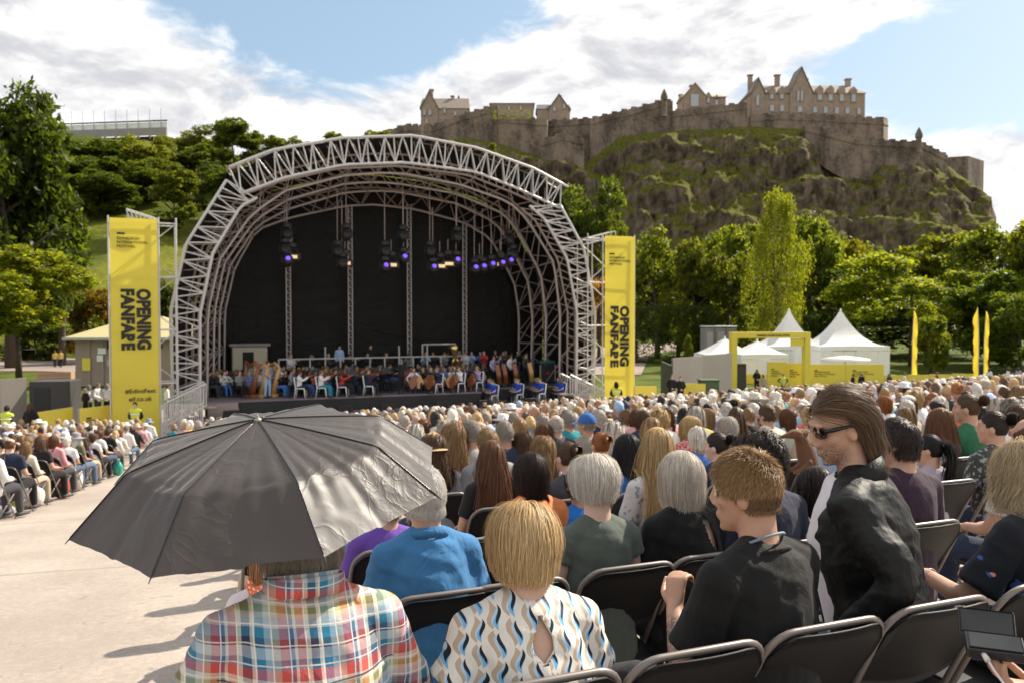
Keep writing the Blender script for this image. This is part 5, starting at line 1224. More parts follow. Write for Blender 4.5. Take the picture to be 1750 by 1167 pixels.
def CHL(k, who): return 'black folding chair under the ' + ' '.join(who.split()[:9])
S_, Lg = 'short', 'long'
member(4, 738, 741, ('slim', S_, 'ahead'), 'wavy', 'brown', 'grey', 'person with beige cap worn backwards over brown waves, grey shirt', hat='capback', hatc=(.48, .33, .17))
member(5, 803, 716, ('broad', Lg, 'left'), 'crop', 'grey', 'grey', 'grey haired man in a light grey jacket right of the beige cap', topcol=(.33, .31, .30))
member(5, 773, 722, ('slim', S_, 'ahead'), 'wavy', 'sandy', 'white', 'sandy haired woman in white between beige cap and grey jacket man')
member(3, 838, 749, ('slim', S_, 'ahead'), 'long', 'chestnut', 'black', 'woman with straight ginger brown long hair in a printed black T-shirt')
member(5, 860, 717, ('broad', S_, 'ahead'), 'crop', 'grey', 'navy', 'nearly bald man in a navy top behind the ginger brown woman', skin=2)
member(5, 891, 736, ('slim', S_, 'left'), 'wavy', 'brown', 'black', 'brown wavy haired woman right of the nearly bald man')
member(4, 927, 744, ('slim', S_, 'right'), 'wavy', 'sandy', 'lilac', 'woman with wavy blond hair in a white and lilac lace dress', topm=LACE)
member(6, 928, 722, ('broad', Lg, 'ahead'), 'bob', 'chestnut', 'cream', 'woman with rounded auburn bob left of the pink bald man')
member(6, 948, 706, ('broad', Lg, 'ahead'), 'bald', 'silver', 'charcoal', 'pink bald headed man in charcoal beside the auburn bob', skin=1)
member(7, 970, 700, ('broad', S_, 'ahead'), 'short', 'grey', 'teal', 'grey haired man in a bright teal top')
member(6, 1001, 706, ('broad', Lg, 'left'), 'crop', 'grey', 'grey', 'man in a blue baseball cap and stone grey jacket', hat='cap', hatc=(.03, .12, .36), topcol=(.27, .24, .20))
member(8, 1024, 699, ('broad', Lg, 'ahead'), 'short', 'silver', 'navy', 'silver haired man just right of the blue baseball cap')
member(6, 1046, 718, ('broad', S_, 'down'), 'short', 'grey', 'coral', 'grey haired person in coral bending forward', dz=0)
member(4, 1024, 737, ('slim', S_, 'ahead'), 'bun', 'ginger', 'coral', 'ginger blond woman with a low bun in coral')
member(3, 1070, 738, ('slim', S_, 'left'), 'long', 'black', 'blue', 'woman with long black hair in a royal blue top')
member(2, 986, 800, ('slim', Lg, 'ahead'), 'short', 'dark', 'blue', 'person in a bright blue sleeve hidden behind the white haired woman', topcol=(.02, .16, .50))
member(2, 1120, 727, ('slim', S_, 'ahead'), 'long', 'blond', 'white', 'woman with very long blond hair in a pale floral blouse', topm=FLORAL, topcol=(.55, .52, .48))
member(7, 1098, 699, ('slim', Lg, 'ahead'), 'lob', 'brown', 'navy', 'woman with brown shoulder length hair behind the very long blond hair')
member(7, 1127, 702, ('broad', S_, 'ahead'), 'short', 'brown', 'grey', 'short brown haired man behind and right of the very long blond hair')
member(5, 1177, 709, ('slim', S_, 'farleft'), 'lob', 'blond', 'red', 'blond woman in a red speckled dress with sunglasses looking left', topm=LACE, topcol=(.5, .06, .05))
member(7, 1207, 696, ('slim', S_, 'left'), 'lob', 'sandy', 'navy', 'blond woman looking left behind the red speckled dress')
member(3, 1223, 737, ('slim', 'none', 'left'), 'bun', 'dark', 'navy', 'dark haired woman with bare shoulders and a bun', skin=3)
member(5, 1242, 712, ('broad', Lg, 'ahead'), 'curly', 'silver', 'beige', 'person with a cloud of silver curls behind the bare shouldered woman')
member(4, 1312, 728, ('broad', Lg, 'down'), 'crop', 'silver', 'charcoal', 'man in a shiny charcoal jacket stooping forward')
member(6, 1304, 703, ('broad', Lg, 'ahead'), 'bald', 'brown', 'navy', 'tanned bald man behind the stooping charcoal jacket', skin=2)
member(6, 1345, 696, ('slim', Lg, 'ahead'), 'lob', 'chestnut', 'mint', 'woman with dark auburn long bob in a mint top')
member(1, 1291, 738, ('broad', S_, 'left'), 'curly', 'dark', 'navy', 'man with dark tight curls in a navy T-shirt behind the spiky haired man', lod=1, topcol=(.025, .028, .05))
member(2, 658, 838, ('broad', S_, 'ahead'), 'short', 'grey', 'lilac', 'person in purple mostly hidden by the umbrella edge', topcol=(.13, .06, .32))
member(1, 1530, 712, ('broad', Lg, 'left'), 'short', 'dark', 'maroon', 'person in a dark plum hooded raincoat behind the leather jacket', lod=1, topcol=(.035, .018, .032))
member(5, 1490, 688, ('broad', S_, 'ahead'), 'bald', 'silver', 'white', 'bald pale headed man behind the leather jacket man', skin=3)
member(7, 1511, 675, ('slim', S_, 'ahead'), 'bob', 'ginger', 'white', 'ginger bobbed woman left of the white cap')
member(6, 1551, 676, ('slim', S_, 'left'), 'lob', 'brown', 'grey', 'woman in a white baseball cap looking left', hat='cap', hatc=(.66, .65, .62))
member(3, 1604, 695, ('slim', S_, 'left'), 'long', 'chestnut', 'grey', 'woman with long straight chestnut hair at right', topcol=(.3, .3, .32))
member(3, 1650, 672, ('slim', S_, 'left'), 'bun', 'brown', 'green', 'woman in a dark green top with high bun at right')
member(2, 1694, 701, ('broad', S_, 'left'), 'bun', 'dark', 'black', 'dark haired woman with patterned black sleeves at right', topm=FLORAL, topcol=(.05, .05, .045))
member(2, 1586, 746, ('slim', S_, 'left'), 'tail', 'black', 'lilac', 'woman with black ponytail in a pale lilac top at right', topcol=(.34, .30, .36))
member(6, 1690, 681, ('broad', S_, 'ahead'), 'crop', 'grey', 'white', 'person in a pale blue grey cap at right', hat='cap', hatc=(.28, .36, .42))
member(7, 1652, 668, ('broad', S_, 'ahead'), 'short', 'dark', 'coral', 'dark haired person in coral beyond the high bun at right')
member(2, 1740, 690, ('broad', S_, 'ahead'), 'short', 'brown', 'maroon', 'brown haired person in maroon at the right edge')
member(1, 1392, 800, ('slim', S_, 'ahead'), 'lob', 'dark', 'white', 'person in a black and white striped top behind the leather jacket man', topm=cloth_mat('striped_cloth', colnode=lambda nt, v: mixc(nt, ((sepxyz(nt, v)[0] * 42 + sepxyz(nt, v)[2] * 5).fract()).lt(.45), (.62, .58, .55), (.012, .012, .014))))
# ---- everybody else of the main block, nearest first
HS = [('short', 22), ('crop', 10), ('bald', 9), ('bob', 12), ('lob', 12), ('long', 8), ('wavy', 8), ('curly', 5), ('bun', 5), ('pixie', 9)]
HN = dict(short='short {} hair', crop='cropped {} hair', bald='balding {} hair', bob='{} bobbed hair', lob='shoulder length {} hair', long='long {} hair', wavy='wavy {} hair', curly='curly {} hair', bun='{} hair in a bun', pixie='soft rounded {} hair')
def pick(w_):
    t = rnd.random() * sum(x_[1] for x_ in w_)
    for a, c in w_:
        t -= c
        if t <= 0: return a
HC = [('white', 17), ('silver', 17), ('grey', 12), ('blond', 16), ('sandy', 16), ('brown', 15), ('chestnut', 8), ('dark', 10), ('black', 3), ('ginger', 4)]
TC = [('white', 20), ('cream', 9), ('pink', 6), ('coral', 3), ('red', 3), ('navy', 9), ('black', 8), ('charcoal', 5), ('grey', 8), ('lilac', 3), ('teal', 3), ('blue', 4), ('pale_blue', 7), ('green', 2), ('olive', 3), ('yellow', 2), ('beige', 5), ('mint', 2), ('maroon', 2)]
SEEN = set()
ZONES = [(330, 'at the foot of the left banner'), (480, 'below the harps'), (600, 'below the white stage chairs'), (720, 'below the conductor'), (830, 'below the cellos'), (990, 'below the blue shirted players'), (1110, 'below the right banner'), (1250, 'below the grey hoarding'), (1390, 'below the yellow gate'), (1530, 'below the pagoda tents'), (1640, 'below the single flag'), (9999, 'below the pair of flags')]
def person_auto(pos, rz, px, where, group, lod, feet=False, hatp=.06):
    for _ in range(60):
        hs, hc, tc = pick(HS), pick(HC), pick(TC)
        hat = None; r_ = rnd.random()
        if r_ < hatp: hat = rnd.choice(['cap', 'sun', 'cap'])
        hatn = rnd.choice(['white', 'navy', 'beige', 'grey', 'black', 'pale_blue']) if hat else None
        turn = pick([('ahead', 6), ('left', 2), ('right', 2), ('down', .6)])
        sl_ = pick([('short', 6), ('long', 4)])
        lab = f"{tc.replace('_', ' ')} {'jumper' if sl_ == 'long' else 'top'}, " + (f"{hatn.replace('_', ' ')} {'cap' if hat == 'cap' else 'sun hat'} over {hc} hair" if hat else HN[hs].format(hc)) + ', ' + where
        if lab not in SEEN: break
    SEEN.add(lab)
    wom = hs in ('bob', 'lob', 'long', 'wavy', 'bun', 'pixie')
    b_ = pick([('slim', 6), ('stout', 3), ('broad', 1)]) if wom else pick([('broad', 6), ('stout', 3), ('slim', 1)])
    if hat and hs in ('bun', 'bald', 'curly'): hs = 'short'
    if turn == 'down' and lod == 2: turn = 'ahead'
    hv = rnd.uniform(.85, 1.15); tv = rnd.uniform(.85, 1.15)
    return seated(pos, rz + rnd.uniform(-.18, .18), (b_, sl_, turn), hs, tuple(c * hv for c in HAIRC[hc]), rnd.choice(SK[:5]) if rnd.random() < .97 else SK[5], tuple(min(.75, c * tv) for c in TOPC[tc]), rnd.choice([TOPC['navy'], TOPC['black'], TOPC['charcoal'], TOPC['beige'], (.10, .15, .23), (.06, .09, .15)]), 'person in ' + lab, group, lod, rnd.uniform(.94, 1.05), hat, TOPC[hatn] if hat else None, feet=feet)
seats = []
def edge(Y): return -.8 - .215 * (Y - 2.1) - max(0, Y - 10) * .245
for k in range(1, 29):
    X = -14.0 + rnd.uniform(0, .3)
    while X < 26:
        X += .46 if rnd.random() < .90 else .92
        p = rowpt(k, X)
        if p.x < edge(p.y) or p.y < 3.2: continue
        if (p - S0).dot(NB) > -3.4: continue
        d = (p.x / p.y * F + CX)
        if d > 1840 or d < 130: continue
        if k == 1 and d < 1700: continue
        if any(kk == k and abs(x_ - p.x) < .40 for kk, x_ in USED): continue
        if k == 2 and 560 < d < 1600: continue
        if k == 3 and 700 < d < 1560 and rnd.random() < .5: continue
        seats.append((p.y, d, k, p + Vector((rnd.uniform(-.05, .05), rnd.uniform(-.06, .06), 0))))
def hidden(d, p):                                   # behind the umbrella or the foreground people
    y_ = HY + (EYE - p.z - 1.2) * F / p.y
    return (250 < d < 700 and y_ > 735) or (130 < d < 300 and y_ > 790)
seats.sort(key=lambda s: s[0])
vis = [s for s in seats if not hidden(s[1], s[3]) or (s[0] < 10 and s[3].x < edge(s[0]) + .9)]
NEAR = vis[:100]; FAR = vis[100:]
for Y, d, k, p in NEAR:
    zn = next(z_ for lim, z_ in ZONES if d < lim)
    dep = 'near' if Y < 9 else 'midway' if Y < 13 else 'farther'
    t_ = person_auto(p, SA, d, f'{dep} {zn}'.replace('the ', ''), 'audience seated in the main block', 1 if Y < 7.5 else 2)
    if k <= 3: chair(rowpt(k, p.x), SA, f'black folding chair under the ' + ' '.join(C.objects[t_.name]['label'].split()[:10]))
# ---- left block
LB = R(-7); nl_ = Vector((math.sin(-LB), math.cos(-LB), 0)); tl_ = Vector((-math.cos(LB), -math.sin(LB), 0))
ORD = ['rear', 'second', 'third', 'fourth', 'fifth', 'sixth', 'seventh', 'eighth', 'ninth', 'tenth', 'eleventh', 'twelfth', 'thirteenth', 'fourteenth']
lseats = []
for r_ in range(20):
    e = Vector((-8.05, 13.0, 0)) + Vector((-.27, .963, 0)) * (r_ * 1.08)
    for c_ in range(16):
        p = e + tl_ * (c_ * .52 + rnd.uniform(-.04, .04)); d = p.x / p.y * F + CX
        if d < -40 or p.y > 34.5: break
        if rnd.random() < .06: continue
        p.z = ground(p.x, p.y); lseats.append((p.y, d, r_, c_, p))
lseats.sort(key=lambda s: s[0])
SPECIAL = {}
def special(px, py, **kw):
    q = on_ground(px, py); b_ = min(lseats, key=lambda s: (s[4].x - q.x) ** 2 + (s[4].y - q.y) ** 2 + (0 if s not in SPECIAL.values() else 1e6)); SPECIAL[id(b_)] = (b_, kw)
special(135, 826, key=('stout', Lg, 'ahead'), hair='pixie', hc='white', top='coral', lab='woman in coral red jumper and white hat at the aisle of the left block', hat='sun', hatc=TOPC['white'], col=(.55, .05, .07))
special(70, 850, key=('stout', Lg, 'ahead'), hair='lob', hc='chestnut', top='pink', lab='woman with brown hair in a pink jumper in the left block')
special(20, 868, key=('stout', Lg, 'left'), hair='bun', hc='dark', top='white', lab='woman in a white checked shirt with dark hair at the left edge', topm=DOTS)
special(175, 812, key=('broad', S_, 'ahead'), hair='short', hc='brown', top='black', lab='man in a black T-shirt behind the coral red jumper')
special(210, 795, key=('broad', Lg, 'ahead'), hair='crop', hc='grey', top='white', lab='man in a loose white shirt on the aisle of the left block')
special(248, 775, key=('broad', Lg, 'ahead'), hair='short', hc='grey', top='white', lab='person in white with a grey blue bucket hat near the left banner', hat='sun', hatc=(.2, .26, .34))
special(100, 838, key=('broad', Lg, 'right'), hair='bob', hc='ginger', top='grey', lab='ginger haired person in a grey jumper in the left block')
cnt = 0; LFAR = []
for s in lseats:
    Y, d, r_, c_, p = s
    if hidden(d, p): continue
    if id(s) in SPECIAL:
        kw = SPECIAL[id(s)][1]; seated(p, LB, kw['key'], kw['hair'], HAIRC[kw['hc']], SK[1], kw.get('col') or TOPC[kw['top']], (.10, .15, .23) if rnd.random() < .6 else TOPC['charcoal'], kw['lab'], 'audience seated in the left block', 1, 1.02, kw.get('hat'), kw.get('hatc'), kw.get('topm'), True)
    elif cnt < 44:
        cnt += 1; person_auto(p, LB, d, 'left block, ' + ('rear row' if Y < 17 else 'second row' if Y < 19.5 else 'middle' if Y < 23 else 'front') + (' at aisle' if c_ < 2 else ' near edge' if d < 60 else ''), 'audience seated in the left block', 2, c_ < 3)
    else: LFAR.append((Y, d, r_, p)); continue
    if c_ < 4 and r_ < 14:
        chair(p, LB, f'black folding chair in the left block, {"aisle" if c_ == 0 else "second" if c_ == 1 else "third" if c_ == 2 else "fourth"} seat of the {ORD[r_]} row from the back', 'folding chairs of the left block', False)
# ---- the rest: one mass
def far_templates():
    out = []
    for kind in ('short', 'lob', 'bob', 'bun', 'crop', 'sun'):
        tb = BM(); parts = []
        def add(fn, pt_): n0 = len(tb.verts); fn(); parts.extend([pt_] * (len(tb.verts) - n0))
        add(lambda: sphere(tb, (0, -.018, 1.185), (.088, .098, .11), None, 10, 7), 0)
        if kind == 'lob': add(lambda: loft(tb, [((0, -.03 - .02 * k, 1.17 - k * .085), (.088 + .006 * k, 0, 0), (0, .07 - .008 * k, 0)) for k in range(4)]), 0)
        if kind == 'bob': add(lambda: loft(tb, [((0, -.025, z), (rx, 0, 0), (0, ry, 0)) for z, rx, ry in ((1.2, .09, .09), (1.12, .10, .085), (1.05, .09, .07))]), 0)
        if kind == 'bun': add(lambda: sphere(tb, (0, -.125, 1.22), (.05, .045, .05), None, 8, 6), 0)
        if kind == 'sun': add(lambda: lathe(tb, [(.2, 1.2), (.1, 1.22), (.1, 1.29), (.03, 1.315)], 12, (0, -.01, 0)), 3)
        add(lambda: sphere(tb, (0, .022, 1.145), (.072, .082, .105), None, 10, 7), 1); add(lambda: tube(tb, [(0, -.05, 1.0), (0, -.02, 1.12)], [.062, .056], 8), 1)
        for s in (-1, 1): add(lambda: sphere(tb, (s * .086, 0, 1.15), (.014, .02, .03), None, 6, 4), 1)
        w_ = .92 if kind in ('lob', 'bob', 'bun') else 1.02
        add(lambda: loft(tb, [((0, -.08, z), (rx * w_, 0, 0), (0, ry, 0)) for z, rx, ry in ((.45, .17, .13), (.7, .16, .125), (.88, .20, .12), (.95, .19, .10), (1.0, .13, .075), (1.035, .068, .06))]), 2)
        for s in (-1, 1): add(lambda: tube(tb, [(s * .185 * w_, -.08, .95), (s * .235 * w_, -.02, .7), (s * .12, .2, .62)], [.06, .05, .04], 7), 2)
        bmesh.ops.triangulate(tb, faces=tb.faces[:]); tb.verts.ensure_lookup_table()
        out.append((kind, np.array([q.co for q in tb.verts]), np.array([[q.index for q in f.verts] for f in tb.faces]), np.array(parts))); tb.free()
    return out
FT = far_templates()
def far_crowd(name, lst):
    VV, FF, CC = [], [], []; n0 = 0
    for it in lst:
        kind, Vb, Fb, part = rnd.choice(FT[:5] if rnd.random() < .95 else FT[5:])
        p = it[-1]; a = SA + rnd.uniform(-.35, .35) if name != 'left' else LB + rnd.uniform(-.3, .3); s = rnd.uniform(.9, 1.09); c, si = math.cos(a), math.sin(a)
        v_ = Vb * s * np.array([rnd.uniform(.93, 1.07), 1, 1]); ha = rnd.uniform(-.5, .5); hd = (part < 2) | (part == 3)
        hx, hy = v_[:, 0] * math.cos(ha) - v_[:, 1] * math.sin(ha), v_[:, 0] * math.sin(ha) + v_[:, 1] * math.cos(ha)
        v_ = np.stack([np.where(hd, hx, v_[:, 0]), np.where(hd, hy, v_[:, 1]), v_[:, 2]], 1) + np.where(part == 0, 1, 0)[:, None] * rng.normal(size=v_.shape) * .008
        v_ = np.stack([v_[:, 0] * c - v_[:, 1] * si + p.x, v_[:, 0] * si + v_[:, 1] * c + p.y, v_[:, 2] + p.z], 1)
        FF.append(Fb + n0); n0 += len(Vb); VV.append(v_)
        sk = rnd.choice(SK[:5]); hc = HAIRC[pick(HC)]
        if kind == 'crop' and rnd.random() < .4: hc = tuple(a_ * .6 + b_ * .4 for a_, b_ in zip(sk, hc))
        if kind in ('short', 'crop') and rnd.random() < .10: hc = TOPC[rnd.choice(['white', 'beige', 'navy', 'pale_blue'])]
        cols = np.array([hc, sk, TOPC[pick(TC)], TOPC[rnd.choice(['white', 'cream', 'beige'])]]); col = cols[part] * rnd.uniform(.85, 1.15); CC.append(np.concatenate([col, np.ones((len(col), 1))], 1))
    me = np_mesh('audience', np.concatenate(VV), np.concatenate(FF), True)
    ca = me.color_attributes.new('col', 'FLOAT_COLOR', 'POINT'); ca.data.foreach_set('color', np.concatenate(CC).astype(np.float32).ravel())
    m, nt, b = new_mat('distant_audience'); setcol(nt, b, scale_col(nt, attr(nt, 'col'), noi(nt, coords(nt), 30, 4) * .5 + .75)); b.inputs['Roughness'].default_value = .7; me.materials.append(m)
    return stuff(mesh_obj('audience', me))
o = far_crowd('main', FAR); tag(o, 'distant mass of seated audience in the rows towards the stage', 'audience')
if LFAR: o = far_crowd('left', LFAR); tag(o, 'distant mass of seated audience of the left block towards the left banner', 'audience')
# ================================================================ the people nearest the camera
def ramp(nt, f, stops):
    n = nt.nodes.new('ShaderNodeValToRGB'); n.color_ramp.interpolation = 'CONSTANT'; e = n.color_ramp.elements
    while len(e) < len(stops): e.new(1)
    for i, (p, c) in enumerate(stops): e[i].position = p; e[i].color = rgb(c)
    nt.links.new(f.s, n.inputs[0]); return n.outputs[0]
def f_plaid(nt, v):
    x, y, z = sepxyz(nt, v); wob = noi(nt, v, 5, 2) * .012
    a = ((x + wob + 3) * 7.4).fract(); c = ((z + wob + x * .05 + 3) * 6.6).fract()
    wa = ramp(nt, a, [(0, (.55, .12, .09)), (.13, (.62, .56, .45)), (.2, (.03, .03, .07)), (.33, (.60, .56, .5)), (.4, (.02, .16, .28)), (.53, (.35, .45, .52)), (.64, (.42, .38, .30)), (.74, (.48, .08, .07)), (.86, (.10, .08, .18)), (.95, (.65, .62, .55))])
    we = ramp(nt, c, [(0, (.03, .03, .07)), (.12, (.03, .20, .32)), (.25, (.42, .50, .55)), (.36, (.60, .55, .42)), (.42, (.32, .32, .08)), (.5, (.62, .56, .45)), (.6, (.5, .06, .05)), (.74, (.03, .17, .30)), (.86, (.40, .46, .50))])
    col = mixc(nt, .5, wa, we)
    l1 = ((x + wob) * 29.6 + .3).fract().lt(.08); l2 = ((z + x * .05 + wob) * 26.4 + .1).fract().lt(.07)
    col = mixc(nt, l1 * .75, col, (.72, .66, .6)); return mixc(nt, l2 * .75, col, (.70, .62, .55))
PLAID = cloth_mat('plaid_shirt_cloth', colnode=f_plaid, fold=.55, fscale=6)
def f_wave(nt, v):
    x, y, z = sepxyz(nt, v); u = x * (1 / .043) + 40; ci = u.floor(); fu = u.fract() - .5; vz = z * (1 / .062) + ci * .5 + 40; fv = vz.fract() - .5
    s = ((vz.floor() + ci).mod(2)) * 2 - 1; w_ = (fv * 6.283).sin() * s
    def lens(off, wd, sh, col0, col1, fr=3.2):
        r_ = ((fv - sh) * fr).op('COSINE').max(0); d = (fu - off - w_ * .13).abs(); return mixc(nt, d.lt(r_ * wd), col0, col1)
    c = lens(-.13, .30, 0, (.70, .66, .60), (.47, .36, .26)); c = lens(.10, .25, -.05, c, (.42, .55, .68), 3.7); c = lens(.15, .16, -.14, c, (.17, .42, .70), 4.4); c = lens(.20, .12, .06, c, (.012, .014, .02), 4.3)
    c2 = ((fu.abs()).gt(.47)); return mixc(nt, c2 * .5, c, (.72, .69, .64))
WAVE = cloth_mat('wave_print_cloth', colnode=f_wave, fold=.3, sheen=.1, rough=.6)
POLO = cloth_mat('polo_cloth', (.045, .17, .36), fold=.5); BLACKTEE = cloth_mat('black_jersey', (.007, .0068, .007), fold=.45, rough=.8, sheen=.15)
SAGE = cloth_mat('sage_jersey', (.085, .10, .085), fold=.35); ORANGE = cloth_mat('orange_jersey', (.62, .20, .07), fold=.35)
LEATHER = cloth_mat('black_jacket_cloth', (.0065, .0068, .0065), rough=.58, fold=.4, sheen=0, fscale=9, spec=.3)
WHITETEE = cloth_mat('white_jersey', (.66, .62, .66), fold=.3); PINKTEE = cloth_mat('pinkish_white_jersey', (.66, .58, .60), fold=.3)
JEANS = cloth_mat('denim', (.09, .11, .14), fold=.5); DARKJEANS = cloth_mat('dark_trousers', (.015, .016, .02), fold=.5)
def f_tropic(nt, v):
    a = noi(nt, v, 9, 2, .5, .8); b_ = noi(nt, v, 8.1, 2, .5, .6); c = mixc(nt, b_.ss(.60, .615), (.010, .011, .016), (.04, .09, .28)); return mixc(nt, a.ss(.635, .645), c, (.58, .22, .20))
TROPIC = cloth_mat('black_floral_cloth', colnode=f_tropic, fold=.35)
def glasses(H, t, m, lens, wrap=False, hy=0):
    g = BM(); L = BM()
    for s in (-1, 1):
        pts = [(s * (.033 + .027 * math.cos(a)), .094 - .018 * (abs(.033 + .027 * math.cos(a)) / .06) ** 2 + hy, .003 + (.019 if not wrap else .02) * math.sin(a)) for a in np.linspace(0, 2 * math.pi, 14, endpoint=False)]
        tube(g, pts, .0032 if not wrap else .004, 6, closed=True)
        tube(g, [(s * .06, .078 + hy, .007), (s * .077, .055, .008), (s * .081, .0, .004), (s * .079, -.02, -.008)], [.0035 if not wrap else .008, .003 if not wrap else .008, .003 if not wrap else .006, .003], 6)
        vs = [L.verts.new((p[0], p[1] + .001, p[2])) for p in pts]; L.faces.new(vs)
    tube(g, [(-.008, .096 + hy, .006), (.008, .096 + hy, .006)], .003, 6)
    o = obj('glasses_frame', g, m, t, True); o.matrix_local = H; o2 = obj('lens', L, lens, t); o2.matrix_local = H
DARKLENS = plain('dark_lens', (.012, .008, .008), .08); WFRAME = plain('white_frame', (.7, .68, .64), .35); BFRAME = plain('black_frame', (.012, .011, .011), .25)
def hero(pos, rz, fig, label, hair=None, hcol=None, skin=SKINC[0], top=None, sleeve=.62, g=.014, leg=DARKJEANS, voxel=.0075, hands=None, scale=1.0, lod=0, legs=True, cut=None, skinm=None, hairs=None, wrinkle=.0035, lo=-.06, flare=.006):
    t = empty('person', pos, rz, label, 'person'); t.scale = (scale,) * 3
    bo = mesh_obj('body', fig.body(voxel, True, hands, smooth=4), skinm or SKIN, t, color=skin)
    me = fig.top(voxel, sleeve, g, smooth=5, lo=lo, flare=flare); co = np.array([v_.co for v_ in me.vertices]); nr = np.array([v_.normal for v_ in me.vertices])
    d = np.array([noise.fractal(Vector((c[0] * 9 + c[2] * 5, c[1] * 9, c[2] * 13 - abs(c[0]) * 6)), 1, 2, 3) + .8 * (1 - abs(noise.noise(Vector((c[0] * 7 + c[2] * 4, c[1] * 7, c[2] * 9 + 40))) * 3)) for c in co])
    co = co + nr * (d * wrinkle)[:, None]; me.vertices.foreach_set('co', co.astype(np.float32).ravel()); me.update()
    if cut:                                          # a real opening in the cloth
        b2 = bmesh.new(); b2.from_mesh(me); bmesh.ops.delete(b2, geom=[f for f in b2.faces if cut(f.calc_center_median())], context='FACES'); b2.to_mesh(me); b2.free()
    mesh_obj('top', me, top, t)
    if legs: mesh_obj('trousers', fig.trousers(.012), leg, t); obj('shoes', shoes_bm(fig), SHOE, t, True)
    for hs, hc, n_, *sc_ in (hairs or ([(hair, hcol, lod)] if hair else [])):
        h = mesh_obj('hair', hair_for(hs, n_), None, t, color=hc); h.matrix_local = fig.H @ (Matrix.Diagonal((*sc_[0], 1)) if sc_ else Matrix()); stuff(h)
    return t
def place(k, px, fig, ytop, extra=.112):
    p = row_px(k, px); s = (at(px, ytop, p.y).z - p.z) / (fig.H.translation.z + extra); USED.append((k, p.x)); return p, max(.9, min(1.14, s))
def shift(p, fig, s, rz=SA):                        # put the head, not the hips, over the measured spot
    q = p - Matrix.Rotation(rz, 3, 'Z') @ Vector((fig.H.translation.x * s, fig.H.translation.y * s * .6, 0)); return Vector((q.x, q.y, ground(q.x, q.y)))
# --- man in the plaid shirt, holding the umbrella
UC, UAX = Vector((-.686, 2.362, EYE - .287)), Vector((math.sin(-.074), math.sin(-.205), 1)).normalized()
p = rowpt(0, -.53); f = Fig(sw=.19, waist=.17, depth=.14, lean=.10, yaw=.1, pitch=.45, chest=1.04, neck=.86, headfwd=.03); sP = 1.09
grip = UC - UAX * .60; inv = Matrix.Rotation(-SA, 3, 'Z'); gl = (inv @ (grip - p)) / sP
f.arms[-1] = (f.T(-.27, .10, .22), gl + Vector((-.02, -.07, -.04))); f.arms[1] = (f.T(.275, .06, .2), Vector((.16, .24, .60)))
t = hero(p, SA, f, 'man in a colourful plaid shirt seen from behind beneath the black umbrella', 'short', HAIRC['grey'], SKINC[0], PLAID, .95, .013, hands={-1: (Vector((.15, .8, .5)), Vector((1, .1, 0)), 1.0), 1: (Vector((-.3, 1, 0)), Vector((0, 0, -1)), .3)}, scale=sP, wrinkle=.005)
cb = BM(); nb = f.T(0, -.014, .53)
for r_, z0, z1 in ((.079, -.012, .042), (.088, .036, -.006)):
    pts = [[(nb.x + r_ * 1.0 * math.cos(a) * (1 if k else .97), nb.y + r_ * .95 * math.sin(a), nb.z + (z0, z1)[k] - .018 * math.sin(a)) for a in np.linspace(0, 2 * math.pi, 30)] for k in (0, 1)]
    vs = [[cb.verts.new(q) for q in ring] for ring in pts]
    for j in range(29): cb.faces.new((vs[0][j], vs[0][j + 1], vs[1][j + 1], vs[1][j]))
o = obj('collar', cb, PLAID, t, True); md = o.modifiers.new('s', 'SOLIDIFY'); md.thickness = .004
from mathutils.bvhtree import BVHTree
def back_of(o):
    bv = BVHTree.FromPolygons([v_.co for v_ in o.data.vertices], [list(f_.vertices) for f_ in o.data.polygons])
    return lambda a, c: (lambda h: h[0].y if h[0] else -.2)(bv.ray_cast(Vector((a, -1, c)), Vector((0, 1, 0))))
by = back_of([c for c in t.children if c.name.startswith('top')][0]); zy = f.T(0, 0, .375).z
obj('yoke_seam', tube(BM(), [(x_, by(x_, zy) - .0012, zy) for x_ in np.linspace(-.19, .19, 40)], .0013, 6), plain('navy_thread', (.05, .05, .09), .8), t, True)
for x_ in (-.03, .03): obj('pleat', tube(BM(), [(x_ * (1 + q * .2), by(x_ * (1 + q * .2), zy - .002 - q * .2) - .0005, zy - .002 - q * .2) for q in np.linspace(0, 1, 14)], [.003 - .0022 * q for q in np.linspace(0, 1, 14)], 6), PLAID, t, True)
# --- umbrella
m, nt, b = new_mat('umbrella_fabric'); v = coords(nt); w1 = noi(nt, v, 7, 3, .5, 1.2); w2 = noi(nt, v, 19, 3, .5, 1.0); wm = noi(nt, v, 3.5, 2).ss(.40, .62); w3 = noi(nt, v, 420, 2)
ridge = ((w1 - .5).abs() * -2 + 1).pw(16); ridge2 = ((w2 - .5).abs() * -2 + 1).pw(10) * wm
setcol(nt, b, scale_col(nt, (.030, .027, .027), noi(nt, v, 3, 4) * .5 + .75)); b.inputs['Roughness'].default_value = .50; b.inputs['Specular IOR Level'].default_value = .95
b.inputs['Sheen Weight'].default_value = .25; b.inputs['Sheen Roughness'].default_value = .35
bump(nt, b, ridge * .55 + ridge2 * .4 + w1 * .3 + w3 * .015, .28, .005); thin(nt, b, (.22, .15, .115), .32); UMB = m
uu = Vector((0, 1, 0)).cross(UAX).normalized(); uv = UAX.cross(uu)
ROT, R1, H1, RR, H2 = -1.854, .343, .067, .498, .201
umb = empty('umbrella', UC, 0, 'open black folding umbrella held over the man in the plaid shirt', 'umbrella')
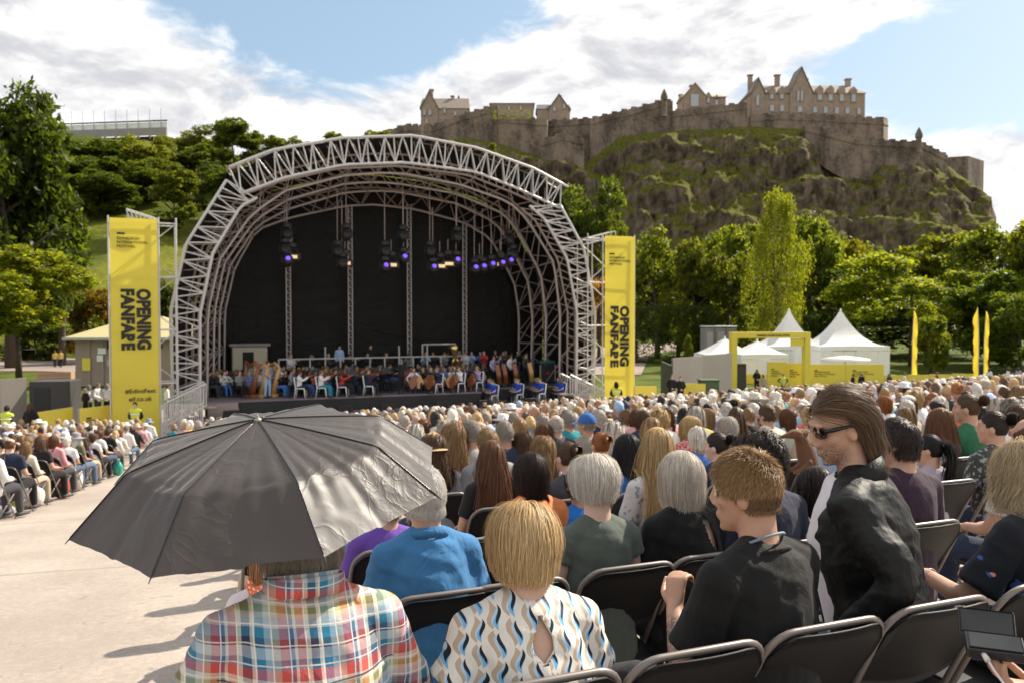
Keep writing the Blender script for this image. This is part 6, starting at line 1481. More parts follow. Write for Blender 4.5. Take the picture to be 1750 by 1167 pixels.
def rib_pt(k, s, dh=0):
    """s 0..1 along the rib from crown through the joint to the tip"""
    a = ROT + k * math.pi / 4; sj = .64
    if s < sj: q = s / sj; r_, h_ = R1 * q, H1 * (q ** 1.15)
    else: q = (s - sj) / (1 - sj); r_, h_ = R1 + (RR - R1) * q, H1 + (H2 - H1) * q
    return (uu * math.cos(a) + uv * math.sin(a)) * r_ - UAX * (h_ + dh)
for k in range(8):
    V = []; ns, ntt = 46, 30
    for i in range(ns):
        s = .004 + .996 * i / (ns - 1)
        for j in range(ntt):
            t_ = j / (ntt - 1); c4 = 4 * t_ * (1 - t_)
            s2 = s * (1 - .022 * c4 * s ** 3)
            q = rib_pt(k, s2).lerp(rib_pt(k + 1, s2), t_)
            crease = -.007 * math.exp(-((t_ - .5) / .035) ** 2) * s - .006 * math.exp(-((s - .64 - .03 * math.sin(t_ * 7)) / .03) ** 2) * c4
            fan = .0035 * math.sin((t_ - .5) * 26 * (1 + .3 * math.sin(k * 2.1))) * math.exp(-((s - .62) / .22) ** 2) * (.3 + abs(t_ - .5) * 1.4) * min(1, 10 * t_ * (1 - t_))
            sag = -.012 * c4 * s * (1 - .3 * s)
            w_ = noise.fractal(q * 15 + Vector((k * 7, 0, 0)), 1, 2, 4) * .0045 * min(1, 8 * t_ * (1 - t_)) * s + noise.noise(q * 6 + Vector((0, k * 3, 0))) * .008 * c4 * s
            V.append(q + UAX * (crease + fan + sag + w_))
    mesh_obj('canopy_panel', np_mesh('canopy_panel', V, grid_faces(ns, ntt), True), UMB, umb)
    obj('rib', tube(BM(), [rib_pt(k, s, .006) for s in np.linspace(.02, .985, 24)], .0022, 6), BFRAME, umb, True)
    obj('seam', tube(BM(), [rib_pt(k, s, -.0015) for s in np.linspace(.02, .99, 24)], .0016, 6), BFRAME, umb, True)
    obj('rib_tip', tube(BM(), [rib_pt(k, .985), rib_pt(k, 1.0), rib_pt(k, 1.0) + (rib_pt(k, 1.0) - rib_pt(k, .97)).normalized() * .013], [.0018, .0018, .001], 6), BFRAME, umb)
    obj('stretcher', tube(BM(), [-UAX * .16, rib_pt(k, .42, .008)], .0018, 5), STEEL, umb)
bm = BM(); lathe(bm, [(.014, -.003), (.009, .002), (.004, .005), (.003, .011), (.002, .015)], 14)
mt = UAX.to_track_quat('Z', 'Y').to_matrix()
for q in bm.verts: q.co = mt @ q.co
obj('ferrule', bm, plain('pale_ferrule', (.3, .27, .2), .5), umb, True)
obj('shaft', tube(BM(), [UAX * .0, -UAX * .54], .005, 8), STEEL, umb); obj('handle', tube(BM(), [-UAX * .53, -UAX * .66], [.013, .016], 10), BFRAME, umb, True)
# --- blonde woman in the wave printed blouse
f = Fig(sw=.17, waist=.165, depth=.14, lean=.06, pitch=.05, chest=1.06); p, s = place(0, 903, f, 845); p = rowpt(0, .02)
f.arms[-1] = (f.T(-.255, -.02, .20), Vector((-.13, .24, .6))); f.arms[1] = (f.T(.23, .05, .19), Vector((.1, .25, .6)))
kh = f.T(.005, -.12, .445)
def keyhole(c): return c.y < -.05 and c.z < kh.z + .055 and c.z > kh.z - .062 and abs(c.x - kh.x) < .028 * min(1, (c.z - kh.z + .066) / .035) * min(1, (kh.z + .062 - c.z) / .06)
t = hero(p, SA * .75, f, 'blond woman in a cream and blue wave printed blouse with a keyhole back', None, None, SKINC[1], WAVE, .5, .016, scale=s * 1.0, cut=keyhole, wrinkle=.004, flare=.014, hairs=[('pixie', (.56, .40, .21), 0, (1.05, 1.05, .95))])
PLAIN_CREAM = cloth_mat('cream_binding', (.66, .62, .55), fold=.2)
tp = [c for c in t.children if c.name.startswith('top')][0]; by = back_of(tp); ring = []
for a in np.linspace(0, 2 * math.pi, 40, endpoint=False):
    zz = kh.z + .059 * math.cos(a) - .002; q = min(1, (zz - kh.z + .066) / .035) * min(1, max(0, (kh.z + .062 - zz)) / .06); xx = kh.x + .031 * q * (1 if math.sin(a) >= 0 else -1) * (1 if abs(math.sin(a)) > .02 else 0)
    xo = kh.x + .045 * (1 if math.sin(a) >= 0 else -1); ring.append((xx, by(xo, zz) + .004, zz))
obj('keyhole_binding', tube(BM(), ring, .0042, 6, closed=True), PLAIN_CREAM, t, True)
0 and obj('neck_binding', tube(BM(), [f.T(0, -.012, .512) + f.R @ Vector((.082 * math.cos(a), .078 * math.sin(a), -.006 - .02 * math.sin(a))) for a in np.linspace(0, 2 * math.pi, 30)], .005, 6), PLAIN_CREAM, t, True)
obj('earring', tube(BM(), [f.H @ Vector((-.082 + .006 * math.cos(a), -.01, -.06 + .008 * math.sin(a))) for a in np.linspace(0, 6.28, 10)], .0015, 5), WFRAME, t)
# --- man in the black T-shirt with spiky hair
f = Fig(sw=.20, waist=.155, depth=.118, lean=.14, yaw=.62, pitch=.10, twist=.22, tilt=.02, neck=1.02); p, s = place(0, 1268, f, 768, .122); p = shift(rowpt(0, .735), f, s)
f.arms[-1] = (f.T(-.255, .10, .19), Vector((-.20, .13, .80))); f.arms[1] = (f.T(.25, .10, .2), Vector((.05, .30, .66)))
f.legs[-1] = (Vector((-.09, -.08, .49)), Vector((-.34, .30, .56)), Vector((-.30, .36, .09)))
m, nt, b = new_mat('tattooed_skin'); v = coords(nt); n1 = noi(nt, v, 14, 4); a_ = f.arms[-1][0].lerp(f.arms[-1][1], .45); x, y, z = sepxyz(nt, v)
dd = ((x - a_.x).pw(2) + (y - a_.y).pw(2) + (z - a_.z).pw(2)).op('SQRT'); ink = noi(nt, v, 55, 3, .6, 2).ss(.47, .52) * dd.ss(.10, .06)
setcol(nt, b, mixc(nt, ink * .75, scale_col(nt, SKINC[2], n1 * .3 + .85), (.05, .05, .055))); b.inputs['Roughness'].default_value = .5; b.inputs['Subsurface Weight'].default_value = .1; b.inputs['Subsurface Scale'].default_value = .02
t = hero(p, SA, f, 'man with spiky sandy hair and sunglasses in a black T-shirt and lanyard', None, None, SKINC[2], BLACKTEE, .72, .016, hands={-1: (Vector((.25, .3, .9)), Vector((.8, .3, 0)), .9), 1: (Vector((-.5, .8, 0)), Vector((0, 0, -1)), .5)}, scale=s, hairs=[('spiky', (.33, .20, .09), 0, (1.0, 1, 1.02)), ('crop', (.17, .095, .045), 0)], skinm=m, flare=.012)
glasses(f.H, t, WFRAME, DARKLENS)
nb = f.T(0, -.012, .545); o = obj('lanyard', tube(BM(), [nb + f.R @ Vector((.078 * math.cos(a), .072 * math.sin(a), -.012 - .03 * math.sin(a))) for a in np.linspace(0, 2 * math.pi, 24)], .0045, 6), plain('grey_cord', (.16, .2, .25), .6), t, True)
o = obj('neckband', tube(BM(), [f.T(0, -.012, .50) + f.R @ Vector((.088 * math.cos(a), .082 * math.sin(a), -.002 - .022 * math.sin(a))) for a in np.linspace(0, 2 * math.pi, 28)], .008, 6), BLACKTEE, t, True)
# --- man in the black jacket, bending down in profile
rzJ = R(62); f = Fig(sw=.215, waist=.17, depth=.14, chest=1.08, lean=.20, yaw=.58, pitch=.30, sit=False, hipz=.66, neck=1.04)
base = rowpt(0, 1.30); pH = at(1430, 670, 3.08)
f.legs = {k: (Vector((k * .09, 0, .63)), Vector((k * .13, .30, .46)), Vector((k * .13, .12, .09))) for k in (-1, 1)}
f.arms[-1] = (f.T(-.26, -.13, .22), f.T(-.21, .10, .03)); f.arms[1] = (f.T(.27, -.02, .18), f.T(.22, .22, .06))
hw = Matrix.Rotation(rzJ, 3, 'Z') @ f.H.translation; pj = Vector((pH.x - hw.x * 1.08 - .0, pH.y - hw.y * 1.08, 0)); pj.z = ground(pj.x, pj.y); s = (pH.z - pj.z) / (f.H.translation.z + .11)
def open_front(c): q = f.R.transposed() @ (c - f.hip); return q.y > .02 and abs(q.x + .0) < .075 + .05 * max(0, (q.z - .2)) and q.z < .52 and q.z > -.2 and q.y > .04
STUB, nt, b = new_mat('stubbled_skin'); v = coords(nt); x, y, z = sepxyz(nt, v); cq = f.H @ Vector((0, .05, -.105)); dd = ((x - cq.x).pw(2) + (y - cq.y).pw(2) + (z - cq.z).pw(2)).op('SQRT')
setcol(nt, b, mixc(nt, dd.ss(.085, .05) * (noi(nt, v, 190, 2).ss(.38, .62) * .55 + .25), scale_col(nt, SKINC[0], noi(nt, v, 22, 4) * .4 + .8), (.10, .065, .05))); b.inputs['Roughness'].default_value = .5; b.inputs['Subsurface Weight'].default_value = .1; b.inputs['Subsurface Scale'].default_value = .02
t = hero(pj, rzJ, f, 'long haired man in sunglasses and black leather jacket bending down in profile', None, None, SKINC[0], LEATHER, 1.95, .022, JEANS, .0062, scale=s, cut=open_front, wrinkle=.006, lo=-.12, hairs=[('mullet', (.125, .072, .038), 0, (1.06, 1.05, 1.05))], skinm=STUB)
us = f.top(.010, 0, .014, lo=-.08); b2 = bmesh.new(); b2.from_mesh(us)
loc_f = lambda c: f.R.transposed() @ (c - f.hip)
bmesh.ops.delete(b2, geom=[q for q in b2.verts if loc_f(q.co).y < .02 or abs(loc_f(q.co).x) > .13], context='VERTS')
for q in b2.verts: q.co += f.R @ Vector((0, .032 * max(0, 1 - (loc_f(q.co).x / .13) ** 2), 0))
b2.to_mesh(us); b2.free(); mesh_obj('undershirt', us, WHITETEE, t)
glasses(f.H, t, BFRAME, DARKLENS, True)
cb = BM(); nb = f.T(0, -.02, .50)
P0 = [nb + f.R @ Vector((.10 * math.cos(a), .095 * math.sin(a), -.02 - .03 * math.sin(a))) for a in np.linspace(-3.9, .75, 26)]; P1 = [nb + f.R @ Vector((.085 * math.cos(a), .085 * math.sin(a), .052 - .03 * math.sin(a))) for a in np.linspace(-3.9, .75, 26)]; P2 = [nb + f.R @ Vector((.112 * math.cos(a), .108 * math.sin(a), .0 - .03 * math.sin(a))) for a in np.linspace(-3.9, .75, 26)]
vs = [[cb.verts.new(q) for q in P_] for P_ in (P0, P1)]
for r_ in range(1):
    for j in range(25): cb.faces.new((vs[r_][j], vs[r_][j + 1], vs[r_ + 1][j + 1], vs[r_ + 1][j]))
o = obj('collar', cb, LEATHER, t, True); md = o.modifiers.new('s', 'SOLIDIFY'); md.thickness = .006
# --- woman with blond curls at the right edge
f = Fig(sw=.18, waist=.165, depth=.135, lean=.22, yaw=.1, pitch=.12); p, s = place(0, 1738, f, 722, .13); p = shift(rowpt(0, 1.92), f, 1)
f.arms[-1] = (f.T(-.30, .10, .24), Vector((-.16, .36, .70))); f.arms[1] = (f.T(.25, .08, .2), Vector((.12, .3, .62)))
t = hero(p, SA, f, 'woman with frizzy blond curls in a black top with pink and blue flowers', None, None, SKINC[2], TROPIC, .8, .018, scale=min(s, 1.02), hairs=[('frizz', (.50, .39, .24), 0, (.93, .95, .96))], voxel=.009, flare=.014)
obj('bangle', tube(BM(), [f.arms[-1][0].lerp(f.arms[-1][1], .85) + Vector((.034 * math.cos(a), .0 + .01 * math.sin(a), .034 * math.sin(a))) for a in np.linspace(0, 6.28, 16)], .0025, 5), STEEL, t)
# --- second row
def row1(px, ytop, fig, label, hairs, topm, k=1, skin=SKINC[1], sleeve=.62, extra=.115, cut=None, g=.015, xo=0, flare=.006, voxel=.009, wr=.004, leg=DARKJEANS):
    p, s = place(k, px, fig, ytop, extra); t = hero(shift(p, fig, s), SA, fig, label, None, None, skin, topm, sleeve, g, leg, voxel, scale=s, hairs=hairs, cut=cut, flare=flare, wrinkle=wr)
    chair(rowpt(k, p.x + xo), SA, 'black folding chair under the ' + ' '.join(label.split()[:7])); return t
fp = Fig(sw=.175, waist=.165, depth=.135, lean=.10, pitch=.10, yaw=.05, chest=1.03)
t = row1(722, 792, fp, 'white haired man in a sky blue polo shirt beside the umbrella', [('short', (.58, .55, .52), 0)], POLO, sleeve=.8, flare=.014, xo=.02, wr=.006)
cb = BM(); nb = fp.T(0, -.014, .525)
for r_, z0, z1 in ((.072, -.015, .026), (.083, .020, -.012)):
    vs = [[cb.verts.new((nb.x + r_ * math.cos(a), nb.y + r_ * .95 * math.sin(a), nb.z + z_ - .016 * math.sin(a))) for a in np.linspace(0, 2 * math.pi, 30)] for z_ in (z0, z1)]
    for j in range(29): cb.faces.new((vs[0][j], vs[0][j + 1], vs[1][j + 1], vs[1][j]))
o = obj('collar', cb, POLO, t, True); o.modifiers.new('s', 'SOLIDIFY').thickness = .004
fs = Fig(sw=.165, waist=.15, depth=.12, lean=.18, pitch=.2, yaw=-.2); fs.arms[-1] = (fs.T(-.27, .03, .2), Vector((-.2, .22, .62)))
t = row1(468, 905, fs, 'blond woman in pinkish T-shirt with orange dotted scarf in front of the plaid shirt', [('lob', (.45, .22, .09), 1)], PINKTEE, sleeve=.55, flare=.02)
sb = BM(); nb = fs.T(0, -.012, .52)
for k in range(3): tube(sb, [nb + fs.R @ Vector(((.10 + .012 * k) * math.cos(a), (.095 + .012 * k) * math.sin(a), .01 - .035 * k + .02 * math.sin(a * 3 + k))) for a in np.linspace(0, 2 * math.pi, 26, endpoint=False)], .026, 8, closed=True)
tube(sb, [nb + fs.R @ Vector((.06, -.11, -.02)), nb + fs.R @ Vector((.12, -.13, -.08)), nb + fs.R @ Vector((.15, -.13, -.17))], [.03, .04, .05], 8)
o = mesh_obj('scarf', fuse('scarf', sb, .009, 3), DOTS, t, color=(.75, .16, .06))
f = Fig(sw=.17, waist=.14, depth=.11, lean=.05, pitch=.08); f.arms[1] = (f.T(.225, .0, .2), Vector((.12, .25, .62)))
row1(905, 768, f, 'woman with a dark brown bob in a bright orange T-shirt', [('bob', (.028, .016, .012), 0)], ORANGE, k=2, sleeve=.7, flare=.02)
f = Fig(sw=.165, waist=.135, depth=.105, lean=.04, yaw=.12, pitch=.06, neck=1.05)
row1(1012, 766, f, 'slim woman with short white hair in a sage green top', [('pixie', (.66, .61, .54), 0, (1.06, 1.08, .9))], SAGE, sleeve=.3, skin=SKINC[3], xo=.06)
f2 = Fig(sw=.17, waist=.16, depth=.13, lean=.07, yaw=-.1); kh2 = f2.T(.06, -.12, .43)
def key2(c): q = c.x - kh2.x - (c.z - kh2.z) * -.35; return c.y < -.04 and abs(c.z - kh2.z) < .075 and abs(q) < .022 * (1 - ((c.z - kh2.z) / .076) ** 2) ** .5
row1(1163, 765, f2, 'woman with straight silver bob in a black top with slit back', [('lob', (.58, .52, .45), 0, (1.04, 1.04, 1.0))], BLACKTEE, sleeve=.7, cut=key2, xo=.03)
# printed lettering on the ginger brown woman's T-shirt
tw = next(o for o in C.objects if o.get('label', '').startswith('woman with straight ginger')); pr = WHITE
for i, s_ in enumerate(['Opening Fanfare', 'Edinburgh International', 'Festival', 'eif.co.uk']):
    lettering(tw, s_, -.07, .80 - i * .03, [.15, .14, .07, .08][i], .02, y=-.225, bold=.01, m=WHITE, name='shirt_print')
# --- chairs of the nearest row
for i, (X_, lab) in enumerate([(.43, 'empty black folding chair between the wave printed blouse and the black T-shirt'), (.846, 'black folding chair under the spiky haired man'), (1.262, 'black folding chair behind the man in the leather jacket'), (1.72, 'black folding chair under the woman with frizzy curls'), (-.54, 'black folding chair under the man in the plaid shirt'), (.0, 'black folding chair under the blond woman in the wave printed blouse'), (2.18, 'black folding chair at the right bottom edge of the view')]): chair(rowpt(0, X_), SA, lab)
chair(row_px(1, 850), SA, 'empty black folding chair between the blue polo shirt and the sage green top'); chair(row_px(1, 1355), SA, 'empty black folding chair left of the striped top'); chair(row_px(2, 775), SA, 'empty black folding chair in front of the blue polo shirt'); chair(row_px(2, 842), SA, 'black folding chair behind the ginger brown long haired woman')
# --- hand with folding device at the bottom right corner
dev = at(1700, 1105, 1.9); f = Fig(sw=.18, waist=.15, depth=.12, lean=.1); pp = Vector((1.24, 1.56, 0)); pp.z = ground(pp.x, pp.y)
loc_ = Matrix.Rotation(-SA, 3, 'Z') @ (dev - pp); f.arms[-1] = (loc_ + Vector((.16, -.24, -.12)), loc_ + Vector((.085, -.085, -.085)))
SL = cloth_mat('blue_striped_cloth', colnode=lambda nt, v: mixc(nt, (sepxyz(nt, v)[1] * 60).fract().lt(.4), (.62, .6, .6), (.08, .12, .32)))
t = hero(pp, SA, f, 'person at the lower right corner whose hand holds a folding phone', 'short', HAIRC['brown'], SKINC[2], SL, 1.6, .016, hands={-1: (Vector((-.75, .6, .1)), Vector((.1, .1, 1)), .55), 1: (Vector((-.4, .8, 0)), Vector((0, 0, -1)), .4)}, voxel=.007)
PH = plain('phone_black', (.012, .012, .014), .2); SCR = plain('phone_glass', (.01, .011, .012), .05)
t = empty('folding_phone', dev, R(-22), 'black folding phone with white cable held at the lower right corner', 'phone')
def slab(nm, c, sz, rx, mt_): o = obj(nm, box(BM(), (0, 0, 0), sz, bevel=.003), mt_, t); o.location = c; o.rotation_euler = (rx, 0, 0); return o
slab('base', (0, 0, 0), (.115, .07, .022), .25, PH); slab('screen', (0, -.002, .0125), (.105, .06, .002), .25, SCR); slab('cover', (-.01, .062, .032), (.115, .008, .062), -.75, PH); slab('cover_screen', (-.01, .0577, .036), (.108, .002, .056), -.75, SCR)
CAB = plain('white_cable', (.62, .58, .55), .4); obj('cable', tube(BM(), [(-.02, -.04, -.012), (-.008, -.06, -.03), (.03, -.09, -.075), (.08, -.11, -.14), (.12, -.1, -.25)], .0028, 8), CAB, t, True); obj('plug', tube(BM(), [(-.026, -.03, -.006), (-.018, -.045, -.016)], [.0055, .0065], 10), CAB, t, True)
# ================================================================ bags by the aisle of the left block
def lump(name, pxy, size, m, label, seed, cat='bag', rz=0):
    p = on_ground(*pxy); bm = BM(); bmesh.ops.create_icosphere(bm, subdivisions=4, radius=.5)
    for q in bm.verts:
        n_ = noise.fractal(q.co * 2.2 + Vector((seed, 0, 0)), 1, 2, 4) * .16; c = q.co * (1 + n_); e = 2.15; r_ = max(1e-6, (abs(c.x) ** e + abs(c.y) ** e + abs(c.z) ** e) ** (1 / e)); c = c * (c.length / r_) if r_ else c
        q.co = Vector((c.x * size[0], c.y * size[1], max(-.48, c.z) * size[2] + size[2] * .48))
    t = empty(name, p, rz, label, cat); obj('body', bm, m, t, True)
    if cat in ('bag', 'backpack'):
        for s in (-1, 1): obj('strap', tube(BM(), [(s * size[0] * .2, -size[1] * .3, size[2] * .8), (s * size[0] * .22, -size[1] * .2, size[2] * 1.15), (s * size[0] * .2, size[1] * .2, size[2] * .8)], .012, 6), m, t, True)
    return t
CAN = plain('canvas_white', (.62, .57, .5), .8, var=.2, nscale=9, bmp=.6, bscale=20); REDN = plain('red_nylon', (.42, .06, .045), .6, var=.15, bmp=.4, bscale=20); TEALP = plain('teal_plastic_bag', (.04, .34, .26), .5, var=.15, bmp=.5)
lump('tote_bag', (55, 868), (.42, .32, .42), CAN, 'slumped white cloth bag on the aisle floor beside the left block', 1)
o = lump('backpack', (104, 851), (.34, .28, .5), REDN, 'red backpack standing on the aisle floor beside the pink jumper', 2, 'backpack'); obj('front_pocket', box(BM(), (0, -.15, .18), (.22, .06, .2), bevel=.03), BLK, o)
lump('folded_coat', (130, 838), (.3, .3, .55), CAN, 'cream coat draped beside the red backpack', 3, 'coat'); lump('carrier_bag', (202, 812), (.24, .2, .4), TEALP, 'small teal green bag on the aisle floor by the white shirted man', 4)
lump('grey_bag', (8, 884), (.4, .25, .2), plain('grey_bag_cloth', (.35, .33, .34), .8, var=.2, bmp=.5), 'flat grey bag on the floor at the left edge', 5); lump('green_bag', (24, 878), (.25, .2, .22), plain('green_bag_cloth', (.25, .28, .06), .8, var=.3, bmp=.5), 'small green bag on the floor at the left edge', 6)
# dog held up behind the sunglasses man
p = row_px(3, 1362); q = at(1358, 741, p.y); FUR = plain('brown_fur', (.14, .06, .03), .8, var=.35, nscale=14, bmp=.8, bscale=90); bm = BM()
limb(bm, [(.13, .04, .0), (0, 0, .0), (-.09, 0, -.015), (-.15, 0, -.03)], [.05, .055, .032, .02]); limb(bm, [(.08, .04, -.02), (.16, .05, -.2), (.22, .05, -.42)], [.06, .10, .11])
for s in (-1, 1): loft(bm, [((.03, s * .05, .03), (.02, 0, 0), (0, .012, 0)), ((.045, s * .065, -.03), (.032, 0, 0), (0, .01, 0)), ((.05, s * .066, -.085), (.018, 0, 0), (0, .008, 0))]); limb(bm, [(.14, s * .06, -.3), (.05, s * .06, -.38), (-.03, s * .06, -.4)], [.035, .028, .022])
t = empty('dog', (q.x, p.y, q.z), .2, 'brown smooth haired dog sitting up on a lap, muzzle pointing left', 'dog'); t.scale = (.75,) * 3; mesh_obj('body', fuse('body', bm, .012, 3), FUR, t); obj('nose', sphere(BM(), (-.168, 0, -.026), (.013, .013, .011)), BLK, t, True)
for s in (-1, 1): obj('eye', sphere(BM(), (-.045, s * .034, .022), (.008,) * 3), BFRAME, t, True)
# ================================================================ orchestra and staff
BLUEPAD = plain('blue_pad', (.03, .07, .2), .8)
def stage_chair_parts():
    bm = BM()
    for s in (-.21, .21): tube(bm, [(s, -.26, 0), (s, -.2, .45), (s, -.27, .95)], .024, 6); tube(bm, [(s, .2, .45), (s, .24, 0)], .024, 6); tube(bm, [(s, -.2, .45), (s, .2, .45)], .022, 6)
    tube(bm, [(-.21, -.27, .95), (.21, -.27, .95)], .022, 6)
    fr = bm_mesh('frame', bm, True); fr.materials.append(WHITE)
    st = bm_mesh('seat', box(BM(), (0, 0, .48), (.42, .42, .06), bevel=.02)); st.materials.append(BLUEPAD); bk = bm_mesh('backrest', box(BM(), (0, -.235, .76), (.40, .04, .38), Matrix.Rotation(R(7), 3, 'X'), bevel=.015)); bk.materials.append(BLUEPAD)
    return fr, st, bk
SCH = stage_chair_parts()
def stage_chair(pos, rz, label, group='white framed chairs on the stage'):
    t = empty('stage_chair', pos, rz, label, 'chair', group)
    for nm, me in zip(('frame', 'seat', 'backrest'), SCH): mesh_obj(nm, me, None, t)
    return t
PV = {}
def player_meshes(kind):
    if kind in PV: return PV[kind]
    if kind == 'violin': f = Fig(lean=.05, yaw=.45, tilt=-.2, arms={-1: (Vector((-.30, .12, .78)), Vector((-.22, .34, 1.0))), 1: (Vector((.30, .12, .80)), Vector((.12, .36, .98)))})
    elif kind == 'cello': f = Fig(lean=.1, arms={-1: (Vector((-.28, .1, .82)), Vector((-.08, .22, 1.0))), 1: (Vector((.34, .14, .72)), Vector((.26, .36, .62)))})
    elif kind == 'wind': f = Fig(lean=.04, arms={-1: (Vector((-.27, .06, .76)), Vector((-.03, .30, .92))), 1: (Vector((.27, .06, .72)), Vector((.03, .32, .82)))})
    elif kind == 'lap': f = Fig(sw=.17, lean=.05)
    elif kind == 'bass': f = Fig(sit=False, lean=.06, arms={-1: (Vector((-.3, .1, 1.3)), Vector((-.1, .3, 1.5))), 1: (Vector((.32, .14, 1.15)), Vector((.2, .38, 1.0)))})
    elif kind == 'stand': f = Fig(sit=False)
    elif kind == 'clasp': f = Fig(sit=False, arms={-1: (Vector((-.27, .0, 1.12)), Vector((-.03, .16, 1.0))), 1: (Vector((.27, 0, 1.12)), Vector((.03, .16, 1.02)))})
    elif kind == 'hips': f = Fig(sit=False, arms={-1: (Vector((-.42, -.02, 1.16)), Vector((-.17, .02, 1.0))), 1: (Vector((.42, -.02, 1.16)), Vector((.17, .02, 1.0)))})
    elif kind == 'conduct': f = Fig(sit=False, lean=.05, arms={-1: (Vector((-.32, .16, 1.2)), Vector((-.26, .42, 1.3))), 1: (Vector((.32, .16, 1.2)), Vector((.24, .44, 1.32)))})
    elif kind == 'walk': f = Fig(sit=False, lean=.06, legs={-1: (Vector((-.085, 0, .93)), Vector((-.1, .16, .52)), Vector((-.1, .22, .1))), 1: (Vector((.085, 0, .93)), Vector((.1, -.04, .5)), Vector((.1, -.28, .14)))})
    r_ = [f.body(.026, False, dec=.5), f.top(.026, 1.95 if kind not in ('lap', 'walk') else .7, dec=.5), f.trousers(.028, dec=.5), bm_mesh('shoes', shoes_bm(f), True), f.H]
    for q, mm in zip(r_, (SKIN, CLOTH, DENIM, SHOE)): q.materials.append(mm)
    PV[kind] = r_; return r_
def standing(pos, rz, kind, hair, hc, topc, legc, label, group=None, skin=1, vest=None, scale=1.0, name='person', cap=None):
    bo, to, tr, sh, H = player_meshes(kind); t = empty(name, pos, rz, label, 'person', group); t.scale = (scale,) * 3
    mesh_obj('body', bo, None, t, color=SKINC[skin]); mesh_obj('top', to, None, t, color=topc); mesh_obj('trousers', tr, None, t, color=legc); mesh_obj('shoes', sh, None, t)
    if hair: h = mesh_obj('hair', hair_for(hair, 2), None, t, color=HAIRC[hc]); h.matrix_local = H; stuff(h)
    if cap: h = mesh_obj('cap', CAP, None, t, color=cap); h.matrix_local = H
    if vest:
        if 'vest' not in PV: PV['vest'] = Fig(sit=False).top(.026, .12, .03, dec=.5); PV['vest'].materials.append(CLOTH)
        v_ = mesh_obj('vest', PV['vest'], None, t, color=vest); bandm = STEEL
        for z_ in (1.06, 1.26): obj('stripe', tube(BM(), [(.2 * math.cos(a), .155 * math.sin(a), z_) for a in np.linspace(0, 2 * math.pi, 20, endpoint=False)], .02, 5, closed=True), WHITE, t)
    return t
VARN = plain('varnished_wood', (.22, .075, .028), .3, var=.2, nscale=6); VARNL = plain('pale_varnished_wood', (.48, .27, .10), .35, var=.15, nscale=5); BRASS = plain('brass', (.75, .55, .22), .25, .9)
def fiddle_mesh(L, deep):
    """body of a string instrument in its xz plane, waist pinched, neck up"""
    bm = BM(); rings = []
    for y_ in (-deep / 2, deep / 2):
        rings.append([bm.verts.new((L * (.23 + .05 * math.cos(2 * a) + .04 * math.cos(4 * a) - .035 * math.sin(a)) * math.cos(a), y_, L * .5 * math.sin(a))) for a in np.linspace(0, 2 * math.pi, 28, endpoint=False)])
    for j in range(28): bm.faces.new((rings[0][j], rings[0][(j + 1) % 28], rings[1][(j + 1) % 28], rings[1][j]))
    bm.faces.new(list(reversed(rings[0]))); bm.faces.new(rings[1]); return bm_mesh('sound_box', bm)
FM = {}
def fiddle(pos, rot, L, deep, label, m, name, cat, neck=.62):
    if (L, deep) not in FM: FM[(L, deep)] = (fiddle_mesh(L, deep), bm_mesh('neck', box(box(BM(), (0, deep * .2, L * .72), (L * .06, deep * .25, L * neck)), (0, -0.0 + deep * .55, L * .2), (L * .055, deep * .1, L * .85))))
    me, nk = FM[(L, deep)]; t = empty(name, pos, 0, label, cat, cat + 's of the orchestra'); t.rotation_euler = rot
    o = link(bpy.data.objects.new('sound_box', me), t); 
    if not len(me.materials): me.materials.append(m)
    o.material_slots[0].link = 'OBJECT'; o.material_slots[0].material = m
    o = link(bpy.data.objects.new('neck', nk), t)
    if not len(nk.materials): nk.materials.append(BLK)
    return t
FA = SA + math.pi                                   # players face the audience
def on_stage(px, v_, w_): u = spx(px, 640, v_)[0]; return stg(u, v_, w_)
def loc_add(pos, rz, d): return pos + Matrix.Rotation(rz, 3, 'Z') @ Vector(d)
MT = [('black', 6), ('navy', 3), ('charcoal', 3), ('white', 3), ('grey', 2), ('red', .8), ('coral', .8), ('lilac', 1), ('pale_blue', 1), ('blue', 1)]
def who(kind, px):
    """a label for one player, by top, hair and the place on the stage"""
    for _ in range(80):
        tc, hs, hc = pick(MT), rnd.choice(['short', 'lob', 'long', 'bun', 'short', 'tail']), rnd.choice(['brown', 'dark', 'sandy', 'chestnut', 'blond', 'grey'])
        z_ = 'far left' if px < 440 else 'left' if px < 560 else 'left of centre' if px < 660 else 'right of centre' if px < 770 else 'right' if px < 860 else 'far right'
        lab = f"{kind} in {tc.replace('_', ' ')} with {HN[hs].format(hc) if hs in HN else hc + ' ponytail'} at the stage's {z_}"
        if lab not in SEEN: break
    SEEN.add(lab); return lab, tc, hs, hc
nstrings = 0
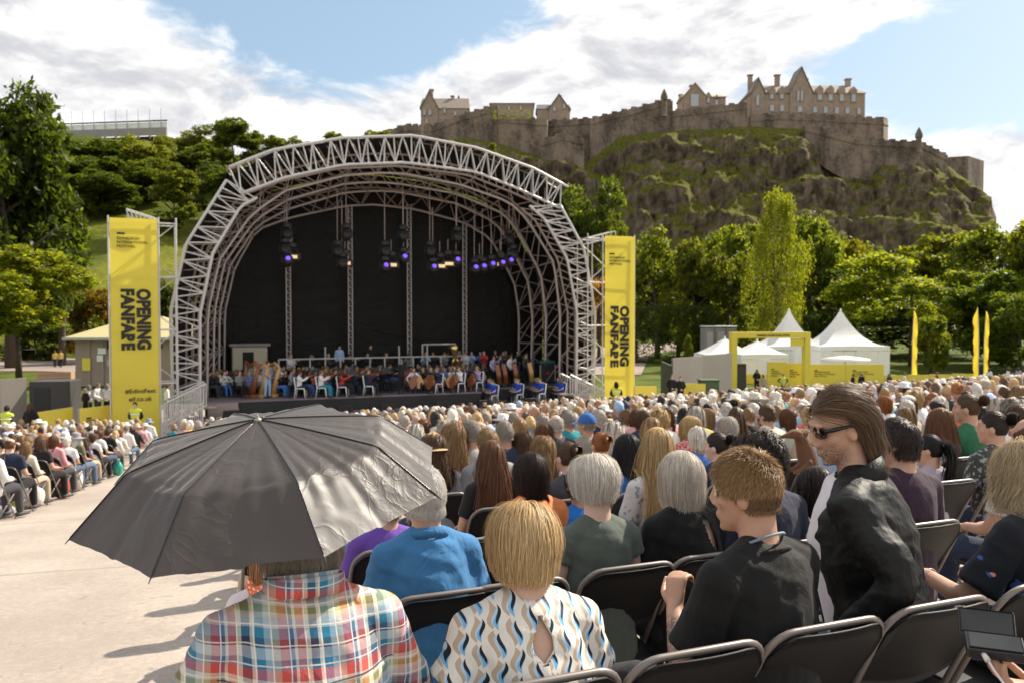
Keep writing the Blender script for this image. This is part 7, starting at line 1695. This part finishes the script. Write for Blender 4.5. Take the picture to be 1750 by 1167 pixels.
for v_, w_, a, b_, st_, kinds in [(.55, W1, 520, 640, 22, ['violin']), (.7, W1, 705, 800, 22, ['cello']), (1.5, W1, 505, 660, 16, ['violin']), (1.6, W1, 705, 820, 17, ['violin', 'cello', 'cello']), (2.5, W1, 500, 672, 16, ['violin', 'violin', 'wind']), (2.6, W1, 705, 835, 17, ['violin', 'cello']),
                                 (3.4, W1, 480, 680, 24, ['wind', 'violin']), (3.5, W1, 715, 850, 24, ['wind', 'violin']), (4.6, W1 + .55, 500, 880, 42, ['wind']), (2.2, W1, 358, 400, 16, ['wind']), (3.0, W1, 352, 420, 16, ['wind']), (1.1, W1, 476, 520, 15, ['violin', 'wind']), (3.9, W1, 430, 500, 18, ['wind']), (2.0, W1, 404, 470, 18, ['wind', 'violin']), (5.3, W1 + .55, 742, 890, 26, ['wind'])]:
    px = a
    while px < b_:
        kd = rnd.choice(kinds); lab, tc, hs, hc = who({'violin': 'violinist', 'cello': 'cellist', 'wind': 'wind player'}[kd], px)
        rz = FA + (-.75 if px < 670 else .75) * min(1, abs(px - 680) / 120) + rnd.uniform(-.2, .2); rz = FA + (rnd.uniform(.3, 1.1) if px < 670 else -rnd.uniform(.3, 1.1))
        pos = on_stage(px + rnd.uniform(-3, 3), v_ + rnd.uniform(-.15, .15), w_ + .002)
        bo = player_meshes(kd); t = standing(pos, rz, kd, hs, hc, TOPC[tc], TOPC[rnd.choice(['black', 'navy', 'charcoal', 'blue'])], lab, 'players of the orchestra', rnd.choice([0, 1, 2, 3]), scale=rnd.uniform(.94, 1.03))
        if kd == 'violin':
            il = loc_add(pos, rz, (-.17, .28, 1.0)); fiddle(il, (R(82), R(10), rz + .7), .36, .05, ('violin of ' + lab.replace("the stage's ", 'stage ')).replace('shoulder length', 'lob-cut').replace('hair in a bun', 'bun'), VARN, 'violin', 'violin')
        elif kd == 'cello': fiddle(loc_add(pos, rz, (0, .36, .55)), (R(-14), R(8), rz + math.pi + rnd.uniform(-.9, .9)), .7, .16, 'cello of ' + lab.replace("the stage's ", 'stage '), rnd.choice([VARN, VARN, VARNL]), 'cello', 'cello')
        elif rnd.random() < .6:
            cl_ = loc_add(pos, rz, (0, .34, .86)); tt = empty('clarinet' if rnd.random() < .5 else 'trumpet', cl_, rz, None); br = tt.name.startswith('trumpet'); tag(tt, ('trumpet' if br else 'clarinet') + ' of ' + lab.replace("the stage's ", 'stage ').replace('wind player', 'player'), 'trumpet' if br else 'clarinet')
            obj('tube', tube(BM(), [(0, -.16, .16), (0, .16, -.16 if not br else .1)], [.014, .02], 6), BRASS if br else BLK, tt, True); obj('bell', tube(BM(), [(0, .16, -.16 if not br else .1), (0, .24, -.24 if not br else .09)], [.02, .06], 10), BRASS if br else BLK, tt, True)
        px += st_ * .78
# individually seen performers
def onst(px, v_, w_, kind, hs, hc, tc, lc, lab, rz=0, skin=1, scale=1): return standing(on_stage(px, v_, w_ + .002), FA + rz, kind, hs, hc, TOPC[tc] if isinstance(tc, str) else tc, TOPC[lc], lab, None, skin, scale=scale)
onst(686, -.0 + .25, W1, 'conduct', 'short', 'grey', 'black', 'black', 'conductor in black standing with back to the audience at stage centre', math.pi)
onst(580, 5.0, W1 + .55, 'stand', 'short', 'dark', 'pale_blue', 'charcoal', 'man in a light blue shirt standing behind the guard rail')
onst(633, 5.0, W1 + .55, 'clasp', 'short', 'dark', 'black', 'black', 'person in black standing behind the guard rail right of the blue shirt')
onst(457, .8, W1, 'clasp', 'short', 'brown', 'grey', 'pale_blue', 'man in grey and pale jeans standing between the harps', .4)
for i, (px, m_) in enumerate([(843, VARN), (854, VARN), (872, VARN), (898, VARNL)]):
    pos = on_stage(px, 1.9 + .25 * i, W1 + .002); lab, tc, hs, hc = who('double bass player', px); standing(pos, FA + .3, 'bass', hs, hc, TOPC[tc], TOPC['black'], lab, 'players of the orchestra')
    fiddle(loc_add(pos, FA + .3, (0, .42, .72)), (R(-8), 0, FA + .3 + math.pi + 1.0), 1.08, .22, ['dark double bass nearest the conductor', 'dark double bass, second from the conductor', 'dark double bass, third from the conductor', 'pale orange double bass at the right end of its row'][i], m_, 'double_bass', 'double bass')
for i, (px, m_) in enumerate([(430, VARN), (446, VARNL), (466, VARNL)]):
    pos = on_stage(px, 1.0, W1 + .002); t = empty('harp', pos, FA + .6, ['reddish wooden harp, leftmost of three', 'golden harp, middle one of three', 'golden harp, right one of three'][i] + ' at the stage left', 'harp', 'harps at the left of the stage')
    obj('soundboard', tube(BM(), [(0, 0, .1), (0, .45, 1.4)], [.16, .07], 8), m_, t, True); obj('pillar', tube(BM(), [(0, -.45, .1), (0, -.42, 1.7)], .05, 8), m_, t, True); obj('harp_neck', tube(BM(), [(0, -.42, 1.7), (0, -.1, 1.5), (0, .15, 1.62), (0, .45, 1.4)], .06, 8), m_, t, True); obj('base', box(BM(), (0, -.15, .08), (.3, .75, .16), bevel=.03), m_, t)
    stuff(obj('strings', [tube(b3, [(0, -.36 + .09 * k, .15 + k * .05), (0, -.36 + .09 * k, 1.55)], .004, 4) for b3 in [BM()] for k in range(8)][0], WHITE, t))
    lab, tc, hs, hc = who('harpist', px); standing(loc_add(pos, FA, (.45, -.5, 0)), FA + .4, 'wind', hs, hc, TOPC[tc], TOPC['black'], lab, 'players of the orchestra')
tb = on_stage(778, 3.9, W1 + .55); t = empty('tuba', tb, FA, 'shiny tuba held upright behind the cellos', 'tuba'); obj('bell', tube(BM(), [(0, 0, .4), (0, 0, 1.0), (.05, .0, 1.35), (.08, 0, 1.6)], [.06, .1, .16, .3], 14), BRASS, t, True); obj('coils', tube(BM(), [(.16 * math.cos(a), .04 * math.sin(3 * a), .65 + .28 * math.sin(a)) for a in np.linspace(0, 6.28, 20, endpoint=False)], .06, 8, closed=True), BRASS, t, True)
# white stage chairs along the front edge and the blue shirted players on the apron
for i, (px, v_, rz) in enumerate([(514, .15, 1.2), (551, .1, 1.1), (586, .1, 1.1), (631, .15, 1.15), (746, .1, -1.2), (784, .1, -1.2), (815, .35, -1.2)]):
    stage_chair(on_stage(px, v_, W1 + .002), FA + rz, f'white framed blue padded chair on the stage edge, {["leftmost", "second from the left", "third from the left", "just left of the conductor", "just right of the conductor", "below the cellos", "nearest the blue shirted players"][i]}')
    kd = 'violin' if px < 690 else 'cello'; lab, tc, hs, hc = who('violinist' if kd == 'violin' else 'cellist', px); 
    pos = on_stage(px, v_, W1 + .002); cc = {551: 'white', 586: 'red', 746: 'navy'}.get(px, tc)
    if cc != tc: lab = {551: 'violinist in white with pale blue jeans on the stage edge chair', 586: 'long haired violinist in red on the stage edge chair', 746: 'cellist in dark blue on the stage edge chair'}[px]
    standing(pos, FA + rz, kd, hs, hc, TOPC[cc], TOPC['teal' if px == 551 else 'black'], lab, 'players of the orchestra')
    fiddle(loc_add(pos, FA + rz, (0, .36, .55)) if kd == 'cello' else loc_add(pos, FA + rz, (-.17, .28, 1.0)), (R(-14), 0, FA + rz + math.pi) if kd == 'cello' else (R(82), R(10), FA + rz + .7), .76 if kd == 'cello' else .36, .16 if kd == 'cello' else .05, f'{kd} on the stage edge, of the {" ".join(lab.split()[:5])}', VARN, kd, kd)
for i, (px, n_) in enumerate([(846, 3), (889, 2), (927, 3), (962, 2)]):
    for j in range(n_):
        pos = on_stage(px - 5 - j * 7 * .5, -.2 + j * .55, W0 + .002); rz = FA - 1.25
        stage_chair(pos, rz, f'white framed chair on the apron under a blue shirted player, {["left", "second", "third", "right"][i]} group, {["nearest", "middle", "farthest"][j]} seat', 'white chairs of the blue shirted players')
        standing(pos, rz, 'lap', rnd.choice(['short', 'lob', 'bun']), rnd.choice(['sandy', 'blond', 'brown']), (.015, .07, .46), TOPC['black'], f'young player in a bright blue T-shirt, {["left", "second", "third", "right"][i]} group on the apron, {["nearest", "middle", "farthest"][j]} seat', 'blue shirted players on the apron', 3, scale=.97)
fc = on_stage(932, 3.2, W1); t = empty('flight_case', fc, SA, 'black flight case with metal edges at the right of the stage', 'case'); obj('body', box(BM(), (0, 0, .6), (.9, .6, .95), bevel=.02), BLK, t); obj('lid', box(BM(), (0, 0, 1.2), (1.0, .7, .2), bevel=.08), plain('teal_cover', (.02, .09, .1), .4), t)
for x_ in (-.46, .46): obj('edge_trim', box(BM(), (x_, -.31, .6), (.05, .05, .95)), STEEL, t)
obj('red_lamp', box(BM(), (0, -.31, .62), (.18, .02, .1)), plain('red_plastic', (.5, .03, .05), .4), t)
for i, (px, v_, w_) in enumerate([(600, .3, W1), (660, 1.2, W1), (722, .9, W1), (540, 1.4, W1), (690, 2.2, W1), (640, 2.0, W1), (810, 1.2, W1), (575, 2.3, W1)]):
    pos = on_stage(px, v_, w_); t = empty('music_stand', pos, SA + rnd.uniform(-.6, .6), f'black music stand with white sheets among the players, {["by the red top", "left of the conductor", "by the first cello", "among the left violins", "behind the conductor", "mid left", "by the basses", "in the second violin rank"][i]}', 'music stand', 'music stands of the orchestra')
    obj('post', tube(BM(), [(0, 0, 0), (0, 0, 1.0)], .015, 6), BLK, t); obj('desk', box(BM(), (0, 0, 1.08), (.5, .03, .32), Matrix.Rotation(R(-25), 3, 'X')), BLK, t); obj('sheet', box(BM(), (0, .02, 1.09), (.42, .006, .28), Matrix.Rotation(R(-25), 3, 'X')), WHITE, t)
# ---- staff and passers-by
HIV = (.55, .62, .06)
def guard(px, yfeet_px, Y, kind, hs, hc, tc, lc, lab, rz=math.pi, vest=None, ytop=None, cap=None, skin=1):
    p = at(px, yfeet_px, Y); z = ground(p.x, Y); s = 1.0
    if ytop: s = max(.85, min(1.12, (at(px, ytop, Y).z - z) / 1.72))
    return standing((p.x, Y, z), rz, kind, hs, hc, TOPC[tc], TOPC[lc], lab, None, skin, vest, s, cap=cap)
guard(232, 720, 35.2, 'clasp', 'crop', 'dark', 'black', 'black', 'steward in black with a yellow hi-vis vest before the left banner', vest=HIV, ytop=686)
guard(11, 726, 33, 'stand', 'short', 'dark', 'charcoal', 'black', 'steward in a yellow hi-vis jacket at the left edge', rz=0, vest=HIV, ytop=692)
guard(53, 724, 34, 'clasp', 'lob', 'brown', 'black', 'black', 'woman in black standing with folded hands before the charcoal cabin', ytop=686)
guard(1053, 690, 43, 'clasp', 'lob', 'dark', 'black', 'black', 'steward woman in hi-vis vest before the right banner', vest=HIV, ytop=651)
guard(1148, 680, 50, 'clasp', 'short', 'grey', 'black', 'black', 'man in a dark suit and pale shirt before the grey hoarding', ytop=636)
guard(1163, 682, 50, 'clasp', 'crop', 'sandy', 'black', 'black', 'man in a black polo before the grey hoarding, right of the suited man', ytop=642)
guard(1338, 662, 58, 'hips', 'short', 'dark', 'black', 'black', 'steward with hands on hips in a hi-vis vest before the printed yellow wall', vest=HIV, ytop=639)
guard(1293, 662, 60, 'clasp', 'lob', 'sandy', 'black', 'black', 'person in black at a table inside the yellow gate', ytop=630)
guard(1304, 666, 58, 'stand', 'lob', 'sandy', 'beige', 'beige', 'person in a pale pink dress inside the yellow gate', ytop=640)
guard(94, 628, 89, 'walk', 'lob', 'ginger', 'yellow', 'black', 'walker in a yellow top on the park path, left one of two', rz=.3); guard(104, 628, 89, 'walk', 'short', 'sandy', 'yellow', 'black', 'walker in a yellow top with pale bag on the park path, right one of two', rz=.3)
for i, (px, yt, tc, lc, lab) in enumerate([(118, 655, 'black', 'black', 'person in black by the wooden crates'), (130, 664, 'cream', 'beige', 'pale haired person in cream behind the yellow barrier'), (147, 662, 'black', 'black', 'person in black top behind the yellow barrier'), (151, 656, 'white', 'navy', 'person in white behind the printed yellow barrier, left one'), (167, 652, 'white', 'charcoal', 'person in white behind the printed yellow barrier, middle one'), (184, 654, 'white', 'black', 'person in white behind the printed yellow barrier, right one'), (286, 656, 'white', 'black', 'person in white behind the left banner tower')]):
    guard(px, 700, 44 + i * .3, rnd.choice(['stand', 'clasp']), rnd.choice(['short', 'lob']), rnd.choice(['grey', 'brown', 'sandy']), tc, lc, lab, rz=rnd.uniform(1.5, 4.5), ytop=yt)
for i, (px, yt, tc, lab) in enumerate([(1457, 641, 'black', 'person in black standing under the parasol, left one'), (1472, 637, 'black', 'person in black standing under the parasol, right one'), (1520, 640, 'charcoal', 'person in charcoal standing right of the pagodas'), (1545, 636, 'white', 'person in white standing before the low yellow barrier'), (1600, 636, 'maroon', 'person in maroon standing before the low yellow barrier'), (1690, 630, 'white', 'person in pale clothes standing beyond the flags'), (1722, 632, 'white', 'person in white standing near the right edge below the trees'), (1740, 634, 'lilac', 'person in lilac standing near the right edge below the trees')]):
    guard(px, 670, 57 if px < 1680 else 62, 'stand', rnd.choice(['short', 'lob']), rnd.choice(['grey', 'brown', 'sandy']), tc, 'navy', lab, rz=rnd.uniform(0, 6), ytop=yt)
bpy.data.objects.remove(_tmp)
